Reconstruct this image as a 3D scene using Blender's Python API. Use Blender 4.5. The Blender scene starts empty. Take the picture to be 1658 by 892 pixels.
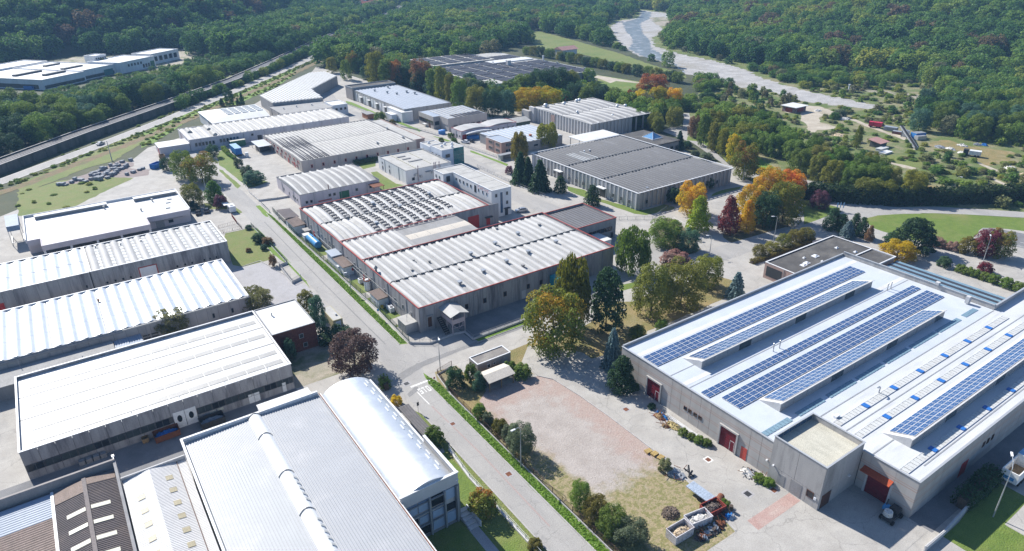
import bpy, bmesh, math, random
import numpy as np
from mathutils import Vector, Matrix
from mathutils.geometry import tessellate_polygon
R=math.radians
random.seed(7); rng=np.random.default_rng(7)
S=bpy.context.scene
COL=S.collection
EXPOSURE=0.72; HAZE=0.00017
# ---------------------------------------------------------------- camera, sky, sun
cam=bpy.data.objects.new('camera',bpy.data.cameras.new('camera')); COL.objects.link(cam)
cam.data.sensor_width=36; cam.data.lens=1097.318/1658*36; cam.data.clip_end=9000; cam.data.clip_start=1
CAMROT=Matrix(((0.82321059,0.25733978,-0.50606379),(-0.56763042,0.35586841,-0.74239705),(-0.01095617,0.89840632,0.43902853)))
cam.matrix_world=Matrix.Translation((0,0,80))@CAMROT.to_4x4()
S.camera=cam
SUN_AZ,SUN_EL=-11.0,39.0       # azimuth clockwise from +Y
wd=bpy.data.worlds.new('World'); S.world=wd; wd.use_nodes=True
nt=wd.node_tree; bgn=nt.nodes['Background']; sky=nt.nodes.new('ShaderNodeTexSky')
sky.sky_type='NISHITA'; sky.sun_disc=False; sky.sun_elevation=R(SUN_EL); sky.sun_rotation=R(SUN_AZ)
sky.altitude=300; sky.air_density=1.0; sky.dust_density=0.6; sky.ozone_density=6.0
nt.links.new(sky.outputs[0],bgn.inputs[0]); bgn.inputs[1].default_value=0.095
sl=bpy.data.lights.new('sun','SUN'); sl.energy=5.0; sl.angle=R(0.53); sl.color=(1,0.96,0.895)
so=bpy.data.objects.new('sun',sl); COL.objects.link(so); so.location=(-200,900,900)
sd=Vector((math.sin(R(SUN_AZ))*math.cos(R(SUN_EL)),math.cos(R(SUN_AZ))*math.cos(R(SUN_EL)),math.sin(R(SUN_EL))))
so.rotation_euler=sd.to_track_quat('Z','Y').to_euler()
S.view_settings.view_transform='Standard'; S.view_settings.look='None'; S.view_settings.gamma=1; S.view_settings.exposure=EXPOSURE
S.render.engine='CYCLES'; S.cycles.max_bounces=6; S.cycles.diffuse_bounces=3; S.cycles.glossy_bounces=3; S.cycles.volume_bounces=0
S.cycles.caustics_reflective=False; S.cycles.caustics_refractive=False
# ---------------------------------------------------------------- materials
MATS={}
def node(t,k,**kw):
    n=t.nodes.new(k)
    for a,b in kw.items(): setattr(n,a,b)
    return n
def ramp(t,stops):
    r=node(t,'ShaderNodeValToRGB'); e=r.color_ramp.elements
    while len(e)<len(stops): e.new(0.5)
    for i,(p,c) in enumerate(stops): e[i].position=p; e[i].color=(*c,1)
    return r
def mat(name,c1,c2=None,scale=0.6,rough=.85,metal=0,detail=6,stretch=(1,1,1),c3=None,s3=.06,bump=0,bscale=4,lo=.35,hi=.65,f3=(.5,.7),spec=.3,fine=.12,cracks=0,stain=None):
    """noise of two base colours, a larger noise of a third, fine grain; world positions"""
    if name in MATS: return MATS[name]
    m=bpy.data.materials.new(name); m.use_nodes=True; t=m.node_tree; L=t.links.new
    b=t.nodes['Principled BSDF']; b.inputs['Roughness'].default_value=rough; b.inputs['Metallic'].default_value=metal
    b.inputs['Specular IOR Level'].default_value=spec
    g=node(t,'ShaderNodeNewGeometry'); mp=node(t,'ShaderNodeMapping'); mp.inputs['Scale'].default_value=stretch
    L(g.outputs['Position'],mp.inputs[0])
    if c2 is None: c2=tuple(x*.82 for x in c1)
    n=node(t,'ShaderNodeTexNoise'); n.inputs['Scale'].default_value=scale; n.inputs['Detail'].default_value=detail; n.inputs['Roughness'].default_value=.62
    L(mp.outputs[0],n.inputs['Vector'])
    r=ramp(t,[(lo,c1),(hi,c2)]); L(n.outputs[0],r.inputs[0]); col=r.outputs[0]
    if c3 is not None:
        n3=node(t,'ShaderNodeTexNoise'); n3.inputs['Scale'].default_value=s3; n3.inputs['Detail'].default_value=5; n3.inputs['Roughness'].default_value=.65
        L(mp.outputs[0],n3.inputs['Vector'])
        r3=ramp(t,[(f3[0],(0,0,0)),(f3[1],(1,1,1))]); L(n3.outputs[0],r3.inputs[0])
        mx=node(t,'ShaderNodeMix',data_type='RGBA'); L(r3.outputs[0],mx.inputs[0]); L(col,mx.inputs[6]); mx.inputs[7].default_value=(*c3,1); col=mx.outputs[2]
    if fine:
        n4=node(t,'ShaderNodeTexNoise'); n4.inputs['Scale'].default_value=7; n4.inputs['Detail'].default_value=3
        L(g.outputs['Position'],n4.inputs['Vector'])
        r4=ramp(t,[(.3,(1-fine*2,)*3),(.7,(1+fine*2,)*3)]); L(n4.outputs[0],r4.inputs[0])
        mx=node(t,'ShaderNodeMix',data_type='RGBA',blend_type='MULTIPLY'); mx.inputs[0].default_value=1; L(col,mx.inputs[6]); L(r4.outputs[0],mx.inputs[7]); col=mx.outputs[2]
    if stain:
        ns=node(t,'ShaderNodeTexNoise'); ns.inputs['Scale'].default_value=.45; ns.inputs['Detail'].default_value=7; ns.inputs['Roughness'].default_value=.7; ns.inputs['Distortion'].default_value=1.2; L(g.outputs['Position'],ns.inputs[0])
        rs=ramp(t,[(.56,(0,0,0)),(.74,(.75,.75,.75))]); L(ns.outputs[0],rs.inputs[0]); mx=node(t,'ShaderNodeMix',data_type='RGBA'); L(rs.outputs[0],mx.inputs[0]); L(col,mx.inputs[6]); mx.inputs[7].default_value=(*stain,1); col=mx.outputs[2]
    if cracks:
        nd=node(t,'ShaderNodeTexNoise'); nd.inputs['Scale'].default_value=.5; nd.inputs['Detail'].default_value=4; L(g.outputs['Position'],nd.inputs[0]); va=node(t,'ShaderNodeVectorMath',operation='MULTIPLY_ADD'); va.inputs[1].default_value=(2.2,2.2,2.2); L(nd.outputs['Color'],va.inputs[0]); L(g.outputs['Position'],va.inputs[2])
        vo=node(t,'ShaderNodeTexVoronoi',feature='DISTANCE_TO_EDGE'); vo.inputs['Scale'].default_value=cracks; L(va.outputs[0],vo.inputs['Vector']); rc=ramp(t,[(0,(.74,.74,.74)),(.010,(1,1,1))]); L(vo.outputs[0],rc.inputs[0]); mx=node(t,'ShaderNodeMix',data_type='RGBA',blend_type='MULTIPLY'); mx.inputs[0].default_value=1; L(col,mx.inputs[6]); L(rc.outputs[0],mx.inputs[7]); col=mx.outputs[2]
    L(col,b.inputs['Base Color'])
    if bump:
        n5=node(t,'ShaderNodeTexNoise'); n5.inputs['Scale'].default_value=bscale; n5.inputs['Detail'].default_value=6; L(g.outputs['Position'],n5.inputs['Vector'])
        bp=node(t,'ShaderNodeBump'); bp.inputs['Strength'].default_value=1; bp.inputs['Distance'].default_value=bump
        L(n5.outputs[0],bp.inputs['Height']); L(bp.outputs[0],b.inputs['Normal'])
    MATS[name]=m; return m
def M(k): return MATS[k]
mat('concrete_yard',(.415,.395,.362),(.34,.32,.292),.25,c3=(.29,.28,.265),s3=.06,f3=(.52,.75),fine=.08,cracks=.12,stain=(.275,.262,.245))
mat('asphalt_street',(.36,.345,.325),(.31,.298,.282),.3,c3=(.245,.24,.236),s3=.1,f3=(.52,.75),stretch=(1,.22,1),fine=.09,cracks=.16,stain=(.25,.243,.237))
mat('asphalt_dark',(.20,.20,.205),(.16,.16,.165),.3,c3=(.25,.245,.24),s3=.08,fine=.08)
mat('asphalt_patch',(.24,.235,.23),(.21,.205,.20),.5)
mat('paving_grey',(.37,.36,.365),(.33,.32,.325),.8,c3=(.30,.29,.29),s3=.15)
mat('white_paint',(.80,.80,.78),(.70,.70,.68),2,fine=.05)
mat('line_paint',(.78,.77,.74),(.55,.54,.51),3,fine=.15)
mat('verge_grass',(.11,.21,.026),(.16,.235,.035),.8,c3=(.19,.19,.06),s3=.25,f3=(.58,.8),bump=.25,bscale=3,fine=.25)
mat('bright_lawn',(.14,.195,.035),(.105,.16,.028),.5,c3=(.20,.20,.07),s3=.07,f3=(.46,.72),bump=.15,fine=.15)
mat('meadow_grass',(.14,.185,.042),(.18,.185,.06),.3,c3=(.11,.16,.035),s3=.05,bump=.2,fine=.2)
mat('dry_grass',(.28,.21,.095),(.18,.165,.06),.22,c3=(.30,.25,.15),s3=.12,f3=(.5,.7),bump=.2,fine=.22)
mat('scrub_ground',(.13,.18,.045),(.19,.19,.075),.15,c3=(.09,.12,.03),s3=.08,f3=(.45,.65),bump=.3,fine=.25)
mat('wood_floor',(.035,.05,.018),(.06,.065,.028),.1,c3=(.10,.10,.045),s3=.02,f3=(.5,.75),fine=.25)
mat('leaf_litter',(.11,.085,.05),(.07,.075,.03),.4,c3=(.17,.13,.07),s3=.3,fine=.3)
mat('river_stones',(.42,.405,.385),(.30,.29,.28),.12,c3=(.28,.26,.22),s3=.03,bump=.3,bscale=1.2,fine=.2)
mat('gravel_dry',(.36,.31,.25),(.27,.25,.19),.15,c3=(.14,.15,.07),s3=.08,f3=(.48,.6),fine=.2)
mat('dirt_track',(.47,.42,.34),(.36,.31,.24),.15,c3=(.28,.24,.15),s3=.08,f3=(.52,.7),fine=.15)
mat('red_paving',(.36,.235,.205),(.40,.285,.25),.7,c3=(.42,.33,.29),s3=.3)
mat('red_yard',(.25,.20,.185),(.21,.175,.165),.5)
mat('earth_bank',(.20,.13,.07),(.14,.12,.05),.3,c3=(.11,.12,.04),s3=.2,bump=.2,fine=.25)
# walls: tall streaks of rain staining
mat('concrete_panel',(.36,.35,.345),(.27,.26,.26),.9,stretch=(1,1,.12),c3=(.13,.125,.135),s3=.5,f3=(.50,.68),fine=.06)
mat('concrete_light',(.44,.42,.40),(.37,.355,.34),.7,stretch=(1,1,.15),c3=(.25,.24,.23),s3=.45,f3=(.52,.72),fine=.05)
mat('concrete_pale',(.55,.54,.53),(.48,.47,.46),.6,stretch=(1,1,.2),fine=.05)
mat('concrete_grey',(.30,.295,.29),(.24,.235,.235),.6,stretch=(1,1,.2),fine=.06)
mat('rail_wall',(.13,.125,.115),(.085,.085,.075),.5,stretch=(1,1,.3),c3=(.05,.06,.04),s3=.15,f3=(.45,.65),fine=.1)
mat('roof_membrane',(.58,.615,.66),(.52,.555,.60),.2,rough=.45,metal=.15,c3=(.62,.645,.68),s3=.12,fine=.03)
mat('roof_membrane_white',(.59,.60,.61),(.52,.53,.54),.2,stretch=(.4,2.2,1),rough=.5,c3=(.47,.48,.49),s3=.35,fine=.03)
mat('trench_red',(.36,.28,.26),(.33,.27,.25),.8)
mat('roof_groove',(.05,.05,.055),(.035,.035,.04),.6,rough=.9)
mat('roof_blue_sheet',(.27,.305,.365),(.225,.26,.32),.3,c3=(.30,.34,.42),s3=.2,f3=(.55,.75),rough=.6,fine=.04)
mat('quarry_soil',(.25,.22,.13),(.16,.175,.065),.12,c3=(.11,.15,.04),s3=.06,f3=(.43,.60),bump=.2,fine=.25)
mat('roof_shell_mid',(.36,.355,.345),(.30,.295,.285),.4,stretch=(1,.3,1),c3=(.23,.225,.215),s3=.3,f3=(.52,.8),rough=.7,fine=.07)
mat('joint_dark',(.10,.10,.10),(.08,.08,.08),1)
mat('white_wall',(.72,.72,.72),(.62,.62,.62),.5,stretch=(1,1,.15),fine=.04)
mat('pink_wall',(.50,.42,.42),(.43,.36,.36),.5,stretch=(1,1,.2),fine=.05)
mat('lilac_wall',(.56,.51,.53),(.49,.45,.47),.5,stretch=(1,1,.2),fine=.05)
mat('beige_wall',(.44,.40,.36),(.38,.35,.32),.5,stretch=(1,1,.2),fine=.05)
mat('brown_pink_wall',(.40,.28,.24),(.35,.25,.22),.5,stretch=(1,1,.3),fine=.06)
mat('grey_brown_wall',(.33,.30,.28),(.27,.25,.24),.5,stretch=(1,1,.2),fine=.05)
mat('brick_dark',(.15,.055,.04),(.10,.04,.032),1.5,fine=.2)
mat('roof_white',(.64,.64,.63),(.57,.57,.56),.3,c3=(.50,.49,.47),s3=.2,f3=(.5,.8),rough=.6,fine=.04)
mat('roof_offwhite',(.44,.43,.405),(.37,.36,.335),.35,c3=(.31,.30,.275),s3=.25,f3=(.5,.75),rough=.7,fine=.05)
mat('roof_shell_white',(.46,.455,.445),(.37,.365,.355),.4,stretch=(1,.25,1),c3=(.27,.26,.25),s3=.3,f3=(.52,.8),rough=.65,fine=.06)
mat('roof_shell_grey',(.29,.285,.28),(.235,.23,.225),.4,stretch=(1,.3,1),c3=(.19,.185,.18),s3=.3,f3=(.52,.8),rough=.7,fine=.08)
mat('roof_dark_shell',(.155,.155,.16),(.12,.12,.125),.4,stretch=(1,.2,1),c3=(.20,.20,.205),s3=.4,f3=(.5,.75),rough=.75,fine=.12)
mat('roof_metal_blue',(.33,.375,.44),(.29,.335,.40),.3,stretch=(1,.3,1),c3=(.38,.42,.48),s3=.25,rough=.6,metal=0,fine=.04)
mat('roof_metal_shiny',(.66,.68,.70),(.60,.62,.64),.4,rough=.42,metal=.5,c3=(.78,.79,.80),s3=.25,fine=.02)
mat('roof_metal_grey',(.46,.47,.48),(.41,.42,.43),.3,rough=.45,metal=.3,c3=(.50,.51,.52),s3=.15,fine=.03)
mat('roof_sheet',(.37,.38,.395),(.33,.34,.355),.2,rough=.5,metal=.1,c3=(.40,.405,.415),s3=.2,fine=.03)
mat('roof_bitumen',(.10,.095,.09),(.07,.066,.063),.3,c3=(.16,.15,.135),s3=.12,f3=(.5,.7),rough=.9)
mat('roof_slate_brown',(.105,.085,.085),(.075,.062,.065),.6,c3=(.14,.11,.10),s3=.3,rough=.7)
mat('roof_brown_corr',(.26,.20,.17),(.20,.155,.13),.8,stretch=(1,.3,1),rough=.8)
mat('roof_tan',(.55,.50,.43),(.50,.455,.39),.4,rough=.75)
mat('roof_pink',(.42,.24,.21),(.35,.2,.18),.5)
mat('roof_tile_red',(.40,.13,.07),(.33,.11,.06),1)
mat('skylight_sheet',(.56,.565,.545),(.49,.495,.475),1.2,rough=.35,c3=(.46,.45,.42),s3=.5,fine=.1)
mat('skylight_blue',(.20,.30,.36),(.16,.25,.31),.8,rough=.2,spec=.5)
mat('skylight_ochre',(.34,.30,.20),(.29,.255,.165),1,rough=.5)
mat('skylight_cream',(.60,.58,.47),(.52,.50,.41),1,rough=.5)
mat('blue_cap',(.03,.16,.48),(.03,.13,.40),1,rough=.4)
mat('red_paint',(.45,.035,.03),(.36,.03,.028),1,rough=.5)
mat('red_trim',(.40,.09,.075),(.33,.075,.065),1,rough=.6)
mat('maroon_door',(.17,.012,.022),(.13,.01,.018),1,rough=.5)
mat('orange_awning',(.38,.07,.025),(.33,.06,.022),1,rough=.6)
mat('orange_door',(.50,.075,.05),(.42,.06,.045),1,rough=.5)
mat('glass_dark',(.025,.03,.035),(.02,.024,.03),1,rough=.08,spec=.5,fine=0)
mat('glass_blue',(.05,.10,.17),(.04,.08,.14),1,rough=.1,spec=.5,fine=0)
mat('glass_green',(.03,.20,.19),(.02,.13,.13),.6,rough=.08,spec=.6,fine=0)
mat('glass_band',(.06,.075,.075),(.045,.055,.06),.8,rough=.15,spec=.5,fine=.05)
mat('frame_grey',(.30,.31,.32),(.26,.27,.28),1,rough=.5)
mat('frame_white',(.70,.70,.70),(.62,.62,.62),1,rough=.5)
mat('frame_brown',(.10,.05,.035),(.08,.04,.03),1,rough=.6)
mat('galvanised',(.48,.49,.50),(.40,.41,.42),1,rough=.4,metal=.5)
mat('dark_metal',(.06,.06,.062),(.05,.05,.052),1,rough=.5,metal=.3)
mat('gutter_dark',(.09,.10,.11),(.07,.075,.085),1,rough=.6)
mat('rust',(.20,.075,.035),(.13,.05,.03),1.2)
mat('rust_red',(.28,.05,.035),(.20,.045,.035),1)
mat('timber',(.30,.20,.10),(.22,.15,.08),1)
mat('pallet_wood',(.50,.36,.14),(.42,.30,.12),2)
mat('blue_paint',(.02,.17,.46),(.02,.14,.40),1,rough=.4)
mat('blue_tarp',(.04,.19,.50),(.035,.16,.42),1,rough=.5)
mat('light_blue',(.22,.42,.62),(.19,.37,.56),1,rough=.5)
mat('turquoise',(.02,.30,.34),(.02,.24,.28),1,rough=.5)
mat('tank_blue',(.07,.27,.52),(.06,.24,.47),1,rough=.4)
mat('green_paint',(.04,.16,.08),(.035,.13,.07),1,rough=.5)
mat('dark_green_fence',(.03,.085,.065),(.025,.07,.055),1,rough=.6)
mat('rubber',(.02,.02,.02),(.015,.015,.015),1,rough=.9)
mat('stone_block',(.32,.335,.355),(.24,.255,.28),1.2,fine=.1)
mat('rubble_white',(.66,.64,.60),(.52,.50,.46),1.5,fine=.2)
mat('rubble_tan',(.55,.44,.30),(.46,.37,.26),1.5,fine=.2)
mat('rubble_dark',(.09,.075,.07),(.14,.11,.09),1.5,fine=.25)
mat('plastic_white',(.75,.76,.78),(.68,.69,.71),1,rough=.45)
mat('bark',(.10,.075,.055),(.07,.052,.04),1.5,fine=.2)
mat('bark_pale',(.42,.40,.36),(.30,.28,.25),1.5,fine=.2)
mat('car_white',(.74,.74,.75),(.72,.72,.73),1,rough=.25,spec=.6,fine=0)
mat('car_silver',(.45,.46,.48),(.43,.44,.46),1,rough=.28,metal=.5,fine=0)
mat('car_dark',(.03,.032,.04),(.028,.03,.036),1,rough=.22,spec=.6,fine=0)
mat('lamp_grey',(.45,.47,.48),(.40,.42,.43),1,rough=.45,metal=.4)
mat('water_river',(.12,.145,.155),(.20,.22,.23),.06,rough=.5,spec=.25,c3=(.36,.38,.40),s3=.12,f3=(.55,.68),bump=.25,bscale=.6,fine=.1)
mat('yellow_paint',(.55,.38,.03),(.48,.33,.03),1)
mat('brush_brown',(.17,.13,.10),(.11,.085,.065),2,fine=.3)
mat('green_shed',(.10,.12,.08),(.08,.10,.07),.5)
mat('hopper_blue',(.18,.25,.34),(.14,.20,.28),.8,rough=.6)
mat('kiosk_wall',(.42,.38,.22),(.36,.32,.19),.8)
mat('light_blue2',(.25,.40,.58),(.22,.36,.52),1,rough=.5)
mat('lilac_pale_wall',(.55,.54,.57),(.49,.48,.51),.5,stretch=(1,1,.2),c3=(.50,.44,.44),s3=.06,f3=(.5,.7),fine=.04)
mat('orange_brick',(.36,.17,.09),(.30,.14,.075),1.2)
mat('pale_blue_wall',(.60,.64,.70),(.53,.57,.63),.4,stretch=(1,1,.2),fine=.04)
mat('panel_blue',(.38,.48,.62),(.33,.43,.57),.5,rough=.3,spec=.5,fine=.03)
mat('pink_dark',(.22,.15,.15),(.18,.12,.12),1)
mat('pyramid_glass',(.12,.28,.48),(.09,.22,.40),1,rough=.1,spec=.6,fine=0)
mat('rail_steel',(.20,.17,.16),(.16,.14,.13),1,rough=.4,metal=.6)
mat('red_bright',(.52,.03,.06),(.45,.025,.05),1,rough=.5)
mat('red_faded',(.62,.36,.35),(.58,.34,.33),2)
mat('roof_bitumen_pale',(.22,.20,.185),(.17,.155,.145),.4,c3=(.27,.25,.22),s3=.3,rough=.9)
mat('roof_bright',(.60,.60,.59),(.55,.55,.54),.3,c3=(.54,.535,.52),s3=.2,rough=.5,fine=.03)
mat('roof_bright_shell',(.78,.78,.77),(.74,.74,.73),.4,rough=.4,fine=.02)
mat('roof_cream_gravel',(.50,.48,.40),(.43,.41,.34),.9,stretch=(1,.3,1),c3=(.34,.33,.27),s3=.4,f3=(.52,.75))
mat('roof_offgrey',(.33,.325,.315),(.28,.275,.265),.3,c3=(.28,.27,.26),s3=.15,f3=(.5,.75))
mat('roof_sheet_pale',(.60,.59,.575),(.53,.52,.51),.3,c3=(.66,.65,.63),s3=.15,rough=.5,fine=.04)
mat('roof_silver',(.66,.68,.70),(.58,.60,.63),.5,stretch=(1,.3,1),rough=.40,metal=.45,c3=(.70,.72,.74),s3=.3,fine=.04)
mat('roof_skylight_white',(.35,.345,.33),(.31,.305,.29),.8,rough=.5)
mat('roof_slate_brown2',(.16,.135,.13),(.13,.11,.11),1,rough=.7)
mat('roof_slate_grey',(.20,.185,.18),(.16,.15,.145),.8,rough=.8)
mat('salmon_wall',(.42,.27,.22),(.37,.24,.20),.5,stretch=(1,1,.3),fine=.05)
mat('skip_white',(.55,.55,.57),(.42,.38,.38),1.2,rough=.6,c3=(.25,.12,.08),s3=1.0,f3=(.6,.72),fine=.15)
mat('solar_cell',(.022,.075,.20),(.018,.06,.165),.25,rough=.16,spec=.6,fine=0)
mat('solar_dark',(.055,.054,.066),(.042,.042,.052),.6,rough=.55,spec=.2,fine=.08)
mat('straw',(.42,.34,.16),(.34,.27,.12),2,fine=.25)
mat('trailer_deck',(.36,.42,.50),(.30,.35,.42),.9,rough=.6,c3=(.22,.2,.2),s3=1.2,f3=(.6,.75))
mat('white_board',(.60,.60,.60),(.50,.49,.47),1.5)
def striped_wall():
    m=bpy.data.materials.new('striped_precast'); m.use_nodes=True; t=m.node_tree; L=t.links.new; b=t.nodes['Principled BSDF']; b.inputs['Roughness'].default_value=.85
    g=node(t,'ShaderNodeNewGeometry'); sx=node(t,'ShaderNodeSeparateXYZ'); L(g.outputs['Position'],sx.inputs[0])
    n=node(t,'ShaderNodeTexNoise'); n.inputs['Scale'].default_value=.8; n.inputs['Detail'].default_value=6
    mp=node(t,'ShaderNodeMapping'); mp.inputs['Scale'].default_value=(1,1,.2); L(g.outputs['Position'],mp.inputs[0]); L(mp.outputs[0],n.inputs[0])
    r=ramp(t,[(.35,(.44,.415,.39)),(.65,(.38,.36,.335))]); L(n.outputs[0],r.inputs[0])
    d=node(t,'ShaderNodeMath',operation='DIVIDE'); L(sx.outputs[2],d.inputs[0]); d.inputs[1].default_value=10
    k=ramp(t,[(0,(0,0,0))]+[x for z_ in (.15,.305,.345,.50,.54) for x in ((z_,(1,1,1)),(z_+.014,(0,0,0)))]); k.color_ramp.interpolation='CONSTANT'
    L(d.outputs[0],k.inputs[0])
    mu=node(t,'ShaderNodeMath',operation='MULTIPLY'); L(k.outputs[0],mu.inputs[0]); mu.inputs[1].default_value=.75
    mx=node(t,'ShaderNodeMix',data_type='RGBA'); L(mu.outputs[0],mx.inputs[0]); L(r.outputs[0],mx.inputs[6]); mx.inputs[7].default_value=(.40,.25,.19,1); L(mx.outputs[2],b.inputs['Base Color'])
    MATS['striped_precast']=m
striped_wall()
def lot_material():
    """the empty lot: worn grey gravel with red paving showing at the edges, dry grass creeping in from the fence and the south"""
    m=bpy.data.materials.new('worn_gravel_lot'); m.use_nodes=True; t=m.node_tree; L=t.links.new; b=t.nodes['Principled BSDF']; b.inputs['Roughness'].default_value=.95
    g=node(t,'ShaderNodeNewGeometry'); sx=node(t,'ShaderNodeSeparateXYZ'); L(g.outputs['Position'],sx.inputs[0])
    def noise(s,d=6,ro=.65):
        n=node(t,'ShaderNodeTexNoise'); n.inputs['Scale'].default_value=s; n.inputs['Detail'].default_value=d; n.inputs['Roughness'].default_value=ro; L(g.outputs['Position'],n.inputs[0]); return n.outputs[0]
    def mth(op,a,b2):
        q=node(t,'ShaderNodeMath',operation=op)
        for i,v in enumerate((a,b2)):
            if isinstance(v,(int,float)): q.inputs[i].default_value=v
            else: L(v,q.inputs[i])
        return q.outputs[0]
    def mixc(f,a,b2):
        mx=node(t,'ShaderNodeMix',data_type='RGBA'); L(f,mx.inputs[0]); L(a,mx.inputs[6]); L(b2,mx.inputs[7]); return mx.outputs[2]
    def rmp(f,st): r=ramp(t,st); L(f,r.inputs[0]); return r.outputs[0]
    n1=noise(.35); n2=noise(.12); n3=noise(1.2); nf=noise(4,3)
    gravel=rmp(n1,[(.3,(.42,.375,.34)),(.7,(.32,.28,.25))])
    red=rmp(n3,[(.3,(.355,.25,.215)),(.7,(.39,.31,.265))])
    # red where x>67 (right rim) or y>88, or noise
    e1=mth('MULTIPLY',mth('SUBTRACT',sx.outputs[0],66.5),.28); e2=mth('MULTIPLY',mth('SUBTRACT',sx.outputs[1],86),.22)
    e3=mth('MULTIPLY',mth('SUBTRACT',57.5,sx.outputs[0]),.35)
    e=mth('MAXIMUM',mth('MAXIMUM',e1,e2),e3); er=mth('ADD',e,mth('MULTIPLY',mth('SUBTRACT',n1,.5),4.2))
    col=mixc(rmp(er,[(.0,(0,0,0)),(1.0,(.85,.85,.85))]),gravel,red)
    grass=rmp(n3,[(.28,(.24,.195,.09)),(.44,(.32,.26,.155)),(.56,(.19,.18,.065)),(.64,(.20,.185,.075)),(.74,(.30,.245,.135))])
    g1=mth('MULTIPLY',mth('SUBTRACT',62.5,sx.outputs[1]),.20)     # south
    slope=mth('SUBTRACT',54.6,sx.outputs[0]); g2=mth('MULTIPLY',mth('ADD',slope,mth('MULTIPLY',mth('SUBTRACT',93,sx.outputs[1]),.14)),.5)
    gg=mth('ADD',mth('MAXIMUM',g1,g2),mth('MULTIPLY',mth('SUBTRACT',n1,.5),3.0))
    col=mixc(rmp(gg,[(0,(0,0,0)),(.95,(1,1,1))]),col,grass)
    fr=rmp(nf,[(.3,(.8,.8,.8)),(.7,(1.18,1.18,1.18))]); mx=node(t,'ShaderNodeMix',data_type='RGBA',blend_type='MULTIPLY'); mx.inputs[0].default_value=1; L(col,mx.inputs[6]); L(fr,mx.inputs[7])
    L(mx.outputs[2],b.inputs['Base Color'])
    bp=node(t,'ShaderNodeBump'); bp.inputs['Distance'].default_value=.12; L(nf,bp.inputs['Height']); L(bp.outputs[0],b.inputs['Normal'])
    MATS['worn_gravel_lot']=m
lot_material()
# ---------------------------------------------------------------- object helpers
ORG={}
def tag(o,label=None,cat=None,group=None,kind=None):
    if label: o['label']=label
    if cat: o['category']=cat
    if group: o['group']=group
    if kind: o['kind']=kind
    return o
def thing(name,label,cat,x,y,z=0,group=None,rz=0,local=False):
    o=bpy.data.objects.new(name,None); COL.objects.link(o); o.location=(x,y,z); o.rotation_euler=(0,0,rz); o.empty_display_size=.5
    ORG[o.name]=(0,0,0) if local else (x,y,z)
    return tag(o,label,cat,group)
MC={}
def place(name,me,parent,p,label=None,kind=None,rot=None):
    o=bpy.data.objects.new(name,me); COL.objects.link(o)
    q=ORG.get(parent.name,(0,0,0)) if parent else (0,0,0)
    o.location=(p[0]-q[0],p[1]-q[1],p[2]-q[2]); 
    if parent: o.parent=parent
    if rot: o.rotation_euler=rot
    ORG[o.name]=p
    if label: o['label']=label
    if kind: o['kind']=kind
    return o
def newmesh(name,v,f,mats,smooth=None,mi=None):
    me=bpy.data.meshes.new(name); me.from_pydata([tuple(map(float,a)) for a in v],[],f)
    for m in (mats if isinstance(mats,(list,tuple)) else [mats]): me.materials.append(MATS[m] if isinstance(m,str) else m)
    if mi is not None: me.polygons.foreach_set('material_index',mi)
    if smooth is True: me.polygons.foreach_set('use_smooth',[True]*len(me.polygons))
    elif smooth is not None: me.polygons.foreach_set('use_smooth',smooth)
    me.update(); return me
BF=[(0,3,2,1),(4,5,6,7),(0,1,5,4),(1,2,6,5),(2,3,7,6),(3,0,4,7)]
def bverts(x0,x1,y0,y1,z0,z1): return [(x0,y0,z0),(x1,y0,z0),(x1,y1,z0),(x0,y1,z0),(x0,y0,z1),(x1,y0,z1),(x1,y1,z1),(x0,y1,z1)]
def boxmesh(dx,dy,dz,m):
    k=('b',round(dx,2),round(dy,2),round(dz,2),m)
    if k not in MC: MC[k]=newmesh('box',bverts(-dx/2,dx/2,-dy/2,dy/2,-dz/2,dz/2),BF,m)
    return MC[k]
def box(name,par,x0,x1,y0,y1,z0,z1,m,label=None,kind=None):
    return place(name,boxmesh(x1-x0,y1-y0,z1-z0,m),par,((x0+x1)/2,(y0+y1)/2,(z0+z1)/2),label,kind)
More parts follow.
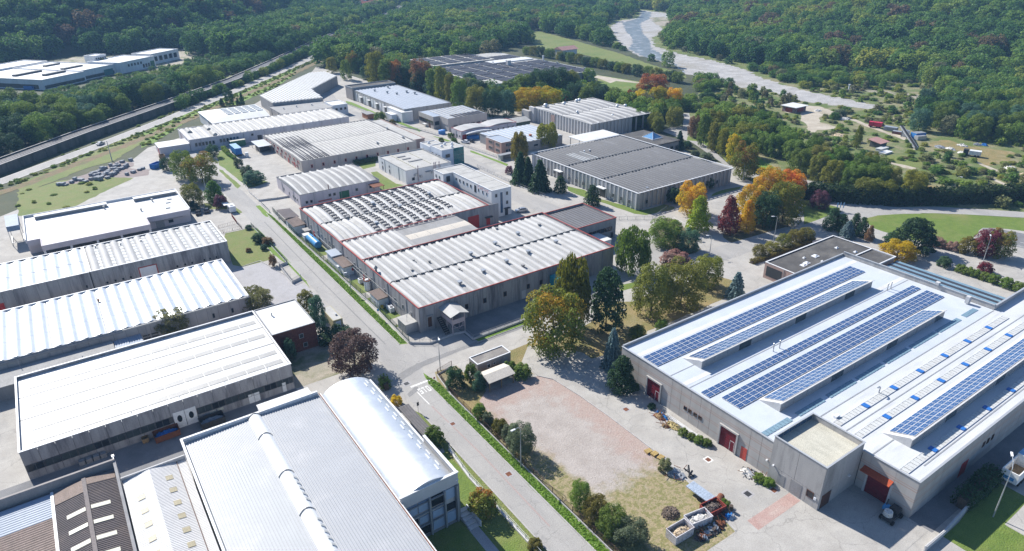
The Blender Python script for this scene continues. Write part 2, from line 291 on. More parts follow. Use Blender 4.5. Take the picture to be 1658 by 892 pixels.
class MB:
    """collects pieces of one part"""
    def __init__(s): s.v=[];s.f=[];s.mi=[]
    def add(s,v,f,mi=0):
        n=len(s.v); s.v+=list(v); s.f+=[tuple(i+n for i in q) for q in f]; s.mi+=[mi]*len(f); return s
    def box(s,x0,x1,y0,y1,z0,z1,mi=0): return s.add(bverts(x0,x1,y0,y1,z0,z1),BF,mi)
    def bar(s,a,b,w,mi=0,h=None):
        a=Vector(a);b=Vector(b);d=(b-a); 
        if d.length<1e-6: return s
        d.normalize(); u=d.cross(Vector((0,0,1))); u=Vector((1,0,0)) if u.length<1e-3 else u.normalized(); n=u.cross(d).normalized(); h=h or w
        q=[(-1,-1),(1,-1),(1,1),(-1,1)]
        return s.add([tuple(a+u*i*w/2+n*j*h/2) for i,j in q]+[tuple(b+u*i*w/2+n*j*h/2) for i,j in q],[(0,1,2,3),(7,6,5,4),(0,4,5,1),(1,5,6,2),(2,6,7,3),(3,7,4,0)],mi)
    def tube(s,pts,rads,n=8,mi=0,cap=True):
        base=len(s.v); pts=[Vector(p) for p in pts]
        for i,p in enumerate(pts):
            d=(pts[min(i+1,len(pts)-1)]-pts[max(i-1,0)]).normalized(); u=d.cross(Vector((0,0,1))); u=Vector((1,0,0)) if u.length<1e-3 else u.normalized(); w=u.cross(d)
            for k in range(n):
                a=2*math.pi*k/n; s.v.append(tuple(p+(u*math.cos(a)+w*math.sin(a))*rads[i]))
        for i in range(len(pts)-1):
            for k in range(n):
                a=base+i*n+k;b=base+i*n+(k+1)%n; s.f.append((a,b,b+n,a+n)); s.mi.append(mi)
        if cap:
            s.f.append(tuple(base+k for k in range(n))[::-1]); s.f.append(tuple(base+(len(pts)-1)*n+k for k in range(n))); s.mi+=[mi,mi]
        return s
    def build(s,name,par,mats,o=(0,0,0),smooth=None,label=None,kind=None):
        me=newmesh(name,s.v,s.f,mats,smooth,s.mi)
        return place(name,me,par,o,label,kind)
    def world(s,name,par,mats,**k):      # vertices given in world (or the parent's local) coordinates
        q=ORG.get(par.name,(0,0,0)) if par else (0,0,0)
        s.v=[(a-q[0],b-q[1],c-q[2]) for a,b,c in s.v]
        return s.build(name,par,mats,o=q,**k)
def fb(face,c,a0,a1,d0,d1):
    sgn=-1 if face[0]=='-' else 1; e0,e1=sorted((c+sgn*d0,c+sgn*d1))
    return (e0,e1,a0,a1) if face[1]=='x' else (a0,a1,e0,e1)
def fbox(name,par,face,c,a0,a1,z0,z1,d0,d1,m,label=None): return box(name,par,*fb(face,c,a0,a1,d0,d1),z0,z1,m,label)
def window(par,face,c,a,z0,w,h,glass='glass_dark',frame='frame_grey',mull=0,d=.09,name='window'):
    """framed opening: ring of bars proud of the wall with the pane set back inside it"""
    k=('w',face,round(w,2),round(h,2),frame,mull)
    if k not in MC:
        b=MB(); t=min(.09,w*.12)
        for q in ((-w/2,w/2,0,t),(-w/2,w/2,h-t,h),(-w/2,-w/2+t,t,h-t),(w/2-t,w/2,t,h-t)):
            b.box(*fb(face,0,q[0],q[1],-.02,d),q[2],q[3])
        for i in range(mull):
            x=-w/2+w*(i+1)/(mull+1); b.box(*fb(face,0,x-t/2,x+t/2,-.02,d*.8),t,h-t)
        MC[k]=newmesh('window_frame',b.v,b.f,frame)
    p=(c,a,z0) if face[1]=='x' else (a,c,z0)
    o=place(name,MC[k],par,p)
    e=fb(face,0,-w/2+.03,w/2-.03,.0,.035); kp=('p',face,round(w,2),round(h,2),glass)
    if kp not in MC: MC[kp]=newmesh('pane',bverts(*e,.03,h-.03),BF,glass)
    place('pane',MC[kp],o,p); return o
def door(par,face,c,a0,a1,h,m,frame=None,z0=0,name='door',ribs=0,label=None):
    b=MB(); b.box(*fb(face,c,a0,a1,-.02,.05),z0+.01,z0+h)
    for i in range(ribs):
        z_=z0+h*(i+.5)/ribs; b.box(*fb(face,c,a0+.05,a1-.05,.05,.075),z_-h*.36/ribs,z_+h*.36/ribs)
    o=b.world(name,par,m,label=label)
    if frame:
        f=MB(); f.box(*fb(face,c,a0-.3,a0,-.02,.3),z0,z0+h+.3); f.box(*fb(face,c,a1,a1+.3,-.02,.3),z0,z0+h+.3); f.box(*fb(face,c,a0,a1,-.02,.3),z0+h,z0+h+.3)
        f.world('door_frame',par,frame)
    return o
def panels(par,face,c,a0,a1,z0,z1,w,m,t=.14,name='wall_panel',gap=.05):
    n=max(1,round((a1-a0)/w)); st=(a1-a0)/n
    for i in range(n): fbox(name,par,face,c,a0+i*st+gap/2,a0+(i+1)*st-gap/2,z0,z1,-t,0,m)
def hall(name,label,x0,x1,y0,y1,h,wall,roof='roof_white',par=.35,pw=2.5,cat='factory',group=None,cap='concrete_pale',backs=True,th=None,capw=.3,deck=None):
    """box building: inner wall core, separate precast panels on the four sides, roof deck below a parapet with caps"""
    t=th or thing(name,label,cat,(x0+x1)/2,(y0+y1)/2,0,group)
    zr=h-par
    box('wall',t,x0+.12,x1-.12,y0+.12,y1-.12,0,zr-.15,'joint_dark')
    if pw:
        panels(t,'-x',x0,y0,y1,0,h-.06,pw,wall); panels(t,'-y',y0,x0+.15,x1,0,h-.06,pw,wall)
        if backs: fbox('wall_slab',t,'+x',x1,y0+.15,y1,0,h-.06,-.14,0,wall); fbox('wall_slab',t,'+y',y1,x0+.15,x1-.15,0,h-.06,-.14,0,wall)
    else:
        for f,c,a0,a1 in (('-x',x0,y0,y1),('-y',y0,x0+.15,x1),('+x',x1,y0+.15,y1),('+y',y1,x0+.15,x1-.15)): fbox('wall_slab',t,f,c,a0,a1,0,h-.06,-.14,0,wall)
    if pw:
        for f_,c_,a_,b_ in (('-x',x0,y0,y1),('-y',y0,x0,x1)):
            k_=max(1,int((b_-a_)/9))
            for i in range(k_): q=a_+(b_-a_)*(i+.5)/k_; fbox('downpipe',t,f_,c_,q-.06,q+.06,.1,h-.2,.01,.13,'frame_grey')
    box('roof',t,x0+.145,x1-.145,y0+.145,y1-.145,zr-.15,zr,roof)
    if cap:
        box('parapet_cap',t,x0-.05,x0+capw,y0-.05,y1+.05,h-.06,h+.04,cap); box('parapet_cap',t,x1-capw,x1+.05,y0-.05,y1+.05,h-.06,h+.04,cap)
        box('parapet_cap',t,x0+capw,x1-capw,y0-.05,y0+capw,h-.06,h+.04,cap); box('parapet_cap',t,x0+capw,x1-capw,y1-capw,y1+.05,h-.06,h+.04,cap)
    return t
def shellmesh(w,L,amp,arch,prof,m,nu=10,nv=6,base=.0):
    """one roof bay running along y; closed ends"""
    k=('s',round(w,2),round(L,2),amp,arch,prof,m)
    if k in MC: return MC[k]
    v=[];f=[];sm=[]
    def zf(u,q):
        a={'arc':math.sin(math.pi*u)**.8,'wave':.5-.5*math.cos(2*math.pi*u),'trap':min(1,5*min(u,1-u)),'saw':u}[prof]
        return base+amp*a+arch*(1-(2*q-1)**2)
    for j in range(nv+1):
        for i in range(nu+1):
            v.append((-w/2+w*i/nu,-L/2+L*j/nv,zf(i/nu,j/nv)))
    for j in range(nv):
        for i in range(nu):
            a=j*(nu+1)+i; f.append((a,a+1,a+nu+2,a+nu+1)); sm.append(prof!='trap')
    for j in (0,nv):
        n=len(v); v+=[v[j*(nu+1)+i] for i in range(nu+1)]+[(w/2,v[j*(nu+1)][1],-.1),(-w/2,v[j*(nu+1)][1],-.1)]
        q=tuple(range(n,n+nu+3)); f.append(q[::-1] if j==0 else q); sm.append(False)
    for i in (0,nu):
        n=len(v); col=[j*(nu+1)+i for j in range(nv+1)]; v+=[v[c] for c in col]+[(v[c][0],v[c][1],-.1) for c in col]
        for j in range(nv):
            a=(n+j,n+j+1,n+nv+2+j,n+nv+1+j); f.append(a if i else a[::-1]); sm.append(False)
    MC[k]=newmesh('roof_shell',v,f,m,sm); return MC[k]
def vaults(t,x0,x1,y0,y1,z,pitch,frac=1,amp=.5,arch=0,prof='arc',m='roof_shell_white',msky='skylight_sheet',along='y',skyz=.05,skyseg=0,skiprange=None):
    """row of roof bays; the rest of each pitch is a flat translucent strip"""
    if along=='y': A0,A1,B0,B1=x0,x1,y0,y1
    else: A0,A1,B0,B1=y0,y1,x0,x1
    n=max(1,round((A1-A0)/pitch)); p=(A1-A0)/n; L=B1-B0
    for i in range(n):
        a=A0+i*p; w=p*frac
        c=(a+w/2,(B0+B1)/2,z) if along=='y' else ((B0+B1)/2,a+w/2,z)
        r=None if along=='y' else (0,0,-math.pi/2)
        place('roof_shell',shellmesh(w-.02,L,amp,arch,prof,m),t,c,rot=r)
        if frac<1:
            c2=(a+w+(p-w)/2,(B0+B1)/2,z) if along=='y' else ((B0+B1)/2,a+w+(p-w)/2,z)
            place('roof_skylight',shellmesh(p-w-.02,L,skyz,arch,'trap',msky),t,c2,rot=r)
            if skyseg:
                b=MB(); k=int(L/skyseg)
                for j in range(1,k):
                    yy=-L/2+L*j/k; b.box(-(p-w)/2+.05,(p-w)/2-.05,yy-.22,yy+.22,skyz,skyz+.05+arch*(1-(2*j/k-1)**2))
                kk=('bar',round(p-w,2),round(L,2),skyseg)
                if kk not in MC: MC[kk]=newmesh('skylight_bar',b.v,b.f,m)
                place('skylight_bar',MC[kk],t,c2,rot=r,kind='stuff')
def vent(t,x,y,z,s=1.0,m='galvanised'):
    k=('vent',s,m)
    if k not in MC:
        b=MB(); b.box(-.28*s,.28*s,-.28*s,.28*s,-.3,.55*s); b.box(-.5*s,.5*s,-.5*s,.5*s,.55*s,.62*s); b.box(-.4*s,.4*s,-.4*s,.4*s,.62*s,.98*s); b.box(-.55*s,.55*s,-.55*s,.55*s,.98*s,1.06*s)
        MC[k]=newmesh('vent',b.v,b.f,m)
    return place('roof_vent',MC[k],t,(x,y,z))
def pipe(t,x,y,z0,z1,r=.12,m='galvanised',name='flue'):
    k=('pipe',round(z1-z0,1),r,m)
    if k not in MC:
        b=MB(); h=z1-z0; b.tube([(0,0,0),(0,0,h*.9)],[r,r],8).tube([(0,0,h*.9),(0,0,h*.94),(0,0,h)],[r*1.7,r*1.7,r*.3],8); MC[k]=newmesh('flue',b.v,b.f,m)
    return place(name,MC[k],t,(x,y,z0))
def corr(x0,x1,y0,y1,zf,pitch,amp,along='y',prof='trap'):
    """corrugated sheet as real folds: zf(x,y) gives the mean height"""
    b=MB(); A0,A1=(x0,x1) if along=='y' else (y0,y1); n=max(1,int((A1-A0)/pitch)); p=(A1-A0)/n
    us=[];
    for i in range(n):
        for u,h in ((0,0),(.18,1),(.5,1),(.68,0)): us.append((A0+(i+u)*p,h*amp))
    us.append((A1,0))
    Bs=(y0,y1) if along=='y' else (x0,x1)
    for a,h in us:
        for q in Bs:
            x,y=(a,q) if along=='y' else (q,a); b.v.append((x,y,zf(x,y)+h))
    for i in range(len(us)-1):
        f=(2*i,2*i+2,2*i+3,2*i+1); b.f.append(f if along=='y' else f[::-1]); b.mi.append(0)
    return b
NSH=[0]
def sheet(name,poly,z,m,kind='structure',jit=0,label=None,step=2.5,cat=None):
    NSH[0]+=1; z+=NSH[0]*4e-5; pts=[]
    n=len(poly)
    for i in range(n):
        a=Vector(poly[i]);b=Vector(poly[(i+1)%n]); k=max(1,int((b-a).length/step)) if jit else 1
        for j in range(k):
            p=a.lerp(b,j/k); 
            if jit: p=p+Vector((random.uniform(-jit,jit),random.uniform(-jit,jit)))
            pts.append(p)
    tris=tessellate_polygon([[Vector((p[0],p[1],0)) for p in pts]])
    v=[(p[0],p[1],z) for p in pts]; f=[]
    for t in tris:
        a,b,c=(pts[i] for i in t); s=(b-a).cross(c-a) if False else (b[0]-a[0])*(c[1]-a[1])-(b[1]-a[1])*(c[0]-a[0])
        f.append(tuple(t) if s>0 else tuple(reversed(t)))
    o=bpy.data.objects.new(name,newmesh(name,v,f,m)); COL.objects.link(o); ORG[o.name]=(0,0,0)
    o['kind']=kind
    if label: o['label']=label
    if cat: o['category']=cat
    return o
def rect(x0,x1,y0,y1): return [(x0,y0),(x1,y0),(x1,y1),(x0,y1)]
def ribbon(pts,w,off=0):
    l=[];r=[]; pts=[Vector(p) for p in pts]
    for i,p in enumerate(pts):
        d=(pts[min(i+1,len(pts)-1)]-pts[max(0,i-1)]).normalized(); n=Vector((-d.y,d.x)); l.append(p+n*(off+w/2)); r.append(p+n*(off-w/2))
    return [tuple(q) for q in r]+[tuple(q) for q in reversed(l)]
TREES=[
('broad',78.1,99.0,14.4,12.9,'golden','large green maple with orange tips before the wall of the long white factory'),
('willow',87.8,104.4,16.7,8.2,'yellowgreen','yellow green birch beside the turquoise container at the factory wall'),
('pine',94.0,99.7,14.9,7.7,'darkgreen','tall dark pine right of the orange tipped maple'),
('willow',118.7,117.0,12.2,9.6,'green','drooping green tree at the east corner of the long white factory'),
('broad',106.8,98.0,13.1,9.2,'olive','left one of the two big olive green trees behind the solar factory'),
('broad',115.5,96.7,12.0,10.9,'olive','right one of the two big olive green trees behind the solar factory'),
('broad',129.4,100.6,8.5,7.6,'yellowgreen','light yellow green tree near the brick office with the dark roof'),
('spruce',130.0,91.9,7.4,5.2,'blue','blue spruce beside the driveway of the brick office'),
('spruce',84.1,86.7,9.8,4.8,'blue','blue green spruce at the left corner of the solar factory'),
('cone',80.4,79.8,7.9,6.0,'darkgreen','broad dark yew at the left end of the solar factory wall'),
('shrub',96.6,92.0,3.5,3.8,'green','green bush behind the parapet of the solar factory, left of two'),
('shrub',103.5,91.4,3.1,2.8,'green','small bright bush behind the parapet of the solar factory, right of two'),
('broad',139.5,125.2,8.4,9.5,'green','dense dark green tree on the traffic island'),
('broad',142.7,119.0,6.6,6.3,'bluegreen','smaller blue green tree on the right of the traffic island'),
('shrub',132.8,114.8,3.7,8.0,'redgrey','greyish red shrub in front of the traffic island'),
('broad',165.6,138.6,10.5,9.6,'orange','orange and green tree by the corner of the dark roofed factory'),
('cone',156.5,127.8,11.1,7.9,'lime','bright lime yellow tree in front of the orange tree'),
('cone',163.0,121.4,11.6,6.6,'maroon','dark maroon tree at the edge of the roundabout grove'),
('cone',168.3,118.9,9.8,5.7,'yelloworange','slim golden orange tree beside the maroon tree'),
('broad',176.3,123.9,11.9,9.6,'orange','round orange topped tree in the middle of the roundabout grove'),
('broad',193.5,130.3,12.3,10.2,'orange','bright orange tree at the back of the roundabout grove'),
('broad',201.9,127.3,10.7,8.7,'redorange','red orange tree at the back right of the roundabout grove'),
('broad',183.4,116.9,13.0,11.6,'yellowgreen','large yellow green tree with pink tips on the right of the roundabout grove'),
('broad',175.7,117.4,11.2,7.8,'darkgreen','dark green tree in the shade inside the roundabout grove'),
('broad',209.7,152.6,13.4,9.9,'redgreen','green tree with red patches at the end of the dark roofed factory'),
('broad',203.5,117.2,6.2,6.4,'plum','purple plum tree on the bright lawn triangle'),
('cone',190.8,104.4,6.8,6.0,'darkgreen','broad dark conifer at the near end of the lawn triangle'),
('cone',191.4,101.7,5.5,4.8,'darkgreen','dark conifer behind the flat dark roof, second from the left'),
('spruce',188.4,98.0,5.3,5.1,'blue','silvery blue spruce behind the flat dark roof'),
('cone',192.3,98.3,6.7,4.0,'darkgreen','tall narrow conifer right of the silvery spruce'),
('cone',192.3,95.9,6.1,4.0,'darkgreen','narrow conifer beside the brown shrub tree'),
('cone',191.3,92.8,4.8,2.8,'brown','thin brown conifer behind the flat dark roof'),
('pine',194.5,81.5,9.5,10.5,'darkgreen','wide dark pine on the lawn behind the yellow bush'),
('shrub',196.5,87.8,2.6,6.0,'darkgreen','low dark pine shrub left of the wide pine'),
('broad',185.7,81.4,5.0,9.4,'gold','golden yellow tree by the corner of the brick office'),
('shrub',203.3,79.2,2.7,4.8,'mauve','larger mauve bush on the edge of the lawn'),
('shrub',203.9,75.2,2.6,3.6,'mauve','smaller mauve bush on the edge of the lawn'),
('shrub',205.3,71.5,4.6,5.6,'oliveyellow','olive yellow bush between mauve bush and maroon trees'),
('broad',206.9,68.0,7.5,6.8,'maroon','maroon round tree behind the street lamp at the lawn'),
('broad',209.0,65.6,7.7,7.3,'redgreen','dark red and green round tree beside the marked car park'),
('shrub',195.7,63.1,2.8,3.8,'maroon','small dark red globe bush at the foot of the street lamp'),
('broad',156.0,104.7,3.3,3.9,'oliveyellow','first small street tree from the left along the clipped hedge'),
('broad',161.3,104.6,2.9,4.0,'olive','second small street tree from the left along the clipped hedge'),
('broad',166.3,104.3,4.3,4.4,'olive','third small street tree from the left along the clipped hedge'),
('broad',172.3,104.5,3.9,4.7,'oliveyellow','fourth small street tree from the left along the clipped hedge'),
('broad',176.4,103.7,3.8,4.6,'oliveyellow','last small street tree on the right along the clipped hedge'),
('spruce',139.2,197.8,12.2,7.5,'darkgreen','left of the three dark spruces by the dark roofed factory'),
('spruce',140.0,194.2,11.0,6.6,'darkgreen','middle of the three dark spruces by the dark roofed factory'),
('spruce',139.8,186.6,11.7,8.5,'darkgreen','right of the three dark spruces by the dark roofed factory'),
('willow',153.3,218.2,12.0,7.2,'oliveyellow','pale birch behind the three dark spruces'),
('willow',177.3,231.9,10.3,9.4,'yellowgreen','pale birch in front of the ribbed concrete factory'),
('cone',144.6,180.9,6.1,5.1,'darkgreen','small dark conifer right of the three spruces'),
('cone',145.3,164.1,7.0,5.7,'darkgreen','dark egg shaped conifer at the wall of the dark roofed factory'),
('shrub',142.4,210.1,3.2,3.0,'plum','small purple shrub on the verge left of the spruces'),
('shrub',169.2,149.7,5.5,5.4,'darkgreen','dark round shrub at the near corner of the dark roofed factory'),
('shrub',189.4,153.2,4.4,5.6,'darkgreen','dark shrub behind the orange tree at the factory wall'),
('broad',38.2,279.9,10.7,8.6,'green','tall dark green tree left of the orange topped tree at the street bend'),
('broad',43.0,271.0,10.7,11.9,'redgreen','large tree with orange and red top at the street bend'),
('broad',34.2,244.5,7.9,7.4,'olive','olive green tree behind the flat white roof'),
('cone',41.5,245.1,7.5,6.8,'brightgreen','bright green pointed tree at the street bend'),
('shrub',41.5,237.0,4.8,4.4,'plum','purple bush by the white van'),
('cone',33.5,240.9,3.1,4.0,'bluegreen','dark blue green bush at the corner of the flat white roof'),
('broad',34.6,295.9,4.9,4.8,'darkgreen','small dark tree beside the blue skip in the stone yard'),
('broad',54.3,304.2,5.2,5.3,'darkgreen','small round tree on the lawn by the ribbed wall'),
('shrub',59.4,283.0,3.6,3.6,'greygreen','grey green bush next to the blue trailer'),
('shrub',58.3,257.7,4.7,8.1,'bluegreen','dense blue green shrub at the end of the lawn by the yard'),
('shrub',59.3,270.2,3.7,5.0,'greygreen','grey bush above the dense shrub on the lawn'),
('shrub',43.5,199.4,2.7,4.2,'darkgreen','dark green juniper in the garden by the street'),
('shrub',45.1,196.2,2.1,3.4,'brown','brownish shrub beside the juniper in the garden'),
('shrub',43.7,211.5,1.5,2.2,'bluegreen','small dark clipped dome in the garden corner'),
('shrub',42.9,192.4,1.6,2.2,'bluegreen','low blue green shrub in the garden bed'),
('shrub',38.8,193.6,1.2,1.7,'brown','little brown bush on the garden lawn'),
('shrub',41.6,179.2,3.6,2.1,'brown','rusty brown shrub at the paved yard corner'),
('willow',11.6,156.9,5.3,8.3,'paleolive','pale thin crowned birch in front of the silver wave roof'),
('willow',30.4,157.3,4.9,9.0,'paleolive','pale birch between the silver wave roof and the brick annex'),
('broad',39.9,117.2,8.9,9.7,'beech','big dark copper beech beside the street'),
('column',39.2,135.8,10.1,3.9,'bluegreen','tall columnar cypress beside the brick annex'),
('column',39.9,146.0,6.8,4.4,'olive','olive columnar tree behind the tall cypress'),
('shrub',40.3,131.0,3.7,6.0,'darkgreen','dark bushes below the small street kiosk'),
('shrub',30.2,129.3,5.2,2.5,'bluegreen','cypress shrub against the brick annex wall'),
('shrub',54.0,99.9,4.7,3.8,'darkgreen','round dark clipped bush at the corner by the STOP marking'),
('shrub',57.3,99.3,4.8,2.7,'green','upright green bush behind the round clipped bush'),
('cone',57.4,96.4,4.2,3.0,'bluegreen','dark green bush left of the pale carport'),
('shrub',67.0,95.1,2.9,3.7,'green','green bush right of the pale carport'),
('shrub',65.8,97.7,2.6,3.0,'green','leafy bush behind the right end of the pale carport'),
('shrub',52.7,88.6,3.1,2.7,'brightgreen','first light green shrub inside the roadside fence'),
('shrub',52.9,86.2,2.6,2.2,'greygreen','grey green shrub inside the roadside fence'),
('shrub',53.4,82.8,3.1,2.9,'oliveyellow','olive yellow shrub inside the roadside fence'),
('shrub',53.6,79.9,3.6,3.0,'greygreen','grey green tall shrub inside the roadside fence'),
('broad',53.2,76.0,6.0,4.9,'greygreen','round grey green tree at the street lamp on the gravel lot'),
('broad',53.3,60.1,5.6,3.2,'green','slim green tree on the dry grass by the roadside fence'),
('broad',53.7,56.6,4.9,4.1,'oliveyellow','yellowish tree on the dry grass by the roadside fence'),
('broad',53.9,53.3,5.0,4.6,'green','bushy green tree on the dry grass by the roadside fence'),
('broad',54.7,50.3,4.5,5.3,'greygreen','grey green tree at the bottom edge by the roadside fence'),
('shrub',40.4,68.2,4.5,4.3,'redgreen','reddish brown round bush on the lawn by the barrel roof hall'),
('shrub',42.1,86.9,3.8,3.5,'brightgreen','bright green bush by the wall of the barrel roof hall'),
('shrub',41.6,101.4,2.2,2.3,'gold','yellow bush by the small grey carport'),
('shrub',43.0,57.9,1.6,2.2,'oliveyellow','small yellow green bush at the white fence'),
('column',178.3,410.0,21.7,14.9,'yellowgreen','tall poplar at the far end of the industrial street'),
('column',178.9,397.5,18.3,10.0,'green','green poplar right of the tall poplar'),
('broad',184.5,396.0,16.8,10.8,'brownred','russet tree between the poplars and the dark round tree'),
('broad',188.5,392.9,13.9,10.7,'darkgreen','dark round tree behind the blue roofed hall'),
('broad',192.9,378.3,18.5,13.5,'pinkorange','pinkish autumn tree by the corner of the dark solar roof'),
('column',189.9,359.5,16.4,7.2,'green','first column tree in the row behind the blue roofed hall'),
('column',188.1,344.3,19.5,9.0,'yellowgreen','second column tree in the row behind the blue roofed hall'),
('column',185.0,319.2,16.6,9.8,'green','big oval tree in the row behind the blue roofed hall'),
('column',186.7,332.2,17.5,6.7,'olive','narrow tree left of the big oval tree'),
('broad',187.0,305.5,14.2,11.4,'olive','olive tree right of the big oval tree'),
('broad',191.1,296.8,13.7,10.7,'darkgreen','dark tree behind the flat beige office'),
('broad',197.0,292.3,13.1,10.6,'bluegreen','blue green tree left of the yellow trees'),
('broad',210.4,290.1,12.8,17.8,'goldgreen','left one of the two yellow trees by the ribbed factory'),
('broad',217.9,285.4,12.6,15.9,'goldgreen','right one of the two yellow trees by the ribbed factory'),
('broad',229.6,322.6,13.7,13.3,'green','green tree in front of the dark solar roof, leftmost'),
('broad',239.3,319.5,15.8,13.4,'darkgreen','dark green tree in front of the dark solar roof, second'),
('broad',250.3,316.2,16.2,15.7,'darkgreen','tallest dark tree in front of the dark solar roof'),
('broad',257.2,313.2,14.1,10.0,'olive','olive tree in front of the dark solar roof, rightmost'),
('shrub',235.8,294.9,6.2,10.7,'brownred','russet bush behind the shiny roof ventilators'),
('shrub',247.1,293.7,4.7,8.8,'brownred','russet bush at the edge of the far lawn'),
('column',174.0,476.9,10.9,8.0,'olive','slim tree by the far end of the triangular roof'),
('column',172.0,445.0,13.1,8.0,'green','oval street tree at the far car park'),
('broad',187.9,472.8,13.4,8.9,'redgreen','red topped tree behind the far car park'),
('broad',195.7,470.0,13.5,8.9,'darkgreen','dark tree behind the far car park'),
('broad',291.0,280.9,12.5,17.1,'brownred','large russet tree behind the ribbed factory'),
('broad',265.1,264.9,9.2,8.6,'gold','yellow tree at the corner of the ribbed factory'),
('broad',274.7,260.6,10.7,11.4,'goldgreen','yellow and green tree right of the russet tree'),
('broad',278.5,252.9,10.5,9.0,'yelloworange','orange yellow tree at the lane by the ribbed factory'),
('broad',258.3,244.1,8.9,6.9,'green','green tree in front of the yellow and green tree'),
('cone',266.5,274.5,8.0,5.8,'brownred','small russet tree at the corner of the ribbed factory'),
('broad',248.7,224.3,9.2,8.3,'olive','olive tree in the yard of the ribbed factory'),
('broad',234.3,220.9,7.6,5.7,'yellowgreen','pale tree in the yard near the glass pyramid'),
('cone',263.7,292.8,7.3,4.5,'darkgreen','small dark conifer on the far lawn'),
('spruce',220.0,194.5,8.4,5.0,'bluegreen','blue green spruce near the glass pyramid'),
('shrub',225.3,194.7,3.0,4.3,'darkgreen','dark bush right of the spruce near the glass pyramid'),
('shrub',219.2,184.8,2.1,3.6,'greygreen','grey green bush at the back of the dark roofed factory'),
('shrub',217.7,177.5,3.0,5.6,'greygreen','wide grey green bush at the back of the dark roofed factory'),
('broad',240.5,204.9,9.7,5.6,'brown','first brownish tree in the avenue along the lane'),
('column',233.1,192.6,14.0,6.5,'green','second tree in the avenue along the lane'),
('column',229.9,184.8,12.7,5.3,'olive','third tree in the avenue along the lane'),
('column',227.4,177.4,12.0,5.2,'yellowgreen','fourth tree in the avenue along the lane'),
('column',222.3,168.4,12.0,6.0,'goldgreen','fifth tree in the avenue along the lane, yellow green'),
('cone',83.4,410.0,4.3,3.0,'darkgreen','small conifer left of the tall dark tree by the left road'),
('column',87.3,408.1,9.9,5.9,'darkgreen','tall dark tree by the left road behind the ribbed shed'),
('cone',91.1,405.8,4.3,2.2,'darkgreen','tiny conifer right of the tall dark tree by the left road'),
('cone',93.2,404.5,7.0,2.9,'darkgreen','slim dark conifer at the corner of the ribbed shed'),
('column',281.0,150.5,10.1,3.4,'yellowgreen','slim yellow poplar in the quarry scrub'),
('shrub',279.4,163.9,2.6,3.5,'greygreen','grey bush on the mound in the quarry track loop'),
('shrub',329.6,188.8,4.0,6.7,'greygreen','grey willow bush near the gravel heaps'),
('broad',45.6,599.3,7.9,10.5,'olive','round tree standing between the roofs of the white campus'),
]
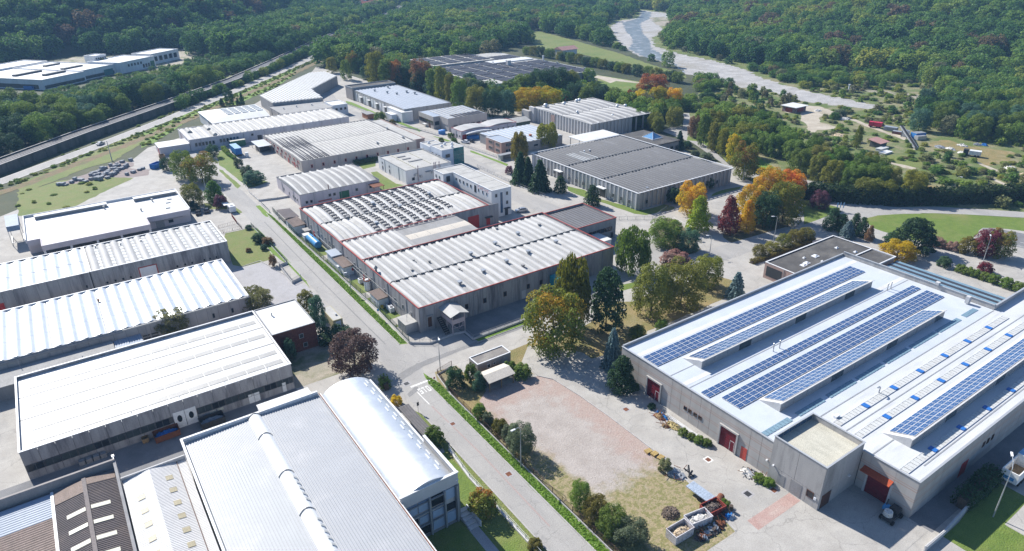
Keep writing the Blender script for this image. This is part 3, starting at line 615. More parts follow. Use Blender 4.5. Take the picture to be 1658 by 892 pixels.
GROUND={
'field':[(419.4, 590.1), (436.3, 582.8), (418.0, 505.9), (403.6, 455.0), (392.2, 414.5), (373.2, 363.4), (360.6, 318.0), (346.2, 306.7), (336.8, 314.0), (338.7, 325.2), (352.4, 358.9), (358.1, 377.9), (365.9, 424.3), (367.6, 452.5), (359.1, 475.2), (378.5, 519.7)],
'far_lawn':[(314.4, 356.5), (316.8, 339.5), (319.6, 321.0), (323.2, 306.3), (305.8, 306.8), (292.7, 300.4), (273.2, 284.9), (263.1, 296.4), (271.4, 325.2), (280.6, 335.2), (298.7, 337.4)],
'river_gravel':[(685.4, 693.8), (680.3, 669.6), (679.2, 643.0), (647.5, 605.8), (620.3, 596.3), (599.7, 582.7), (533.1, 505.4), (487.8, 477.6), (448.0, 435.5), (432.8, 399.4), (423.8, 357.0), (413.7, 321.6), (401.6, 297.9), (385.2, 269.5), (378.9, 249.8), (373.7, 229.6), (372.3, 215.7), (369.7, 190.0), (358.5, 185.9), (351.4, 207.4), (349.1, 226.3), (358.2, 249.5), (353.9, 260.9), (358.4, 283.3), (362.2, 308.6), (363.7, 322.7), (387.4, 354.4), (389.8, 371.3), (396.2, 399.8), (419.9, 441.7), (461.1, 499.9), (517.6, 568.5), (568.0, 610.4), (611.0, 621.1)],
'water':[(677.8, 684.1), (669.8, 659.2), (611.3, 604.2), (570.8, 578.0), (504.2, 506.8), (470.1, 462.6), (432.9, 422.9), (408.5, 382.9), (379.5, 343.0), (365.5, 324.4), (386.0, 353.1), (392.5, 371.7), (399.0, 400.4), (420.8, 437.6), (463.8, 477.6), (504.0, 530.1), (556.1, 590.7), (611.0, 621.1)],
'gravel_bar':[(404.4, 280.3), (404.6, 251.5), (405.7, 220.6), (412.9, 207.0), (415.1, 193.6), (420.2, 180.1), (425.0, 171.3), (410.5, 175.4), (403.5, 180.9), (403.9, 194.9), (402.2, 206.0), (401.0, 228.3), (396.6, 246.2)],
'gravel_bar_far':[(620.1, 613.0), (642.0, 610.7), (613.7, 570.5), (627.6, 558.4), (590.0, 533.1), (563.6, 529.0), (568.4, 551.8)],
'quarry_dirt':[(321.6, 216.9), (315.6, 208.5), (327.6, 209.4), (316.3, 201.1), (307.2, 194.8), (302.4, 188.4), (290.9, 180.6), (285.7, 175.5), (297.6, 178.9), (306.2, 175.5), (309.9, 177.3), (312.5, 188.2), (320.4, 194.0), (331.6, 193.6), (326.2, 177.8), (318.2, 163.3), (314.7, 153.6), (310.7, 144.0), (298.8, 135.2), (299.7, 134.5), (309.5, 140.8), (315.5, 146.5), (318.5, 155.2), (322.9, 165.6), (331.0, 180.6), (337.1, 194.9), (343.9, 208.8), (338.8, 215.9), (331.7, 212.2)],
'quarry_track':[(273.2, 145.1), (270.7, 138.2), (271.5, 133.4), (270.5, 124.3), (271.3, 119.9), (274.4, 121.5), (274.0, 125.8), (274.3, 133.0), (274.4, 135.5), (274.9, 139.4), (275.2, 145.5)],
'dry_field':[(317.6, 138.3), (326.7, 135.0), (322.6, 126.8), (324.8, 121.8), (325.9, 116.1), (328.3, 109.5), (314.0, 104.4), (306.0, 104.7), (298.0, 105.7), (302.7, 112.1), (307.3, 116.0), (311.7, 125.1), (309.9, 133.8)],
'dry_track':[(302.8, 112.7), (297.6, 105.3), (295.7, 100.1), (293.6, 100.1), (294.5, 104.3), (299.7, 110.7)],
'dry_track2':[(285.8, 99.7), (283.0, 96.8), (275.8, 85.3), (272.1, 83.1), (272.2, 85.2), (280.9, 96.5)],
'meadow':[(283.6, 137.5), (287.7, 134.5), (289.6, 127.0), (281.3, 120.2), (275.4, 119.1), (274.5, 122.5), (271.5, 127.5), (270.7, 132.4)],
'dry_strip':[(258.1, 110.4), (257.6, 103.7), (254.0, 95.3), (251.3, 94.7), (252.1, 101.1), (253.8, 107.7)],
'road_right':[(224.7, 144.5), (221.0, 135.8), (216.4, 124.8), (215.1, 116.8), (218.0, 111.7), (221.5, 107.6), (225.7, 102.7), (235.9, 95.9), (241.8, 89.9), (253.7, 76.6), (260.0, 68.1), (253.9, 65.9), (248.0, 74.4), (236.9, 86.0), (229.6, 92.8), (223.6, 97.2), (215.8, 101.7), (207.8, 103.8), (201.5, 106.0), (200.8, 110.2), (207.9, 110.0), (214.8, 108.7), (212.9, 115.4), (213.4, 124.1)],
'lawn_right':[(207.6, 103.7), (215.6, 101.6), (223.4, 97.1), (229.4, 92.7), (236.7, 85.9), (247.7, 74.3), (253.4, 65.7), (240.5, 61.2), (235.7, 69.6), (231.4, 75.5), (228.4, 78.0), (222.7, 76.9), (219.0, 76.3), (210.1, 75.6), (206.1, 76.5), (205.1, 78.2), (206.8, 83.1), (203.7, 82.3), (201.7, 85.8), (201.3, 90.9), (201.8, 97.4), (205.8, 102.3)],
'parking':[(228.1, 77.8), (231.2, 75.4), (233.5, 68.7), (234.5, 61.9), (221.9, 57.3), (221.3, 64.0), (220.4, 67.6), (224.0, 74.8)],
'lawn_triangle':[(208.2, 126.5), (208.4, 122.9), (209.7, 116.0), (209.8, 113.5), (206.4, 111.9), (203.6, 111.6), (196.8, 111.6), (187.0, 111.4)],
'wood_verge':[(242.0, 172.7), (235.5, 163.6), (229.6, 151.5), (225.8, 140.3), (223.4, 130.1), (219.8, 119.8), (215.9, 117.3), (215.2, 123.1), (213.6, 130.7), (222.6, 138.6), (222.8, 147.8), (226.3, 159.2)],
'grove_island':[(167.4, 126.1), (162.8, 122.3), (158.2, 119.5), (157.4, 114.3), (159.3, 112.3), (163.3, 111.0), (173.6, 112.3), (183.7, 114.1), (198.0, 122.1), (207.8, 132.2), (201.6, 136.8), (183.4, 126.4), (174.7, 126.6)],
'b5_verge':[(148.1, 173.0), (149.9, 163.0), (151.1, 149.8), (153.1, 146.6), (164.8, 145.1), (166.5, 146.6), (165.3, 150.2), (155.8, 150.4), (154.9, 153.7), (151.7, 167.4), (153.5, 178.2), (151.0, 184.9), (148.1, 180.6)],
'b5_verge2':[(184.1, 146.0), (186.6, 147.8), (194.5, 148.6), (201.4, 147.3), (198.5, 145.6), (191.5, 146.1)],
'b5_lane_verge':[(234.6, 203.6), (237.2, 198.6), (229.3, 179.6), (221.5, 170.3), (227.4, 175.8), (235.9, 188.1), (242.8, 200.4), (240.6, 208.2)],
'island2':[(145.3, 135.7), (138.5, 123.4), (136.9, 116.6), (141.2, 115.5), (146.5, 117.6), (153.0, 127.8), (158.2, 138.3), (155.9, 141.2)],
'tree_lawn':[(100.2, 111.3), (108.5, 105.3), (113.8, 106.0), (121.3, 106.9), (136.5, 102.5), (137.7, 98.3), (128.7, 93.7), (119.5, 93.1), (108.3, 92.9), (101.0, 93.0), (93.6, 89.8), (85.5, 91.1), (73.7, 93.6), (68.3, 100.1), (69.9, 103.4), (74.9, 104.4), (87.4, 102.8), (95.8, 104.5)],
'tree_verge':[(111.2, 114.1), (116.0, 113.2), (121.3, 113.5), (120.3, 110.8), (113.7, 110.8), (109.5, 111.4)],
'scrub_left':[(-9.5, 301.4), (-2.4, 306.2), (6.6, 304.1), (14.8, 299.5), (20.2, 294.0), (22.4, 292.6), (10.8, 280.9), (-1.6, 266.8), (-5.6, 262.3), (-16.3, 270.1), (-15.7, 299.1)],
'verge_left_hi':[(-15.4, 311.5), (-8.8, 319.3), (3.0, 331.9), (12.2, 342.3), (20.3, 354.1), (25.8, 360.5), (33.1, 368.5), (37.9, 353.6), (28.9, 341.5), (19.1, 324.3), (7.9, 318.9), (-3.0, 306.7), (-9.5, 301.4), (-15.7, 296.5)],
'verge_left_up':[(36.4, 370.0), (57.6, 395.0), (77.7, 417.6), (90.1, 431.2), (110.1, 454.8), (137.4, 489.2), (160.3, 512.4), (152.4, 488.7), (124.8, 448.0), (110.5, 432.2), (99.8, 419.7), (93.8, 408.9), (73.6, 409.8), (64.8, 389.6), (51.8, 369.4), (37.9, 345.9), (31.8, 338.8)],
'stone_yard':[(-3.6, 301.3), (9.3, 311.4), (20.8, 323.1), (25.4, 316.1), (24.8, 309.7), (22.5, 308.1), (28.9, 300.9), (27.7, 293.1), (22.2, 293.3), (15.4, 298.3), (6.1, 298.5), (-1.9, 298.6)],
'lawn_b16':[(58.3, 311.9), (61.8, 315.5), (62.5, 291.0), (58.4, 284.9), (59.6, 276.9), (58.7, 269.2), (63.3, 256.2), (57.0, 253.2), (54.5, 253.6), (54.9, 259.3), (53.9, 286.4), (53.3, 290.5), (55.6, 303.9)],
'lawn_b16_verge':[(51.8, 284.5), (52.8, 282.0), (53.3, 257.5), (51.5, 255.0), (51.5, 281.3)],
'garden':[(36.7, 212.4), (43.2, 212.1), (45.1, 212.0), (43.7, 186.9), (42.5, 184.1), (34.4, 183.7), (32.5, 186.7), (33.4, 194.4), (34.5, 204.8)],
'garden_verge':[(44.9, 211.5), (46.2, 210.6), (46.3, 178.2), (45.1, 177.6), (44.0, 187.8)],
'verge_street_a':[(51.5, 232.1), (53.1, 231.7), (53.1, 220.5), (51.8, 218.7), (51.3, 219.7)],
'corner_lawn':[(37.8, 246.0), (40.7, 242.3), (44.6, 242.7), (46.3, 228.4), (44.8, 227.3), (44.4, 233.5), (39.5, 237.1), (36.7, 239.2)],
'b12_lawn':[(99.5, 243.9), (102.2, 243.6), (101.5, 225.3), (103.0, 221.8), (96.1, 221.4), (93.6, 221.7), (98.0, 236.3)],
'b12_lawn2':[(137.7, 238.3), (139.9, 237.6), (139.3, 226.3), (137.2, 223.2), (136.4, 226.6), (135.1, 232.3)],
'street_verge_e1':[(144.8, 380.2), (145.9, 374.3), (146.0, 341.5), (143.9, 339.3), (142.2, 373.8)],
'street_verge_e2':[(145.8, 322.0), (147.0, 314.4), (147.2, 291.8), (145.1, 289.8), (144.7, 303.4), (144.3, 317.8)],
'street_verge_e3':[(146.5, 279.7), (148.3, 272.8), (149.5, 259.2), (147.7, 259.5), (146.6, 269.8)],
'street_verge_e4':[(147.9, 247.5), (148.3, 239.6), (149.2, 220.8), (147.4, 219.0), (147.0, 237.5), (146.3, 245.4)],
'b15_lawn':[(99.8, 257.8), (107.8, 257.3), (104.7, 250.5), (98.9, 249.5)],
'field_track':[(313.9, 354.8), (315.2, 337.8), (317.6, 318.9), (314.5, 315.8), (309.1, 331.1), (301.1, 328.1), (305.7, 343.3), (306.6, 350.5)],
'lane':[(237.8, 222.2), (248.0, 224.6), (252.0, 221.6), (273.7, 241.6), (276.2, 239.6), (258.3, 222.0), (241.6, 209.5), (237.3, 194.7), (218.6, 165.8), (217.3, 166.7), (232.9, 197.9), (236.3, 213.5)],
'estate':[(-60.0, 225.0), (-60.0, -80.0), (330.0, -80.0), (330.0, 10.0), (260.0, 60.0), (228.0, 92.0), (205.0, 130.0), (212.0, 160.0), (222.0, 195.0), (226.0, 232.0), (240.0, 262.0), (238.0, 282.0), (205.0, 300.0), (195.0, 330.0), (182.0, 395.0), (180.0, 470.0), (175.0, 512.0), (165.0, 492.0), (118.0, 430.0), (70.0, 362.0), (34.0, 338.0), (20.0, 310.0), (-22.0, 272.0), (-60.0, 230.0)],
'campus':[(-19.6, 556.0), (-7.1, 541.1), (5.2, 552.3), (33.0, 552.7), (41.1, 582.7), (51.6, 574.3), (75.4, 575.3), (85.0, 574.4), (108.5, 607.5), (114.5, 627.3), (116.6, 680.3), (104.6, 695.1), (77.6, 674.7), (34.9, 691.8), (11.7, 654.4), (-18.9, 678.9), (-42.1, 697.5), (-38.8, 570.9)],
'village':[(473.5, 1139.8), (443.5, 1065.3), (407.0, 948.1), (363.4, 848.8), (374.6, 854.7), (397.0, 901.7), (426.2, 930.7), (467.5, 1019.3), (490.8, 1096.3), (524.5, 1177.6), (499.7, 1201.6)],
'rail_far_clear':[(251.3, 689.8), (311.4, 757.2), (351.6, 821.8), (376.7, 821.9), (356.9, 782.1), (292.5, 705.4), (226.3, 623.8), (190.5, 581.0), (214.5, 649.7)],
}
# ================================================================ the setting
def pdist(P,L):
    """signed distance (left positive) of an (n,2) array from polyline L"""
    best=np.full(len(P),1e9); sg=np.zeros(len(P))
    for a,b in zip(L[:-1],L[1:]):
        a=np.array(a,float);b=np.array(b,float); d=b-a; t=np.clip(((P-a)@d)/(d@d),0,1); q=a+t[:,None]*d; r=P-q; e=np.hypot(r[:,0],r[:,1])
        s=np.sign(d[0]*(P[:,1]-a[1])-d[1]*(P[:,0]-a[0])); m=e<best; best[m]=e[m]; sg[m]=s[m]
    return best*sg
HL=[(-900,560),(-300,650),(-19,702),(118,696),(182,735),(300,890),(455,1085),(600,1240),(1200,2000)]
HR=[(1500,1400),(1000,985),(718,690),(560,430),(500,255),(480,150),(470,-50),(430,-900)]
HF=[(600,2600),(900,1500),(1300,1150),(2600,300)]
def height(P):
    P=np.atleast_2d(np.asarray(P,float)); h=np.zeros(len(P))
    for L,sl,mx in ((HL,.55,110),(HR,.20,70),(HF,.2,60)):
        d=np.maximum(0,pdist(P,L)); h=np.maximum(h,mx*(1-np.exp(-d*sl/mx))*np.clip(d/25,0,1))
    big=np.sin(P[:,0]*.013+1.3)*np.cos(P[:,1]*.011)*7*np.clip(h/30,0,1)
    return np.maximum(h+big,0)
def terrain():
    xs=np.concatenate([np.arange(-900,-100,50),np.arange(-100,800,20),np.arange(800,2201,50)]); ys=np.concatenate([np.arange(-900,0,60),np.arange(0,1200,20),np.arange(1200,2401,50)])
    X,Y=np.meshgrid(xs,ys); P=np.stack([X.ravel(),Y.ravel()],1); h=height(P)-.06
    v=np.column_stack([P,h]); nx=len(xs); f=[(j*nx+i,j*nx+i+1,(j+1)*nx+i+1,(j+1)*nx+i) for j in range(len(ys)-1) for i in range(nx-1)]
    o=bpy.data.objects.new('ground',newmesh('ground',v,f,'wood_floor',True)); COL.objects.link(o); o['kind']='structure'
terrain()
G=GROUND
sheet('yard_paving',G['estate'],0,'concrete_yard')
sheet('campus_paving',G['campus'],.0,'gravel_dry')
sheet('scrub_ground',[(-80,280),(40,420),(110,490),(190,580),(230,620),(215,640),(150,560),(80,470),(0,375),(-80,300)],-.03,'scrub_ground',jit=1.5,step=8)
sheet('quarry_ground',[(228,92),(262,62),(330,20),(420,-30),(470,-30),(468,190),(430,240),(380,300),(330,280),(290,250),(262,228),(230,150)],-.03,'quarry_soil',jit=2,step=8)
sheet('river_bank',[(1000,900),(700,800),(480,560),(420,440),(370,300),(330,240),(420,140),(470,140),(500,330),(640,600),(760,740),(1000,860)],-.045,'scrub_ground',jit=3,step=12)
for k,nm,m,z,j in (('field','field','meadow_grass',.0,1),('far_lawn','field','bright_lawn',.012,.5),('field_track','track','dirt_track',.02,.2),
    ('river_gravel','river_bed','river_stones',.0,2.5),('gravel_bar','gravel_bar','gravel_dry',.01,2),('gravel_bar_far','gravel_bar','gravel_dry',.02,2),('water','river','water_river',.03,1.5),
    ('quarry_dirt','quarry_track','dirt_track',.01,.7),('quarry_track','quarry_track','dirt_track',.012,.5),('dry_field','dry_field','dry_grass',.004,1),('dry_track','quarry_track','dirt_track',.014,.4),('dry_track2','quarry_track','dirt_track',.016,.4),
    ('meadow','meadow','meadow_grass',.008,1),('dry_strip','dry_field','dry_grass',.009,.6),
    ('road_right','road','asphalt_street',.016,0),('lawn_right','lawn','bright_lawn',.008,.3),('parking','car_park','asphalt_dark',.012,0),('lawn_triangle','lawn','bright_lawn',.020,.15),
    ('wood_verge','grass_verge','verge_grass',.012,.3),('grove_island','planting_bed','leaf_litter',.014,.3),('b5_verge','grass_verge','bright_lawn',.01,.2),('b5_verge2','grass_verge','bright_lawn',.01,.2),
    ('b5_lane_verge','grass_verge','bright_lawn',.01,.2),('island2','planting_bed','leaf_litter',.014,.3),('tree_lawn','lawn','dry_grass',.012,.3),('tree_verge','grass_verge','bright_lawn',.014,.2),
    ('verge_left_hi','grass_verge','meadow_grass',.012,.6),('verge_left_up','grass_verge','verge_grass',.010,.6),('scrub_left','rough_grass','meadow_grass',.006,.5),('stone_yard','stone_yard','red_yard',.016,.5),
    ('lawn_b16','lawn','bright_lawn',.012,.2),('lawn_b16_verge','grass_verge','bright_lawn',.016,.15),('garden','lawn','meadow_grass',.012,.1),('garden_verge','grass_verge','verge_grass',.012,.1),
    ('verge_street_a','grass_verge','verge_grass',.012,.15),('corner_lawn','lawn','meadow_grass',.010,.15),('b12_lawn','lawn','bright_lawn',.012,.15),('b12_lawn2','lawn','bright_lawn',.012,.1),
    ('street_verge_e1','grass_verge','verge_grass',.010,.15),('street_verge_e2','grass_verge','verge_grass',.012,.15),('street_verge_e3','grass_verge','verge_grass',.014,.15),('street_verge_e4','grass_verge','verge_grass',.014,.15),
    ('b15_lawn','lawn','bright_lawn',.010,.1),('lane','lane','asphalt_street',.008,0)):
    sheet(nm,G[k],z,m,jit=j)
# streets of the estate
sheet('street',[(45.9,120),(51.9,120),(52.1,188),(52.4,250),(49,300),(49,330),(42,330),(44,300),(46.2,250),(45.9,180)],.008,'asphalt_street')
sheet('street',[(44.2,0),(49.9,0),(49.8,104),(52,110.5),(66,111),(83,111.2),(118,111.4),(130,113),(142,117),(150,122),(146,132),(136,137),(136,150),(133,215),(132,222),(126,222),(126.5,150),(124,126),(112,117.8),(66,117),(57,117),(54,120),(45.6,120.5),(44.5,108)],.012,'asphalt_street')
sheet('street',[(134,215),(141,215),(143.5,262),(140.5,300),(139,330),(138,370),(150,420),(172,450),(178,470),(168,478),(150,455),(139,425),(131,372),(133,312),(137,262)],.0125,'asphalt_street')
sheet('street',[(132,110),(150,108),(205,108),(226,106),(230,130),(222,150),(216,190),(206,188),(214,146),(216,125),(200,112),(176,114),(150,116),(140,117)],.0135,'asphalt_street')
ROADL=[(-120,235),(-20.8,318.5),(17.5,357),(57,400),(95,445),(118,471),(150,510),(188,557),(225,612),(262,660),(330,742),(390,812),(452,890),(480,960)]
sheet('main_road',ribbon(ROADL,7.2),.02,'asphalt_street')
sheet('bank',ribbon(ROADL[:8],5,-12.3),.0155,'earth_bank',jit=.6,step=3)
for o_ in (-3.2,3.2): sheet('edge_line',ribbon(ROADL,.22,o_),.026,'line_paint')
# grass strips along the main street
sheet('grass_verge',[(52,121),(53.6,120.5),(54.1,160),(53.7,196),(53.2,222),(52.3,221),(52.1,188)],.014,'verge_grass',jit=.18,step=1.2)
sheet('grass_verge',[(45.3,160),(45.9,165),(45.9,184),(45.3,184)],.014,'verge_grass',jit=.1)
sheet('grass_verge',[(49.9,40),(51.6,40),(51.7,92),(51.9,103),(51,108),(49.9,103.5)],.02,'verge_grass',jit=.15,step=1.2)
sheet('grass_verge',[(43.3,56),(44.2,56),(44.3,96),(43.6,98),(42.6,84)],.02,'meadow_grass',jit=.15,step=1.2)
sheet('lawn',[(36.9,52),(42.7,52),(43,84),(36.9,84)],.014,'bright_lawn')
sheet('lawn',[(27.6,52),(36.9,52),(36.9,69),(27.6,69)],.010,'bright_lawn')
sheet('garden_path',[(36.8,52),(38.4,52),(38.4,67),(36.8,67)],.02,'paving_grey')
sheet('dry_border',[(51.7,60),(55.5,60),(57.5,92),(59,98),(68,98.5),(69.5,94),(69.6,99.5),(75,99.5),(75,104.6),(67.8,104.6),(67.8,100),(58,100),(58,106.5),(53,106.8),(51.9,104)],.016,'dry_grass',jit=.15)
sheet('gravel_lot',[(51.7,43),(69.6,43),(72.6,60),(72.6,75),(72.3,83),(71.5,90.5),(69.6,93.4),(64.5,94.5),(58,95),(55.5,93),(53.5,80),(51.7,70)],.022,'worn_gravel_lot',jit=.12)
sheet('factory_yard',[(75,104),(83,95),(83.3,38.5),(93.2,38.5),(93.2,26.5),(52,26.5),(52,43),(69.8,43.1),(72.8,60),(72.8,75),(72.5,83),(71.7,90.7),(69.8,93.6),(69.8,99.3)],.0185,'concrete_yard')
sheet('red_paving',[(72.6,41.2),(83.1,41.2),(83.1,43.3),(72.8,43.4)],.024,'red_paving')
sheet('lawn',[(94,0),(104,0),(104,20.3),(113,20.6),(113,25),(104,25),(94,24.6)],.012,'bright_lawn',jit=.1)
sheet('pavement',[(104,0),(112,0),(112,20.5),(104,20.5)],.018,'concrete_yard')
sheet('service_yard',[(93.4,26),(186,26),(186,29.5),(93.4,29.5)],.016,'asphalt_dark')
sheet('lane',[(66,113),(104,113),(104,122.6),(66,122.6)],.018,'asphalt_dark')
sheet('grass_strip',[(66.9,111.8),(83,112),(83,113.1),(66.9,113)],.024,'verge_grass',jit=.08)
sheet('factory_grass',[(54.6,128.5),(57.9,128.5),(57.9,196),(54.6,196)],.016,'bright_lawn',jit=.1)
for y in (131,147.5,159.5,176.2,197): sheet('paving_slab',[(54.8,y-1.6),(57.9,y-1.6),(57.9,y+1.6),(54.8,y+1.6)],.022,'concrete_yard')
sheet('paved_yard',[(29.2,148),(45.2,148),(44.9,162),(43.6,166),(39.6,184.8),(29.4,183)],.010,'paving_grey')
sheet('side_yard',[(27.5,118),(44.5,118),(44.5,131),(37.2,131.2),(27.5,131)],.006,'gravel_dry')
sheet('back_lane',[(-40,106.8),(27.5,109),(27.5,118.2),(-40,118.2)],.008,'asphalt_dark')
sheet('road_shade',[],0,'asphalt_patch') if False else None
# resurfaced strips and paint on the junction
sheet('asphalt_strip',[(45.2,109.2),(46.4,108.2),(52,110.2),(60,110.9),(84,111),(84,112),(60,112.1),(51.6,112),(46.6,110.6)],.020,'asphalt_patch',jit=.12,step=1)
sheet('asphalt_strip',[(44.8,102.1),(47.5,103.2),(47.8,104.3),(47.2,104.6),(44.8,103.3)],.021,'asphalt_patch',jit=.06,step=.8)
sheet('stop_line',[(46.55,104.75),(51.1,104.75),(51.1,105.3),(46.55,105.3)],.024,'line_paint')
sheet('lane_line',[(46.8,97.8),(47.0,97.8),(46.95,102.9),(46.75,102.9)],.024,'line_paint')
def letters(txt,x,y,wc,hc,gap,z):
    """block capitals painted on the road, read from the south"""
    strokes={'S':[(0,.8,1,1),(0,.5,.25,.8),(0,.4,1,.6),(.75,.2,1,.4),(0,0,1,.2)],'T':[(0,.82,1,1),(.36,0,.64,.82)],'O':[(0,0,.26,1),(.74,0,1,1),(.26,.82,.74,1),(.26,0,.74,.18)],'P':[(0,0,.26,1),(.26,.82,1,1),(.74,.45,1,.82),(.26,.45,.74,.6)]}
    b=MB()
    for i,ch in enumerate(txt):
        for a,c,d,e in strokes[ch]:
            x0=x+i*(wc+gap)+a*wc; x1=x+i*(wc+gap)+d*wc; b.add([(x0,y+c*hc,z),(x1,y+c*hc,z),(x1,y+e*hc,z),(x0,y+e*hc,z)],[(0,1,2,3)])
    o=b.world('stop_marking',None,'line_paint'); o['kind']='structure'
letters('STOP',47.25,101.6,.62,2.0,.22,.025)
for x,y,w in ((46.4,106.6,.5),(78.6,56.1,.42),(76.8,74.6,.45),(81.6,45.1,.45),(47.6,90,.4),(48.6,73,.45),(77.5,47,.5),(80,70,.4)):
    o=sheet('manhole_surround',rect(x-w*1.6,x+w*1.6,y-w*1.6,y+w*1.6),.026,'line_paint' if w==.42 else 'paving_grey')
    b=MB(); b.box(x-w,x+w,y-w,y+w,.0,.034); tag(b.world('manhole_cover',None,'rust' if w<.46 else 'dark_metal'),None,None,None,'structure')
for i in range(6): sheet('parking_line',ribbon([(222+i*3.4,66+i*.3),(223+i*3.4,61.5+i*.3)],.14),.018,'line_paint')
for x0,x1,y in ((150,151,128),(158,159,134),(156,162,127.9)): sheet('parking_line',rect(x0,x1,y,y+.15) if x1-x0>2 else ribbon([(x0,y),(x1,y+6)],.15),.02,'line_paint')
# kerbs
def kerb(pts,w=.2,h=.12,m='concrete_light'):
    b=MB()
    for a,c in zip(pts[:-1],pts[1:]): b.bar((*a,h/2),(*c,h/2),w,0,h)
    o=b.world('kerb',None,m); o['kind']='structure'
for k in ([(49.9,40),(49.9,103.5)],[(51.9,121),(52.1,188),(52.4,222)],[(45.9,165),(45.9,184)],[(69.7,43.1),(72.7,60),(72.7,75),(72.4,83),(71.6,90.6),(69.7,93.5)],[(44.2,45),(44.3,97)],
    [(66.5,111.7),(83,111.9)],[(29.3,183.2),(39.6,185),(43.6,166.2)],[(75,104.7),(90,105),(104,103.6)]): kerb(k)
# ================================================================ buildings
def trimline(t,x0,x1,y0,y1,z,m='red_trim',w=.15,h=.22):
    box('roof_trim',t,x0-.06,x0+w,y0-.06,y1+.06,z-h/2,z+h/2,m); box('roof_trim',t,x1-w,x1+.06,y0-.06,y1+.06,z-h/2,z+h/2,m)
    box('roof_trim',t,x0+w,x1-w,y0-.06,y0+w,z-h/2,z+h/2,m); box('roof_trim',t,x0+w,x1-w,y1-w,y1+.06,z-h/2,z+h/2,m)
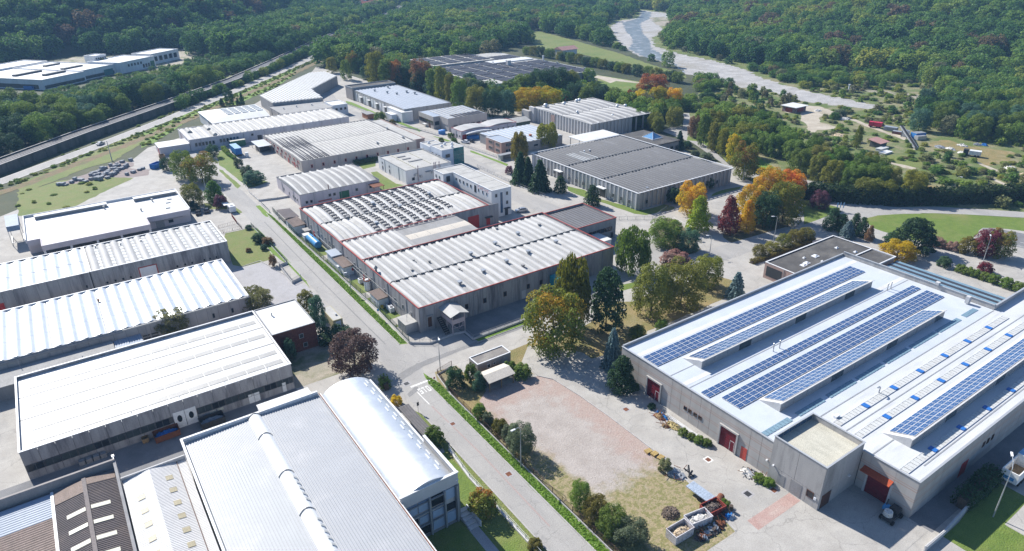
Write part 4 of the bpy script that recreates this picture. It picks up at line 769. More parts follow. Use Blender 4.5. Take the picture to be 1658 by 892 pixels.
# --- solar factory -------------------------------------------------------------
def solar_factory():
    t=thing('solar_factory','large precast concrete factory covered with rows of blue solar panels','factory',125,60)
    W='striped_precast'; ZR=6.75
    box('wall',t,83.62,160.3,47.7,83.4,0,6.5,'joint_dark'); box('wall',t,93.5,185.8,29.6,47.6,0,6.45,'joint_dark')
    for a0,a1 in ((47.7,54.2),(58.2,72.1),(76.1,83.5)): panels(t,'-x',83.5,a0,a1,0,7.1,2.35,W)
    for a0,a1 in ((54.2,58.2),(72.1,76.1)): fbox('wall_panel',t,'-x',83.5,a0,a1,4.4,7.1,-.14,0,W)
    for a0,a1 in ((29.5,32.9),(36.9,38.4)): panels(t,'-x',93.4,a0,a1,0,7.1,2.3,W)
    fbox('wall_panel',t,'-x',93.4,32.9,36.9,4.1,7.1,-.14,0,W)
    panels(t,'-y',29.5,93.55,186,0,7.1,2.6,W); fbox('wall_slab',t,'+y',83.5,83.7,160.5,0,7.3,-.14,0,W); fbox('wall_slab',t,'+x',186,29.7,47.5,0,7.1,-.14,0,W)
    fbox('wall_slab',t,'+x',160.5,47.7,83.3,0,7.9,-.14,0,'concrete_light'); fbox('wall_slab',t,'+y',47.7,160.6,185.8,0,7.9,-.14,0,'concrete_light')
    box('roof',t,83.64,160.3,47.65,83.3,6.5,ZR,'roof_membrane'); box('roof',t,93.55,185.8,29.65,47.65,6.5,ZR-.003,'roof_membrane_white')
    for a in ((83.4,83.75,47.7,83.6,7.1,7.18),(93.3,93.65,29.4,38.4,7.1,7.18),(93.65,186,29.4,29.75,7.1,7.18),(83.75,160.6,83.3,83.62,7.3,7.38),(160.25,160.62,47.8,83.3,7.9,7.98),(160.62,186,47.45,47.85,7.9,7.98)): box('parapet_cap',t,*a,'roof_metal_grey')
    # membrane lines, gutters and translucent strips
    for y,x0,x1 in ((66.3,84,160),(71.0,84,91),(47.6,93.5,160),(42.9,93.5,185),(37.2,93.6,100.3),(31.2,98,185)): box('gutter',t,x0,x1,y-.1,y+.1,ZR,ZR+.035,'frame_grey')
    for y in (79.6,67.6): box('roof_strip',t,84,160,y-.55,y+.55,ZR,ZR+.02,'roof_white')
    for y,x0,x1 in ((44.8,96.4,159),(41.0,96.4,185),(32.3,94.3,185)):
        x=x0; k=0
        while x<x1:
            e=min(x+8.1,x1); b=MB(); nb=9
            for q in range(nb): b.box(x+(e-x)*q/nb+.05,x+(e-x)*(q+1)/nb-.05,y-.55,y+.55,ZR,ZR+.10+.02*(q%2))
            b.world('roof_skylight',t,'skylight_sheet'); box('skylight_frame',t,x,e,y-.66,y-.57,ZR,ZR+.13,'roof_membrane_white'); box('skylight_frame',t,x,e,y+.57,y+.66,ZR,ZR+.13,'roof_membrane_white')
            if e+1.1<x1: box('skylight_cap',t,e+.03,e+1.05,y-.6,y+.6,ZR,ZR+.2,'blue_cap')
            x=e+1.1
    for x0,x1 in ((84.2,91.2),(93.2,100.7),(102.2,110.5),(111.5,120.0),(121,129.5),(130.5,140.3),(141,150),(152,157.5)):
        b=MB(); n=8
        for q in range(n): b.box(x0+(x1-x0)*q/n+.04,x0+(x1-x0)*(q+1)/n-.04,49.6,50.7,ZR,ZR+.09)
        b.world('roof_skylight',t,'skylight_blue')
    # saw-tooth monitors
    spots=[]
    for x0,x1,yt,yb in ((90.6,149.0,69.2,73.7),(91.4,147.8,52.4,56.5),(100.4,184.5,34.6,39.0)):
        zt=8.6; yb+=.45; b=MB(); b.add([(x0,yt,ZR-.05),(x1,yt,ZR-.05),(x0,yt,zt),(x1,yt,zt),(x0,yb,ZR-.05),(x1,yb,ZR-.05)],[(0,1,3,2),(2,3,5,4),(0,2,4),(1,5,3)])
        b.box(x0-.5,x1+.5,yt-.22,yt+.05,zt-.02,zt+.08); b.world('roof_monitor',t,'concrete_pale')
        n=int((x1-x0)/3.6); st=(x1-x0)/n
        for i in range(n): fbox('monitor_window',t,'-y',yt,x0+i*st+.06,x0+(i+1)*st-.06,ZR+.12,zt-.12,.0,.07,'glass_band' if (i*7+int(yt))%5==0 else 'frame_grey')
        sl=math.atan2(zt-ZR,yb-yt); n2=int((x1-x0-1.2)/1.66)
        for i in range(n2):
            for r in range(3 if yb-yt<4.3 else 4):
                s=(r+.55)*(.98 if yb-yt<4.3 else 1.0)+.12; spots.append((x0+.8+(i+.5)*1.66,yt+s*math.cos(sl)*1.02,zt-s*math.sin(sl)*1.02+.11,-sl))
    for x0,x1,ys in ((84.4,157.2,(75.1,76.1,77.1,78.1)),(84.6,157.8,(62.6,63.6)),(86.4,158.2,(57.4,58.4,59.4,60.4))):
        for i in range(int((x1-x0)/1.66)):
            for y in ys: spots.append((x0+(i+.5)*1.66,y,ZR+.14,0.0))
    if 'solar' not in MC:
        b=MB(); b.box(-.81,.81,-.48,.48,-.03,.03,0)
        for i in range(4):
            for j in range(2): b.add([(-.78+i*.39+.008,-.45+j*.45+.01,.034),(-.78+(i+1)*.39-.008,-.45+j*.45+.01,.034),(-.78+(i+1)*.39-.008,-.45+(j+1)*.45-.01,.034),(-.78+i*.39+.008,-.45+(j+1)*.45-.01,.034)],[(0,1,2,3)],1)
        MC['solar']=newmesh('solar_panel',b.v,b.f,['frame_white','solar_cell'],None,b.mi)
    spots.sort(key=lambda s:s[0]**2+s[1]**2)
    for x,y,z,r in spots[:300]: place('solar_panel',MC['solar'],t,(x,y,z),rot=(r,0,0))
    far=MB()
    base=MC['solar']; bv=[tuple(q.co) for q in base.vertices]; bf=[tuple(p.vertices) for p in base.polygons]; bm=[p.material_index for p in base.polygons]
    for x,y,z,r in spots[300:]:
        c,s=math.cos(r),math.sin(r); n=len(far.v); far.v+=[(x+a,y+b_*c-d*s,z+b_*s+d*c) for a,b_,d in bv]; far.f+=[tuple(i+n for i in q) for q in bf]; far.mi+=bm
    far.world('solar_panels',t,['frame_white','solar_cell'],kind='stuff')
    # doors, windows, canopy
    for a0,a1,h in ((72.4,75.8,4.1),(54.5,57.9,4.1)):
        o=door(t,'-x',83.5,a0,a1,h,'maroon_door','concrete_light',ribs=8,name='roller_door'); 
        b=MB(); q=a0+.25
        for e in ((q,q+.06,.1,2.2),(q+.9,q+.96,.1,2.2),(q,q+.96,2.14,2.2)): b.box(*fb('-x',83.5,e[0],e[1],.06,.1),e[2],e[3])
        b.world('wicket_frame',o,'frame_white')
    door(t,'-x',83.5,52.2,53.4,2.5,'orange_door',name='side_door')
    for a in (66.1,65.0,63.75,62.6): window(t,'-x',83.5,a,2.2,.75,.8,frame='frame_brown')
    o=door(t,'-x',93.4,33.1,36.7,3.9,'maroon_door','concrete_pale',ribs=8,name='roller_door')
    b=MB(); b.add([(93.35,32.9,4.75),(93.35,37.6,4.75),(92.1,37.6,4.35),(92.1,32.9,4.35),(93.35,32.9,4.6),(93.35,37.6,4.6),(92.1,37.6,4.25),(92.1,32.9,4.25)],[(0,3,2,1),(4,5,6,7),(0,1,5,4),(1,2,6,5),(2,3,7,6),(3,0,4,7)]); b.world('awning',t,'orange_awning')
    door(t,'-y',29.5,108.6,110.9,2.9,'red_paint',name='side_door')
    for a in (115.6,117.2,118.8): window(t,'-y',29.5,a,3.1,.7,1.1,frame='frame_brown')
    for x,y in ((107.0,65.2),(109.0,65.2),(150.5,66.2),(152,66.2)): pipe(t,x,y,ZR,ZR+1.9,.12)
    b=MB(); b.tube([(110.5,45.5,ZR),(110.5,45.5,ZR+1.3),(110.1,45.5,ZR+1.6),(109.5,45.5,ZR+1.6)],[.14]*4,8); b.world('flue',t,'galvanised')
    for x,y in ((158.7,52.5),(160.45,60)): box('roof_unit',t,x-.5,x+.5,y-.4,y+.4,7.0 if x<160 else 7.95,8.6,'concrete_pale')
    box('roof_unit',t,97.5,98.6,45.6,46.2,ZR,ZR+.5,'plastic_white')
    # entrance tower
    TW='concrete_light'
    box('tower_wall',t,83.42,93.36,38.62,47.58,0,7.3,'joint_dark')
    panels(t,'-x',83.3,38.5,47.7,0,2.9,2.3,TW); panels(t,'-x',83.29,38.5,47.7,2.95,8.55,4.6,TW); panels(t,'-y',38.5,83.45,93.5,0,2.9,2.5,TW); panels(t,'-y',38.49,83.45,93.5,2.95,8.55,5,TW)
    fbox('tower_slab',t,'+y',47.7,83.45,93.5,6.7,8.55,-.14,0,TW); fbox('tower_slab',t,'+x',93.5,38.65,47.55,6.7,8.55,-.14,0,TW)
    box('tower_roof',t,83.45,93.35,38.65,47.55,7.3,7.55,'roof_cream_gravel')
    for a in ((83.2,83.5,38.4,47.8),(93.3,93.6,38.4,47.8),(83.5,93.3,38.4,38.7),(83.5,93.3,47.5,47.8)): box('parapet_cap',t,*a,8.55,8.63,'roof_metal_grey')
    for i in range(6): fbox('parapet_pane',t,'-y',47.55,83.9+i*1.55,85.3+i*1.55,7.7,8.4,.0,.05,'glass_blue')
    window(t,'-x',83.3,40.1,1.5,1.2,1.3,frame='frame_brown'); door(t,'-x',83.3,44.6,45.9,2.3,'concrete_grey',name='side_door'); door(t,'-x',83.3,41.6,43.6,2.7,'concrete_grey',name='side_door')
    door(t,'-y',38.5,83.9,86.3,2.7,'frame_brown',name='entrance_door'); fbox('light_box',t,'-x',83.3,39.0,39.4,1.7,2.2,.02,.12,'plastic_white')
    fbox('wall_lamp',t,'-y',38.5,90.5,91.0,3.2,3.4,.02,.3,'frame_white')
    for a in (46.9,48.3): fbox('wall_lamp',t,'-x',83.3 if a<47.5 else 83.5,a-.12,a+.12,3.0,3.2,.02,.35,'plastic_white')
    return t
solar_factory()
# --- brick office with the dark flat roof and the striped glass canopy ----------
def office_flat():
    t=hall('office_building','low pinkish office with a dark flat roof and small skylight domes behind the solar factory',145.5,176,83.9,95.5,4.5,'brown_pink_wall','roof_bitumen',.25,3,cat='office',cap='frame_white',backs=True)
    box('wall_wing',t,161.2,176,77.6,83.9,0,4.2,'brown_pink_wall'); box('roof',t,161.0,176.05,77.5,84.0,4.2,4.28,'roof_bitumen')
    for a in ((160.9,176.15,77.35,77.65),(175.85,176.15,77.65,84)): box('parapet_cap',t,*a,4.25,4.55,'frame_white')
    for x,y,s in ((152,88.6,.8),(153.8,88.9,.8),(159.5,90.2,.9),(166.5,84.8,.9),(156,91.2,.4),(158,87.2,.35),(170.5,85.5,.5),(169,90,.5),(149,86.3,.6)):
        b=MB(); b.box(-s,s,-s*.8,s*.8,-.02,.18); b.add([(-s*.8,-s*.6,.18),(s*.8,-s*.6,.18),(s*.8,s*.6,.18),(-s*.8,s*.6,.18),(-s*.4,-s*.3,.42),(s*.4,-s*.3,.42),(s*.4,s*.3,.42),(-s*.4,s*.3,.42)],[(0,1,5,4),(1,2,6,5),(2,3,7,6),(3,0,4,7),(4,5,6,7)])
        b.build('roof_dome',t,'plastic_white',(x,y,4.25))
    fbox('glass_panel',t,'-x',145.5,90.2,94.8,.9,3.6,.0,.06,'glass_dark'); window(t,'-x',145.5,88.4,1.7,1.1,1.1); window(t,'-x',145.5,86.2,1.8,.6,.8)
    pipe(t,145.8,95.3,0,.9,.18)
    c=thing('glass_canopy','long low canopy of striped blue and clear strips along the back of the solar factory','canopy',169,65)
    n=12; x0,x1=162.2,176.0
    for i in range(n):
        xa=x0+(x1-x0)*i/n; xb=x0+(x1-x0)*(i+1)/n; box('roof_strip',c,xa+.04,xb-.04,49.2,76.8,3.5+.0*i,3.58,'solar_dark' if i%2==0 else 'skylight_blue')
    for y in (49.6,56,62.5,69,76.4):
        box('beam',c,x0,x1,y-.12,y+.12,3.25,3.48,'frame_grey'); box('post',c,x1-.35,x1-.15,y-.1,y+.1,0,3.24,'frame_grey'); box('post',c,x0+.15,x0+.35,y-.1,y+.1,0,3.24,'frame_grey')
office_flat()
# --- long white central factory --------------------------------------------------
def central_factory():
    t=thing('central_factory','long white factory with wavy shell roof and red eaves beside the main street','factory',85,155)
    W='concrete_panel'; h=6.45; zr=5.95
    for x0,x1,y0,y1 in ((58.1,117.0,122.8,154.9),(58.1,75.2,154.9,170.1),(58.1,107.4,170.1,202.8)): box('wall',t,x0+.12,x1-.12,y0+.12,y1-.02,0,zr-.1,'joint_dark')
    panels(t,'-x',58,122.7,202.8,0,h,2.4,W); panels(t,'-y',122.7,58.15,62.0,0,h,2.0,W); panels(t,'-y',122.69,66.5,117,0,h,2.4,W); panels(t,'-y',122.68,62.0,66.5,0,h,2.25,W)
    panels(t,'-y',170,95.3,111,0,h,2.6,W); fbox('wall_slab',t,'+x',117,122.9,154.9,0,h,-.14,0,W); fbox('wall_slab',t,'+y',202.9,58.2,107.3,0,h,-.14,0,W); fbox('wall_slab',t,'+y',155,75.5,116.9,0,h,-.14,0,W); fbox('wall_slab',t,'+x',95.3,155.2,169.8,0,5,-.14,0,W)
    for a in ((58.15,116.85,122.85,154.85),(58.15,95,154.85,170.1),(58.15,107.3,170.1,202.75)): box('roof',t,*a,zr-.1,zr,'roof_shell_grey')
    vaults(t,58.6,116.5,123.1,138.6,zr,2.32,.62,.42,.25,'arc','roof_shell_white','roof_shell_mid',skyz=.16)
    vaults(t,58.6,116.5,139.0,154.4,zr,2.32,.62,.42,.25,'arc','roof_shell_white','roof_shell_mid',skyz=.16)
    vaults(t,58.6,74.8,154.9,169.8,zr,2.32,.62,.42,.3,'arc','roof_shell_white','roof_shell_mid',skyz=.16)
    vaults(t,58.6,107,170.4,186.2,zr,3.25,.55,.45,.55,'arc','roof_shell_white','roof_offwhite',skyz=.2)
    vaults(t,58.6,107,186.6,202.4,zr,3.25,.55,.45,.55,'arc','roof_shell_white','roof_offwhite',skyz=.2)
    trimline(t,58,117,122.7,154.9,h+.08); trimline(t,58,107.3,170,202.8,h+.08); box('roof_trim',t,57.94,58.22,154.96,169.94,h-.07,h+.23,'red_trim')
    for y in (138.8,154.65,186.4):
        b=MB(); x=59
        while x<(106.5 if y>160 else 116): b.box(x,x+.9,y-.16,y+.16,zr,zr+.5); x+=1.16
        b.world('valley_gutter',t,'gutter_dark')
    # dark tilted panels on the rear half of the roof
    b=MB(); b.add([(-.95,-.3,.0),(.95,-.3,.0),(.95,.3,.14),(-.95,.3,.14),(-.85,-.26,-.06),(.85,-.26,-.06),(.85,.26,-.06),(-.85,.26,-.06)],[(0,1,2,3),(4,7,6,5),(0,4,5,1),(1,5,6,2),(2,6,7,3),(3,7,4,0)])
    me=newmesh('solar_panel',b.v,b.f,'solar_dark')
    for i in range(11):
        x=61.9+i*3.23*.93
        for j in range(15):
            y=171.6+j*2.07
            if (i<2 and j<7) or (i>8 and j<2): continue
            if abs(y-186.4)<.7: continue
            yy=(y-178.3)/7.9 if y<186.4 else (y-194.5)/7.9
            place('solar_panel',me,t,(58.6+3.227*i+1.77+.73+3.2,y,zr+.32+.55*(1-yy*yy)),rot=(0,0,0))
    # curved tan cover over the yard
    b=MB(); nx,ny=14,2
    for i in range(nx+1):
        u=i/nx; z_=4.6+1.5*math.sin(math.pi*u)**.8
        for q in (0,1): b.v.append((75.3+u*.0+ (95.2-75.3)*(q),155.1+14.8*u,z_))
    b2=MB(); n=16
    for i in range(n):
        u0,u1=i/n,(i+1)/n; z0,z1=(5.3+.7*math.sin(math.pi*u)**.9 for u in (u0,u1)); y0,y1=155.1+14.7*u0,155.1+14.7*u1
        b2.add([(75.3,y0,z0),(95.2,y0,z0),(95.2,y1-.02,z1),(75.3,y1-.02,z1),(75.3,y0,z0-.15),(95.2,y0,z0-.15),(95.2,y1-.02,z1-.15),(75.3,y1-.02,z1-.15)],BF[::1])
    b2.f=[tuple(reversed(f)) if k%6==0 else f for k,f in enumerate(b2.f)]
    b2.world('yard_roof',t,'roof_tan'); 
    for x in (78,82,86,90): box('roof_seam',t,x-.05,x+.05,161.2,163.8,5.98,6.05,'roof_offwhite')
    for x,y,s in ((72,128,1),(80,130,1),(88,131.5,1),(96,133,1),(83,141,1),(92,143,1),(101,145,1),(106,134,1),(98.5,152,.7),(66,141.5,.6),(72,143.5,.6),(69,146.5,.6),(76,135,.6),(90,127,.8),(110,147,.8),(72,176,1),(78,192,1.1),(93,178,.9),(97,190,1),(67,186,.8),(88,199,.8),(84,185,1)): vent(t,x,y,zr+.25,s,'galvanised' if s>.9 else 'roof_shell_grey')
    pipe(t,58.4,146.3,0,8.1,.28,'concrete_grey')
    for a in (126.5,131,135.2,141,149,152.5,156,160,165,170,175,178.2,181.5,184.6,188,193.5,199): window(t,'-x',58,a,2.6,.75,1.3,frame='frame_grey')
    for a in (153.6,190.9): door(t,'-x',58,a,a+1.1,2.5,'red_paint',name='side_door')
    for a in (70.5,75.6,81.5,88.5,92.5,98,104): window(t,'-y',122.7,a,2.4,.9,1.3,frame='frame_brown')
    door(t,'-y',122.7,60.0,61.1,2.7,'frame_brown','concrete_grey',z0=.9); 
    door(t,'-y',170,99.6,103.6,4.2,'red_paint',name='roller_door',ribs=6); door(t,'-y',170,106.3,107.7,2.4,'red_paint',name='side_door'); fbox('door_canopy',t,'-y',170,105.7,108.3,2.65,2.8,0,1.1,'dark_metal')
    for a0 in (86.5,): door(t,'-y',122.7,a0,a0+1.2,2.3,'concrete_pale',name='side_door')
    for x in (72.5,79.5,86,94.5,101.5,108,113): fbox('downpipe',t,'-y',122.7,x-.07,x+.07,.1,6.2,.01,.14,'frame_grey')
    for y in (129,139,147.5,158,168,176.5,187,196): fbox('downpipe',t,'-x',58,y-.07,y+.07,.1,6.2,.01,.14,'frame_grey')
    # pipes along the street wall
    b=MB(); b.bar((57.6,150,2.4),(57.6,190,2.4),.1).bar((57.7,133,3.4),(57.7,165,3.4),.08); b.world('wall_pipe',t,'galvanised')
    # raised gallery at the front corner
    b=MB(); b.add([(63.0,117.0,5.0),(63.0,122.9,5.0),(65.4,122.9,5.75),(65.4,117.0,5.75),(67.8,122.9,5.0),(67.8,117.0,5.0),(63.0,117.0,4.88),(63.0,122.9,4.88),(65.4,122.9,5.63),(65.4,117.0,5.63),(67.8,122.9,4.88),(67.8,117.0,4.88)],[(0,3,2,1),(3,5,4,2),(6,7,8,9),(9,8,10,11),(0,6,9,3),(3,9,11,5),(0,1,7,6),(5,11,10,4)])
    g=b.world('gallery_roof',t,'roof_offwhite')
    b=MB()
    for x in (63.7,66.9):
        for y in (117.6,120.2): b.box(x-.09,x+.09,y-.09,y+.09,0,4.9)
    b.box(63.6,67.0,117.5,122.6,2.75,2.95)
    for x in (63.7,66.9): b.bar((x,117.6,2.7),(x+ (1.5 if x<65 else -1.5),117.6,1.2),.08).bar((x,117.6,1.2),(x,120.2,2.7),.08)
    b.box(63.7,66.9,117.55,117.65,1.6,1.7); b.world('gallery_frame',t,'pink_wall')
    fbox('gallery_panel',t,'-y',117.5,63.6,67.0,2.95,3.9,-.06,0,'pink_wall'); fbox('gallery_panel',t,'-x',63.6,117.55,122.6,2.95,3.9,-.06,0,'pink_wall')
    b=MB(); 
    for i in range(9): b.box(62.4+.0*i,63.5,122.4-.45*i-.2,122.4-.45*i+.2,2.7-.3*i-.1,2.7-.3*i)
    b.bar((62.4,122.4,2.6),(62.4,118.6,.1),.1,0,.2).bar((63.5,122.4,2.6),(63.5,118.6,.1),.1,0,.2); b.world('outside_stair',t,'dark_metal')
    # annexe with dark roof and ribbon window at the far end
    panels(t,'-y',138.9,117.1,132.7,0,6.2,2.6,'concrete_grey'); panels(t,'-x',117.05,139,154.8,0,6.2,2.6,'concrete_grey'); box('annexe_wall',t,117.2,132.6,139.0,154.4,0,5.6,'concrete_grey'); box('annexe_roof',t,117.1,132.6,139.05,154.35,5.6,5.75,'roof_slate_brown')
    for i in range(12): box('roof_strip',t,118.0+i*1.22,118.9+i*1.22,139.7,153.6,5.75,5.8,'roof_dark_shell')
    fbox('wall_slab',t,'+x',132.7,139,154.4,0,6.2,-.14,0,'concrete_grey'); fbox('wall_slab',t,'+y',154.5,117.1,132.6,0,6.2,-.14,0,'concrete_grey'); trimline(t,117.0,132.7,138.9,154.5,6.28)
    for i in range(8): window(t,'-y',138.9,119.6+i*1.55,2.6,1.4,1.3,frame='frame_brown')
    window(t,'-y',138.9,131.2,.2,1.2,1.9)
    box('low_annexe',t,119.0,125.6,133.0,138.8,0,3.0,'white_wall'); box('low_annexe_roof',t,118.9,125.7,132.9,138.8,3.0,3.1,'roof_white')
    # white office block at the rear corner
    OW='white_wall'
    box('office_wall',t,111.1,118.4,173.8,205.2,0,9.1,OW); box('office_wall',t,107.3,111.1,198.6,205.2,0,9.1,OW)
    panels(t,'-y',173.7,111,118.5,0,9.4,2.5,OW); panels(t,'-x',111,173.9,198.5,5,9.4,4.1,OW); panels(t,'-x',107.2,198.5,205.3,5,9.4,3.4,OW)
    for i in range(10): place('roof_sheet',boxmesh(7.3,3.02,.06,'roof_offwhite'),t,(114.75,175.4+i*3.08,9.14+.04*(i%2)))
    box('roof_sheet',t,107.3,111.05,198.7,205.2,9.1,9.2,'roof_offwhite')
    for a in ((110.9,111.2,173.6,198.5),(118.3,118.6,173.6,205.4),(111.2,118.3,173.6,173.9),(107.1,107.35,198.4,205.4),(107.35,111.0,198.4,198.65),(107.35,118.3,205.15,205.4)): box('parapet_cap',t,*a,9.4,9.5,'frame_white')
    for x,zs in ((112.6,(1,3.8,6.9)),(116.8,(3.8,6.9))):
        for z_ in zs: window(t,'-y',173.7,x,z_,.85,1.2)
    fbox('stair_window',t,'-y',173.7,114.2,115.1,1.2,8.2,.0,.05,'glass_blue'); door(t,'-y',173.7,115.9,117.1,2.3,'dark_metal',name='entrance_door'); fbox('door_canopy',t,'-y',173.7,115.4,117.6,2.5,2.65,0,1.0,'dark_metal')
    for a in (196.2,193.8,191.4,189,186.6): window(t,'-x',111,a,7.0,.75,1.1)
    for a in (181.8,179.2,176.8): window(t,'-x',111,a,7.0,.5,1.0)
    door(t,'-x',111,183.2,184.4,2.4,'dark_metal',z0=6.2,name='roof_door')
    window(t,'-x',107.2,203.6,6.9,.8,1.2); window(t,'-x',107.2,201.2,6.9,.8,1.2); door(t,'-y',198.5,108.4,109.8,2.0,'dark_metal',z0=6.3,name='roof_door')
    b=MB()      # faded red lettering high on the office wall
    for k in range(5):
        y=182.2-k*1.45
        for e in ((0,.9,8.85,8.97),(0,.9,8.05,8.17),(0,.14,8.17,8.85)) if k%2==0 else ((0,.14,8.05,8.97),(.76,.9,8.05,8.97),(.14,.76,8.45,8.57)): b.box(*fb('-x',111,y-e[1],y-e[0],.0,.04),e[2],e[3])
    b.world('wall_lettering',t,'red_faded')
central_factory()
# --- neighbours of the central factory -------------------------------------------
def group_middle():
    t=hall('vaulted_workshop','small lilac workshop with white and grey barrel shells on the roof',64,93.4,221.5,246.8,4.2,'lilac_wall','roof_shell_grey',.35,2.6,cat='workshop',cap='gutter_dark')
    vaults(t,64.5,93,222,246.4,3.85,2.85,.42,.4,.9,'arc','roof_shell_white','roof_shell_grey',skyz=.12)
    for a in (66.2,67.8): window(t,'-y',221.5,a,.8,.8,.9,frame='frame_brown')
    door(t,'-y',221.5,78,81.6,2.6,'green_paint',name='roller_door',ribs=6)
    for a in (74.5,76.2,84.5,89.8): window(t,'-y',221.5,a,1.6,1.0,1.1,frame='frame_grey')
    for a in (224.5,226.6,228.7,233,239): window(t,'-x',64,a,1.2,.8,1.1)
    fbox('red_band',t,'-y',221.5,70.2,75,.5,.9,0,.15,'red_trim'); box('porch_roof',t,88.9,93.2,216.6,221.4,3.2,3.32,'rust'); pipe(t,74.6,222.2,3.5,5.8,.14,'rust')
    for x,y in ((89.2,217),(92.9,217)): box('porch_post',t,x-.08,x+.08,y-.08,y+.08,0,3.2,'timber')
    # tan hall with red windows
    t=hall('tan_hall','big beige hall with red framed windows and a finely ribbed pale roof',77.8,128.2,259.8,310.5,4.6,'beige_wall','roof_shell_grey',.3,2.6,group=None,cap='concrete_grey')
    vaults(t,78.4,127.8,260.3,284.9,4.3,1.64,.66,.24,.25,'arc','roof_offwhite','roof_shell_grey',skyz=.02)
    vaults(t,78.4,127.8,285.4,310.0,4.3,1.64,.66,.24,.25,'arc','roof_offwhite','roof_shell_grey',skyz=.02)
    for i in range(12): box('roof_skylight',t,79.0+i*.95,79.5+i*.95,261,(300,284)[0],4.5,4.72,'solar_dark')
    for i in range(9): window(t,'-x',77.8,263.5+i*5.2,2.8,1.9,.95,'glass_dark','red_paint')
    for i in range(8): window(t,'-x',77.8,265.5+i*5.2,.9,1.9,.9,'glass_dark','red_paint')
    for a in (268,276): door(t,'-x',77.8,a,a+1.1,2.1,'red_paint',name='side_door')
    for i in range(10): window(t,'-y',259.8,81.8+i*4.7,1.3,.8,1.25,'glass_dark','red_paint')
    for x,y in ((127.3,287),(126,268),(113,266)): vent(t,x,y,4.5,.8)
    box('side_aisle',t,128.3,134.1,263.5,308.3,0,3.9,'brown_pink_wall'); box('side_aisle_roof',t,128.25,134.2,263.4,308.4,3.9,4.05,'roof_offwhite')
    for a in ((133.9,134.3,263.3,308.5),(128.3,133.9,263.3,263.6)): box('parapet_cap',t,*a,4.05,4.3,'brown_pink_wall')
    b=MB()
    c=thing('carport','flat grey steel carport over dark machines against the tan hall','carport',74,302)
    box('canopy_roof',c,71.8,77.6,297.2,309.2,2.9,3.05,'roof_metal_grey')
    for x,y in ((72,297.5),(72,303),(72,308.9),(77.3,297.5),(77.3,308.9)): box('post',c,x-.08,x+.08,y-.08,y+.08,0,2.9,'frame_grey')
    # flat white workshop and office tower with the green glass corner
    t=hall('white_workshop','white flat roofed workshop with chimney pipes on its wall',104.3,123.7,222,246.3,5.2,'white_wall','roof_offwhite',.4,3,cap='concrete_grey')
    for y,x0,x1 in ((241,110,113.5),(237.2,110.5,114),(233,111,117)): box('roof_skylight',t,x0,x1,y-.5,y+.5,4.8,5.05,'concrete_grey')
    box('roof_kerb',t,109.2,109.6,224,245.5,4.8,5.05,'roof_cream_gravel'); box('roof_kerb',t,116.8,117.1,226,245.5,4.8,5.0,'roof_cream_gravel')
    for a in (242.5,236.2): window(t,'-x',104.3,a,.7,.8,1.6); window(t,'-x',104.3,a,3.0,.7,.9)
    for a in (107.2,118.2,121.4): window(t,'-y',222,a,1.0,1.2,1.2)
    for x in (109.2,116,116.7,118.2): pipe(t,x,221.6,.8,6.6,.16,'pink_wall')
    for x,z_ in ((108.3,2.6),(110.4,1.7),(115.2,2.4),(118.4,2.8)): fbox('wall_unit',t,'-y',222,x-.45,x+.45,z_,z_+.8,.02,.6,'galvanised')
    fbox('door_canopy',t,'-y',222,112.2,114.6,3.4,3.55,0,1.2,'frame_grey')
    t=thing('office_tower','white and pale blue office block with a green glass corner','office',129,238)
    for x0,x1,y0,y1,h in ((124.5,131.2,240.6,249,6.6),(124.6,134.6,230.8,240.6,7.3)):
        box('wall',t,x0,x1,y0,y1,0,h,'pale_blue_wall'); box('roof',t,x0+.25,x1-.25,y0+.25,y1-.25,h-.02,h+.06,'roof_offwhite')
        for a in ((x0-.03,x0+.25,y0-.03,y1+.03),(x1-.25,x1+.03,y0-.03,y1+.03),(x0+.25,x1-.25,y0-.03,y0+.25),(x0+.25,x1-.25,y1-.25,y1+.03)): box('parapet_cap',t,*a,h,h+.32,'frame_white')
    n=0
    for i in range(4):
        for j in range(5): fbox('glass_pane',t,'-y',230.8,129.9+i*1.18,131.02+i*1.18,.4+j*1.45,1.78+j*1.45,.05,.13,'glass_green')
    for i in range(3):
        for j in range(5): fbox('glass_pane',t,'+x',134.6,231+i*1.3,232.2+i*1.3,.4+j*1.45,1.78+j*1.45,.05,.13,'glass_green')
    fbox('glass_frame',t,'-y',230.8,129.8,134.66,.2,7.5,0,.05,'frame_grey')
    for a in (238.5,235.5,233): window(t,'-x',124.6,a,3.9,1.0,1.3)
    for a in (246.5,243.6): window(t,'-x',124.5,a,3.6,1.1,1.4)
    window(t,'-y',230.8,127.2,4.2,2.0,1.5)
    for x,y in ((127,246),(127.5,236),(130,238),(132.5,236.5),(130.5,233)): 
        b=MB(); b.tube([(0,0,0),(0,0,.6),(0,0,1.0)],[.5,.55,.2],10); b.build('roof_cowl',t,'plastic_white',(x,y,7.3 if y<240 else 6.6))
group_middle()
